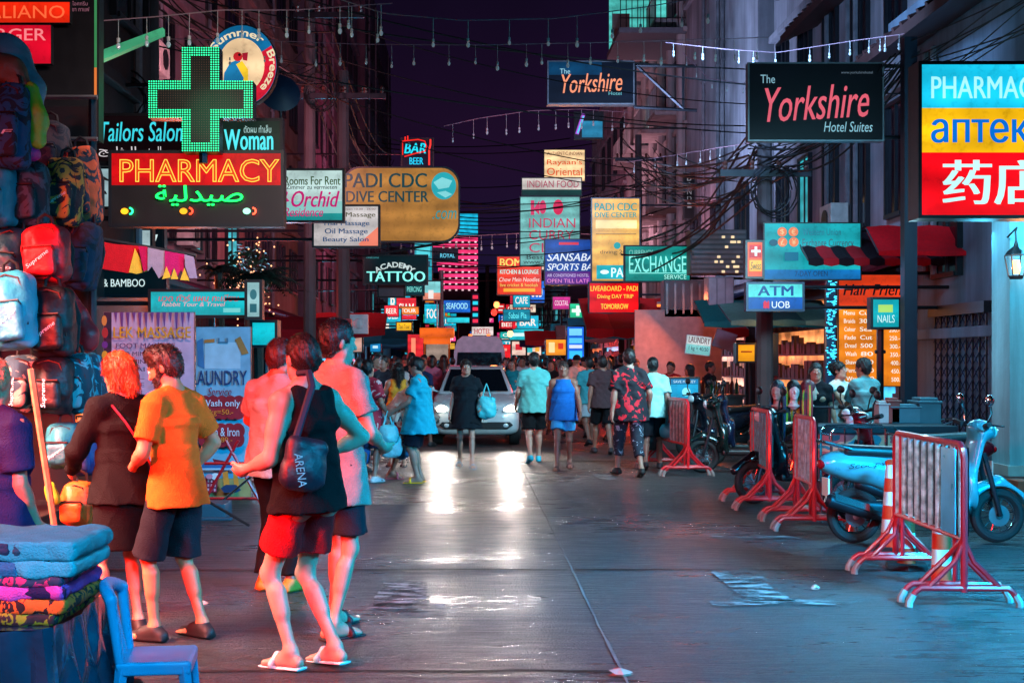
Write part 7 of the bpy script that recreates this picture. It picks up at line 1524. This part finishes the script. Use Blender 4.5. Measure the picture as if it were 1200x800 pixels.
mb = MB(); mb.box((-.48, .036, .55), (.98, .0395, .80)); mb.build('printed_strip', sheet_mat('counter_print', ['#1a2a3a', '#c83a3a', '#e88a6a', '#2a6a7a', '#10141c'], (2.2, 1, 5)), ct)
def tube_rack(label, pxa, pxb, Y, h):
    xa, xb = PX(pxa, Y), PX(pxb, Y); c = Vector(((xa+xb)/2, Y, 0)); w = (xb-xa)/2
    mb = MB()
    for y_ in (-.18, .18):
        mb.tube([(-w, y_, .02), (-w, y_, h-.05), (-w+.05, y_, h), (w-.05, y_, h), (w, y_, h-.05), (w, y_, .02)], .013, 8)
        mb.tube([(-w, y_, .25), (w, y_, .25)], .010, 6)
    for s_ in (-1, 1): mb.tube([(s_*w, -.18, .1), (s_*w, .18, .1)], .010, 6); mb.tube([(s_*w, -.18, h-.08), (s_*w, .18, h-.08)], .010, 6)
    for i in range(1, 5): mb.tube([(-w+2*w*i/5, -.18, h), (-w+2*w*i/5, -.18, h-.16)], .008, 5)
    tag(mb.build('rack', CHROME, smooth=True), label, 'rack').location = c
tube_rack('chrome tube rack between the second barrier and the scooter', 968, 1046, 12.4, .98)
for i, (px, py, w, h, d, c, lb_, cat_) in enumerate(((1062, 480, 34, 22, .3, '#3a6a78', 'teal grey box standing on the stall counter', 'box'), (1048, 490, 14, 30, .2, '#8a3a30', 'dark red tub on the stall counter', 'tub'), (1036, 486, 12, 26, .2, '#a8b4b4', 'pale bottle crate on the counter behind the grey green tee', 'crate'), (1090, 484, 26, 36, .35, '#2a5a68', 'blue grey planter by the folding gate', 'planter'))):
    Y = 14.6; k = Y/F; c0 = P(px, py, Y); mb = MB(); W, H = w*k, h*k; z_ = .901 if i < 3 else c0.z-H/2
    mb.box((-W/2, 0, 0), (W/2, d, H*.82)); mb.box((-W/2-.015, -.015, H*.82), (W/2+.015, d+.015, H*.9)); mb.box((-W*.4, .03, H*.9), (W*.4, d-.03, H))
    tag(mb.build(cat_, paint(c), bevel=.01), lb_, cat_).location = (c0.x, Y, z_ if i < 3 else 0.0 if False else z_)

lamp('stall_fill_lamp', 'AREA', (4.9, 15.6, 2.75), 70, '#a8e8ff', (4.3, 14.6, .9), 1.0, .4)  # unseen fill lamp added to lift the dark wig stall
# ---------------------------------------------------------------- utility poles, cables, light strings
POLE = pmat('pole_concrete', '#3a3336', .8, var=.25, scale=3, bump=.2, bscale=12)
POLEN = pmat('pole_steel_navy', '#141c2e', .5, .3, var=.15)
def pole(label, px, Y, r, h, m=POLE, arms=(), square=False):
    root = empty('utility_pole', (PX(px, Y), Y, 0), label, 'pole')
    mb = MB()
    if square: mb.box((-r, -r, 0), (r, r, h))
    else: mb.tube([(0, 0, 0), (0, 0, h*.5), (0, 0, h)], [r*1.1, r, r*.85], 10)
    mb.build('shaft', m, root, smooth=not square)
    for (z, a, b) in arms:
        mb = MB(); mb.box((-a, -r-.07, z), (b, -r-.001, z+.11)); c = mb.build('crossarm', METAL_DARK, root)
        for q in range(4):
            x_ = -a+.08+(a+b-.16)*q/3; m2 = MB(); m2.lathe([(.03, z+.11), (.045, z+.15), (.03, z+.18), (.045, z+.22), (.02, z+.26)], (x_, -r-.035, 0), 8); m2.build('insulator', paint('#4a2a24', .3), c, smooth=True)
    return root
pole('thick dark pole left of the green cross', 138, 18, .12, 9.5, arms=((7.2, .9, .9),))
pole('second dark pole close behind the green cross', 178, 19, .11, 9.5, arms=((7.6, .7, .8),))
pole('tall dark pole with crossarms above the rent sign', 363, 25.5, .12, 10.2, arms=((8.4, .3, 1.1), (6.8, .2, 1.2)))
pole('dark pole with a red meter beside the bright left shop fronts', 402, 26.5, .14, 7.6, arms=((7.0, .5, .9),))
pole('slim grey post beyond the shopping group on the left', 517, 62, .14, 6.0, METAL_GREY)
pole('rusty pole in the middle of the street end', 571, 85, .16, 8.0)
pole('steel navy pole beside the three colour light box', 1065, 17.2, .085, PZ(45, 17.2), POLEN, square=True)
pole('dark pole under the big black hotel sign', 896, 20.6, .13, 5.6, arms=((4.55, .75, .7),))
pole('thin dark pole beside the blue lit salon front', 748, 43, .13, 9.2, arms=((8.3, .8, .8),))
for (lab, px, Y, z, c) in (('red meter box strapped to the pole by the left shop fronts', 402, 26.3, 2.05, '#8a2028'), ('grey meter box on the wall of the left shop fronts', 422, 28, 2.2, '#b0b0b4')):
    mb = MB(); mb.box((-.2, -.2, 0), (.2, 0, .42)); mb.ball((0, -.2, .22), (.12, .04, .12), 10); tag(mb.build('meter_box', paint(c), bevel=.01), lab, 'meter box').location = (PX(px, Y), Y-.16, z)
def cable(a, b, sag, label, r=.011, grp='power cables', name='power_cable', n=14, mat=None):
    a, b = Vector(a), Vector(b); mb = MB(); o = (a+b)/2
    pts = [a.lerp(b, i/n)-o+Vector((0, 0, -sag*4*(i/n)*(1-i/n))) for i in range(n+1)]
    mb.tube(pts, r, 4, caps=False); ob = mb.build(name, mat or CABLE); ob.location = o
    tag(ob, label, 'cable', grp); return ob
random.seed(17)
# bundles run along the right facades from pole to pole, and cross the street
LBL = {'R': 'black power cable in the tangle along the right hand facades', 'X': 'black cable strung across the street between the roofs', 'L': 'black power cable running along the left poles', 'F': 'black cable crossing the dark sky far down the street'}
pr = [Vector((PX(1065, 17.2), 17.2, 5.6)), Vector((PX(896, 20.6), 20.6, 4.9)), Vector((6.6, 31, 6.0)), Vector((PX(748, 43), 43, 8.6))]
for i in range(16):
    w = lambda s=.35: Vector((random.uniform(-s, s), 0, random.uniform(-s, s*.9)))
    cable(pr[0]+w(.25), pr[1]+w(), random.uniform(.1, .5), LBL['R'], random.choice((.010, .014, .018)), 'cables along the right facades')
    cable(pr[1]+w(), pr[3]+w(.7), random.uniform(.3, 1.1), LBL['R'], random.choice((.012, .016, .02)), 'cables along the right facades')
for i in range(7):
    cable(pr[1]+Vector((random.uniform(-.5, .5), 0, random.uniform(-.4, .2))), Vector((PX(800-i*12, 30), 30, random.uniform(3.6, 4.6))), random.uniform(.1, .4), LBL['R'], .022, 'cables along the right facades')
for i in range(9):
    cable(pr[0]+Vector((0, 0, random.uniform(-.6, .4))), Vector((6.9+random.uniform(0, .4), 8.5, random.uniform(5.2, 7.2))), random.uniform(.05, .3), LBL['R'], .010, 'cables along the right facades')
cl = Vector((PX(178, 19), 19, 7.6)); 
for i, (ya, za, yb, zb, sg_) in enumerate(((19, 7.7, 20.6, 5.9, .5), (19, 7.1, 22, 6.6, .35), (25.5, 8.5, 30, 7.6, .4), (25.5, 7.8, 27, 6.6, .5), (26.5, 7.0, 31, 5.9, .3), (26.5, 6.5, 31, 5.5, .35), (19, 6.3, 24, 5.8, .3))):
    cable((PX(178 if ya == 19 else 363 if ya == 25.5 else 402, ya), ya, za), (7.3, yb, zb), sg_, LBL['X'], .012, 'cables across the street')
for i in range(22):
    ya = random.uniform(36, 90); yb = ya+random.uniform(-4, 10); z = 1.61+random.uniform(.085, .17)*ya
    cable((-6.2, ya, z+random.uniform(-.8, .8)), (6.9, yb, z+random.uniform(-.8, .8)), random.uniform(.4, 1.6), LBL['F'], .00042*ya, 'cables far down the street')
for i in range(12):
    a = Vector((PX(138, 18)+random.uniform(-.6, .6), 18, 7.2+random.uniform(-.3, .5))); b = Vector((PX(363, 25.5)+random.uniform(-.2, .9), 25.5, 8.2+random.uniform(-1.5, .4)))
    cable(a, b, random.uniform(.2, 1.0), LBL['L'], random.choice((.010, .016)), 'cables along the left poles')
    if i < 8:
        c = Vector((PX(455, 52)+random.uniform(-1, .5), 52, 10.5+random.uniform(-3, 1))); cable(b, c, random.uniform(.3, 1.5), LBL['L'], .016, 'cables along the left poles')
    if i < 7: cable(a, (-4.6+random.uniform(-.3, .6), 9.0, 6.0+random.uniform(0, 1.2)), random.uniform(.1, .5), LBL['L'], .012, 'cables along the left poles')
# coiled slack on the poles
for lab, px, Y, z, R_ in (('coil of slack cable hung on the pole left of the green cross', 150, 17.8, PZ(118, 17.8), .28), ('coil of slack cable hung under the big black hotel sign', 905, 20.3, PZ(225, 20.3), .32), ('coil of slack cable high on the pole above the rent sign', 372, 25.2, PZ(112, 25.2), .3)):
    mb = MB()
    for q in range(5):
        rr = R_*random.uniform(.7, 1.1); ox, oz = random.uniform(-.08, .08), random.uniform(-.08, .08)
        mb.tube([(ox+rr*math.cos(t*math.pi/9), random.uniform(-.04, .04), oz+rr*1.2*math.sin(t*math.pi/9)) for t in range(19)], .012, 4, caps=False)
    tag(mb.build('cable_coil', CABLE), lab, 'cable coil').location = (PX(px, Y), Y, z)
BULB = pmat('bulb_clear', '#c8d8d8', .12, spec=.8, var=.05, emis='#d8f0ff', es=.1)
SOCK = pmat('bulb_socket', '#d0d0cc', .5)
bulb_me = MB().ball((0, 0, -.075), (.022, .022, .033), 8).mesh('bulb', True); sock_me = MB().tube([(0, 0, .0), (0, 0, -.04)], .017, 6).mesh('socket')
bulb_me.materials.append(BULB); sock_me.materials.append(SOCK)
def light_string(label, pts, n, drop=.22, r=.006, cm=None, sc=1.0):
    """pts: (px, py, Y) control points of the string; n bulbs hang below it"""
    W_ = [P(*p) for p in pts]; o = W_[0]; root = empty('light_string', o, label, 'light string', 'festoon lights over the street')
    seg = [0]
    for i in range(1, len(W_)): seg.append(seg[-1]+(W_[i]-W_[i-1]).length)
    def at_(d):
        for i in range(1, len(W_)):
            if d <= seg[i] or i == len(W_)-1:
                t = (d-seg[i-1])/max(seg[i]-seg[i-1], 1e-6); return W_[i-1].lerp(W_[i], t)-o
    L_ = seg[-1]; mb = MB(); mb.tube([at_(L_*i/40) for i in range(41)], r, 4, caps=False)
    cb = mb.build('cable', cm or pmat('festoon_cable', '#b08a98', .6), root)
    for i in range(n):
        p = at_(L_*(i+.5+random.uniform(-.26, .26))/n); dr = drop*random.uniform(.85, 1.2); q = p+Vector((random.uniform(-.03, .03), 0, -dr))
        m2 = MB(); m2.tube([(0, 0, dr), (0, 0, 0)], .0035*sc, 4); 
        b_ = bpy.data.objects.new('bulb', bulb_me); C.objects.link(b_); b_.parent = root; b_.location = q; b_.scale = (sc*random.uniform(.75, 1.1),)*3
        w_ = m2.build('drop_wire', SOCK, b_); w_.scale = (1/b_.scale.x,)*3
        s_ = bpy.data.objects.new('socket', sock_me); C.objects.link(s_); s_.parent = b_
light_string('festoon string crossing the very top of the picture toward the right', [(388, -4, 14), (450, 16, 14), (540, 24, 14), (650, 22, 14.3), (760, 8, 14.6), (850, -8, 15)], 11)
light_string('long festoon string level with the round bar sign', [(200, 46, 17.0), (320, 48, 17), (420, 52, 17), (560, 53, 17), (700, 50, 17.3), (845, 46, 17.8), (900, 44, 18)], 24, .2)
light_string('festoon string sagging in front of the left poles at the top', [(100, 26, 13), (180, 20, 13), (260, 12, 13), (345, 12, 13.2), (460, 4, 13.4)], 13, .2)
light_string('upper right festoon string beside the pale building', [(780, 50, 20), (850, 58, 20), (910, 62, 20.5), (1000, 48, 20), (1060, 40, 18)], 12, .12)
light_string('short festoon string rising right from the tan dive sign', [(520, 148, 40), (560, 139, 40), (620, 130, 40), (680, 128, 41), (740, 132, 42)], 12, .4, .012, None, 1.7)
light_string('festoon string low over the far street by the mint sign', [(420, 262, 50), (480, 280, 50), (560, 276, 52), (640, 272, 54), (720, 276, 54)], 18, .35, .014, None, 2.2)
light_string('festoon string beside the pale windowless building', [(800, 62, 27), (830, 92, 27), (870, 98, 27), (940, 84, 26)], 9, .12, .008)
light_string('festoon string along the facade under the pale building', [(735, 190, 38), (790, 182, 36), (850, 172, 32), (900, 165, 29)], 10, .2, .010, None, 1.4)

# ---------------------------------------------------------------- awnings, gate, pillar, lantern
def awning(label, x0, x1, Y, z0, z1, d, c1, c2, n=7, sg=1, val=.22, name='awning'):
    """slopes from the wall (far, high) to the street (near, low)"""
    root = empty(name, ((x0+x1)/2, Y, z0), label, 'awning'); w = (x1-x0)/n
    for i in range(n):
        mb = MB(); a = x0+w*i-(x0+x1)/2; rows = []
        for j in range(7):
            t = j/6; rows.append([(a+w*u, -d*t, (z1-z0)*(1-t)**1.3+.03*math.sin(u*math.pi)) for u in (0, .5, .998)])
        rows.append([(a+w*u, -d-.005, -val*(.75+.25*math.sin(u*math.pi))) for u in (0, .5, .998)])
        mb.grid(rows); mb.grid([[(p[0], p[1]+.004, p[2]-.012) for p in r] for r in rows]); mb.build('panel', cloth(c1 if i % 2 == 0 else c2), root, smooth=True)
    mb = MB(); mb.tube([(-(x1-x0)/2, -d+.02, -.015), ((x1-x0)/2, -d+.02, -.015)], .015, 6)
    for s_ in (-1, 1): mb.tube([(s_*(x1-x0)/2, -d+.02, -.015), (s_*(x1-x0)/2, 0, z1-z0-.02)], .014, 6)
    mb.build('frame', METAL_GREY, root); return root
awning('dark awning with red stripes above the hair salon price board', PX(930, 20.5), 7.3, 20.6, PZ(306, 20), PZ(268, 20.6), 1.0, '#1a1018', '#a81824', 9, val=.1)
awning('plain bright red awning beside the dark pole on the right', PX(1020, 19.2), 7.3, 19.4, PZ(296, 19), PZ(266, 19.4), .6, '#e01020', '#e01020', 2, val=.06)
awning('red shop awning under the glowing red dive board', PX(690, 31), 6.9, 34, PZ(385, 31), PZ(350, 34), 2.4, '#c01418', '#a01014', 6)
awning('green canopy above the hanging laundry sign', PX(822, 25.4), 7.2, 26.2, PZ(378, 25.4), PZ(352, 26.2), 1.1, '#2a8a86', '#2a8a86', 3, val=.1)
awning('grey green canopy under the bank machine sign', PX(862, 22), 7.2, 23.5, PZ(376, 22.4), PZ(356, 23.4), 1.1, '#6a8a7a', '#3a5a58', 4, val=.08)
awning('maroon awning on the left beyond the pale shop front', -6.4, PX(430, 33), 33, PZ(388, 33), PZ(372, 33), .9, '#8a1424', '#8a1424', 3)
# bunting shade over the left stalls
bs = empty('bunting_canopy', (PX(158, 11.5), 11.5, PZ(330, 11.5)), 'strip of red, yellow and mauve bunting hanging above the shoppers', 'bunting')
def bpt(px, py, y=0): return tuple(P(px, py, 11.5+y)-bs.location)
fl = [('#d01420', [(84, 277), (135, 286), (172, 289), (168, 318), (150, 320), (120, 315), (98, 300)]), ('#f0b43a', [(158, 291), (172, 318), (160, 321), (151, 319)]), ('#e8a83a', [(105, 299), (118, 314), (106, 312), (100, 304)]), ('#c8104a', [(162, 288), (174, 290), (174, 316), (168, 318)]),
      ('#a88a9a', [(173, 290), (193, 294), (192, 322), (186, 326), (178, 312), (173, 318)]), ('#c81a60', [(193, 294), (216, 298), (216, 322), (212, 316), (208, 324), (203, 314), (199, 324), (195, 314), (193, 320)]), ('#f0b83a', [(195, 312), (200, 325), (190, 327)]), ('#f0b83a', [(204, 314), (209, 327), (200, 327)]), ('#f0b83a', [(216, 314), (222, 329), (211, 328)]), ('#a88aa0', [(216, 298), (227, 301), (231, 326), (222, 326), (217, 312)])]
for i, (c, pts) in enumerate(fl):
    mb = MB(); q = [bpt(a, b, -.012*i) for a, b in pts]; mb.add(q+[(p[0], p[1]+.006, p[2]) for p in q], [tuple(range(len(q))), tuple(reversed(range(len(q), 2*len(q))))]+[(k_, len(q)+k_, len(q)+(k_+1) % len(q), (k_+1) % len(q)) for k_ in range(len(q))]); mb.build('flag', cloth(c), bs)
mb = MB(); mb.tube([bpt(70, 272, .03), bpt(150, 286, .03), bpt(230, 300, .03)], .022, 6); mb.build('pole', METAL_DARK, bs)
mb = MB(); mb.tube([bpt(228, 300, .03), bpt(228, 300, 2.6)], .018, 6); mb.build('side_arm', METAL_DARK, bs)
# folding gate and pale pillar
gt = empty('folding_gate', (7.2, 18.8, .13), 'dark blue folding lattice gate between the pole and the pale pillar', 'gate')
mb = MB(); gt.rotation_euler.z = math.radians(90); gw = .98; gh = PZ(368, 18.5)-.13
for i in range(9):
    x_ = -gw+2*gw*i/8; mb.box((x_-.012, -.012, 0), (x_+.012, .012, gh))
mb.build('bars', METAL_DARK, gt)
mb = MB()
for i in range(8):
    xa, xb = -gw+2*gw*i/8, -gw+2*gw*(i+1)/8; n = 11
    for j in range(n):
        za, zb = gh*j/n, gh*(j+1)/n; mb.tube([(xa, -.02, za), (xb, -.02, zb)], .009, 4); mb.tube([(xb, .02, za), (xa, .02, zb)], .009, 4)
mb.build('lattice', pmat('gate_blue', '#1c2c4c', .5, .4), gt)
mb = MB(); mb.box((-gw-.1, -.05, gh), (gw+.1, .08, gh+.16)); mb.build('top_rail', METAL_DARK, gt)
wa = empty('pale_wall', (PX(1190, 15), 15.2, .0), 'pale plastered wall pier at the right edge behind the scooter', 'wall')
mb = MB(); x_ = PX(1166, 15)-PX(1190, 15); mb.box((x_, -.6, .31), (1.8, -.1, 4.2)); mb.build('pier', wallmat('pier', '#86b4c0', .2), wa, bevel=.01)
mb = MB(); mb.box((x_-.03, -.64, .301), (1.82, -.06, .42)); mb.build('plinth', paint('#a8a8a8'), wa)
# wall lantern
lt = empty('wall_lantern', (PX(1193, 14.3), 14.35, PZ(324, 14.35)), 'wrought iron wall lantern glowing orange at the right edge', 'lantern')
mb = MB(); 
for s_ in (-1, 1):
    for t_ in (-1, 1): mb.tube([(s_*.06, t_*.06, 0), (s_*.09, t_*.09, .24)], .008, 5)
mb.lathe([(.07, -.03), (.085, 0), (.085, .01)], n=8); mb.lathe([(.13, .24), (.10, .28), (.03, .34), (.012, .40)], n=8)
mb.tube([(0, 0, .40), (.0, .02, .50), (.06, .12, .56), (.0, .24, .46)], .010, 6); mb.build('cage', METAL_DARK, lt, smooth=True)
mb = MB(); mb.lathe([(.035, .03), (.05, .1), (.035, .18)], n=10); mb.build('bulb', glow('#ffb060', 7, .1), lt, smooth=True)
lamp('lantern_lamp', 'POINT', (PX(1193, 14.3), 14.2, PZ(310, 14.35)), 14, '#ff9a40', size=.08)
# the orange lantern and the LED strip by the salon
def led_strip():
    Y = 20.2; root = empty('light_column', (PX(974, Y), Y, .13), 'upright column of sparkling cyan diodes left of the orange price board', 'light column')
    z1 = PZ(325, Y)-.13; z0 = PZ(440, Y)-.13; w = 5.5*Y/F
    mb = MB(); mb.box((-w, 0, 0), (w, .1, z1)); mb.build('housing', paint('#0a3a5a'), root)
    mb = MB(); random.seed(2)
    for i in range(150):
        x_, z_ = random.uniform(-w, w), random.uniform(z0, z1); s_ = random.uniform(.008, .02); mb.box((x_-s_, -.02, z_-s_*.5), (x_+s_, -.001, z_+s_*.5))
    mb.build('diodes', glow('#40d8ff', 2.2, .1, sample=False), root)
led_strip()
lamp('diode_lamp', 'AREA', (PX(974, 20), 19.9, 2.4), 30, '#30b8ff', (3.8, 14, .2), .3, 1.4)
def lantern(label, px, py, Y, c, s=3.0):
    p = P(px, py, Y); root = empty('hanging_lamp', p, label, 'lamp'); k = 5*Y/F
    mb = MB(); mb.tube([(0, 0, k), (0, 0, k+.6)], .008, 5); mb.lathe([(k*.4, k), (k*.9, k*.8), (k*.9, k*.7)], n=12); mb.build('fitting', METAL_DARK, root)
    mb = MB(); mb.ball((0, 0, 0), (k*.7, k*.7, k*.8), 12); mb.build('bulb', glow(c, s, .1), root, smooth=True)
    lamp('bulb_lamp', 'POINT', p+Vector((0, -.2, -.15)), 18, c, size=.15)
lantern('warm amber lamp beneath the bank machine canopy', 902, 388, 22.4, '#ffae50', 5)
lantern('orange lamp hanging far ahead over the van', 582, 357, 62, '#ff8a4a', 4)
lantern('red lamp hanging just under the far orange lamp', 579, 366, 62, '#ff2a20', 4)
lantern('warm lamp in the crowd right of the van', 598, 391, 58, '#ffb070', 4)
# framed black notice board, tubes and boxes under the canopy
mb = MB(); mb.box((-.17, 0, 0), (.17, .05, .75)); mb.box((-.14, -.01, .06), (.14, -.001, .69)); tag(mb.build('notice_board', METAL_DARK), 'dark framed notice board beneath the bank machine canopy', 'notice board').location = (PX(901, 22.6), 22.6, PZ(440, 22.6))
for lab, px, py, Y, L_ in (('orange fluorescent tube under the red shop awning', 790, 358, 30, .8), ('white fluorescent tube under the red shop awning', 770, 370, 31, .7), ('slanting green lit tube lamp left of the poles', 152, 56, 13.5, 0)):
    root = empty('tube_lamp', P(px, py, Y), lab, 'tube lamp'); mb = MB()
    if L_: mb.tube([(-L_/2, 0, 0), (L_/2, 0, .02)], .03, 8); mb.build('tube', glow('#ff8a40' if 'orange' in lab else '#ffe0d0', 2.2), root, smooth=True); mb = MB(); mb.box((-L_/2, -.03, .035), (L_/2, .03, .09)); mb.build('housing', WHITE, root)
    else:
        mb.prism([(-.34, -.17), (.36, .13), (.36, .20), (-.34, -.06)], -.05, .05); mb.build('tube', glow('#48b080', .8), root)
for lab, px, py, Y, w, h, c in (('steel duct box above the white wall panel', 802, 350, 28, 48, 44, '#5a5a62'), ('pale triple shutter panel left of the bank machine sign', 845, 345, 26, 30, 42, '#a8a0a4'), ('long louvred grey panel with scattered lit slots', 842, 295, 28.5, 66, 52, '#6a7476')):
    k = Y/F; W, H = w*k, h*k; root = empty('wall_box', P(px, py+h/2, Y), lab, 'wall box'); mb = MB(); mb.box((-W/2, 0, 0), (W/2, .5, H)); mb.build('casing', paint(c, .5), root, bevel=.02)
    mb = MB()
    if 'triple' in lab:
        for i in range(3): mb.box((-W/2+W*(i/3+.03), -.02, H*.05), (-W/2+W*(i/3+.30), -.001, H*.95))
        mb.build('shutter', paint('#c8c0c4', .4), root)
    elif 'louvred' in lab:
        for i in range(9): mb.box((-W/2+.03, -.04, H*(i+.2)/9), (W/2-.03, -.001, H*(i+.7)/9))
        mb.build('louvre', paint('#8a9496', .45), root); mb = MB(); random.seed(9)
        for i in range(16): x_, z_ = random.uniform(-.1, .35)*W, random.randint(0, 8); mb.box((x_, -.05, H*(z_+.2)/9), (x_+.07, -.041, H*(z_+.7)/9))
        mb.build('lit_slot', glow('#ffe0b0', 1.1, .1, sample=False), root)
    else:
        for i in range(5): mb.box((-W/2+W*(i/5+.05), -.015, H*.1), (-W/2+W*(i/5+.1), -.001, H*.9))
        mb.build('rib', METAL_GREY, root)
# white wall panel with the red figures' stall front
mb = MB(); mb.box((-.95, 0, 0), (.95, .1, 1.55)); tag(mb.build('wall_panel', paint('#c8a8a4', .7)), 'plain pinkish white wall panel behind the hanging laundry sign', 'wall panel').location = (PX(795, 28), 28, PZ(446, 28))
ba = empty('bar_counter', (PX(800, 23.4), 23.4, .0), 'cluttered bar counter with bottles below the white wall panel', 'bar counter')
mb = MB(); mb.box((-.6, 0, 0), (1.1, .5, .95)); mb.box((-.66, -.05, .951), (1.15, .55, 1.0)); mb.build('counter', paint('#2a1a20'), ba)
random.seed(4)
for i in range(14):
    x_ = -.55+1.6*i/13; h_ = random.uniform(.2, .34); mb = MB(); mb.lathe([(.035, 1.001), (.038, 1.0+h_*.6), (.014, 1.0+h_*.8), (.014, 1.0+h_)], (x_, random.uniform(.1, .4), 0), 8)
    ob = mb.build('bottle', pmat('bottle_%d' % (i % 4), ('#5a1a10', '#10442a', '#8a4a10', '#30424a')[i % 4], .1, spec=.8)); tag(ob, 'glass bottle standing on the bar counter below the white wall panel', 'bottle', 'bottles on the bar counter'); ob.location = ba.location
# fairy-light tree and palm on the left
def leafy(label, px, Y, z0, R_, n, c, lights=0, trunk_h=None, palm=False):
    root = empty('palm_tree' if palm else 'small_tree', (PX(px, Y), Y, .13), label, 'tree'); th = z0-.13
    mb = MB(); mb.tube([(0, 0, 0), (.04, 0, th*.5), (0, 0, th)], [.10, .08, .06], 8)
    mb.build('trunk', pmat('bark', '#3a2a22', .9, bump=.6, bscale=20), root, smooth=True); random.seed(int(px))
    mb = MB()
    if palm:
        for i in range(n):
            a = 2*math.pi*i/n+random.uniform(-.2, .2); L_ = R_*random.uniform(.8, 1.1); up_ = random.uniform(.2, .9); prev = None
            for j in range(9):
                t = j/8; p = Vector((math.cos(a)*L_*t, math.sin(a)*L_*t*.8, th+L_*(up_*t-1.0*t*t)))
                if prev is not None:
                    d = (p-prev).normalized(); s_ = d.cross(Vector((0, 0, 1))).normalized()
                    for q in (-1, 1):
                        for w_ in range(3):
                            o_ = prev.lerp(p, w_/3); l_ = .32*R_*(1-.6*t)*math.sin(math.pi*min(1, t+.15)); tip = o_+s_*q*l_+d*l_*.6+Vector((0, 0, -l_*.35)); mb.add([o_, o_+d*.03, tip], [(0, 1, 2)])
                prev = p
    else:
        for i in range(n):
            u = Vector((random.gauss(0, 1), random.gauss(0, 1), random.gauss(0, 1))).normalized()*R_*random.uniform(.3, 1)**.6; u.z *= 1.3; p = u+Vector((0, 0, th+R_*.9)); a = Vector((random.gauss(0, 1), random.gauss(0, 1), random.gauss(0, .6))).normalized()*.07; b = a.cross(Vector((random.random(), random.random(), 1))).normalized()*.03
            mb.add([p-a, p+b, p+a, p-b], [(0, 1, 2, 3)])
    mb.build('crown', pmat('leaf_'+c.strip('#'), c, .6, var=.4, scale=5), root)
    if lights:
        mb = MB()
        for i in range(lights):
            u = Vector((random.gauss(0, .5), random.gauss(0, .5), random.gauss(0, .75)))*R_; mb.ball(u+Vector((0, 0, th+R_*.8)), .014, 5)
        fl_ = mb.build('fairy_lights', glow('#ffb080', 2.5, .1, sample=False), root); fl_['kind'] = 'stuff'
leafy('small tree wrapped in warm fairy lights behind the cyan travel sign', 290, 20.5, PZ(352, 20.5), .42, 420, '#1c2a16', 130)
leafy('dark palm with drooping fronds under the rent sign', 300, 17.5, PZ(326, 17.5), .95, 19, '#1e2414', 0, None, True)
def palm2():
    pass
leafy('small dark palm beside the bunting', 256, 18.5, PZ(318, 18.5), .5, 11, '#161a12', 0, None, True)
# round satellite dish behind the bar sign
ds = empty('satellite_dish', P(328, 108, 22), 'dark blue satellite dish between the bar sign and the tall pole', 'satellite dish')
mb = MB(); mb.lathe([(.03, .12), (.2, .06), (.34, -.01), (.36, -.02), (.34, -.03), (.2, .04), (.03, .1)], n=24, M=Matrix.Rotation(math.radians(70), 4, 'X') @ Matrix.Rotation(.3, 4, 'Y')); mb.build('dish', paint('#142a44'), ds, smooth=True)
mb = MB(); mb.tube([(0, .05, -.1), (0, .1, -.6), (-.9, 1.5, -1.2)], .025, 6); mb.build('mount', METAL_DARK, ds)
# far vendors' umbrella-shaped clutter beyond the crowd: small awnings both sides
random.seed(31)
for i in range(14):
    Y = 36+i*4.2; s_ = 1 if i % 2 else -1; x_ = s_*random.uniform(3.4, 4.4); c = random.choice(['#8a1a20', '#1a6a7a', '#a04a1a', '#3a2a5a', '#b0b0b4'])
    cn = {'#8a1a20': 'red', '#1a6a7a': 'teal', '#a04a1a': 'rust', '#3a2a5a': 'violet', '#b0b0b4': 'pale'}[c]
    awning('%s stall awning on the %s among far shops, the %s past the car' % (cn, 'right' if s_ > 0 else 'left', ['first', 'second', 'third', 'fourth', 'fifth', 'sixth', 'seventh', 'eighth', 'ninth', 'tenth', 'eleventh', 'twelfth', 'thirteenth', 'fourteenth'][i]), x_-1.1, x_+1.1, Y, 2.5, 2.95, .9, c, c, 2)
# small litter and patches on the road
for lab, x, y, s_ in (('crumpled pale scrap at the foot of the central road joint', PX(727, 6.55), 6.55, .06), ('flattened white scrap in front of the striding man', PX(238, 8.4), 8.4, .05), ('tiny pale scrap on the blue lit road', PX(955, 9.0), 9.0, .03)):
    mb = MB(); random.seed(int(x*100)); pts = [(s_*random.uniform(.7, 1.2)*math.cos(a), s_*random.uniform(.5, .9)*math.sin(a), random.uniform(.004, .03)) for a in [2*math.pi*i/9 for i in range(9)]]
    mb.add(pts+[(0, 0, .035)], [(i, (i+1) % 9, 9) for i in range(9)]); mb.add([(p[0], p[1], .001) for p in pts], [tuple(range(9))]); tag(mb.build('litter', paint('#a89a90', .8)), lab, 'litter').location = (x, y, .008)
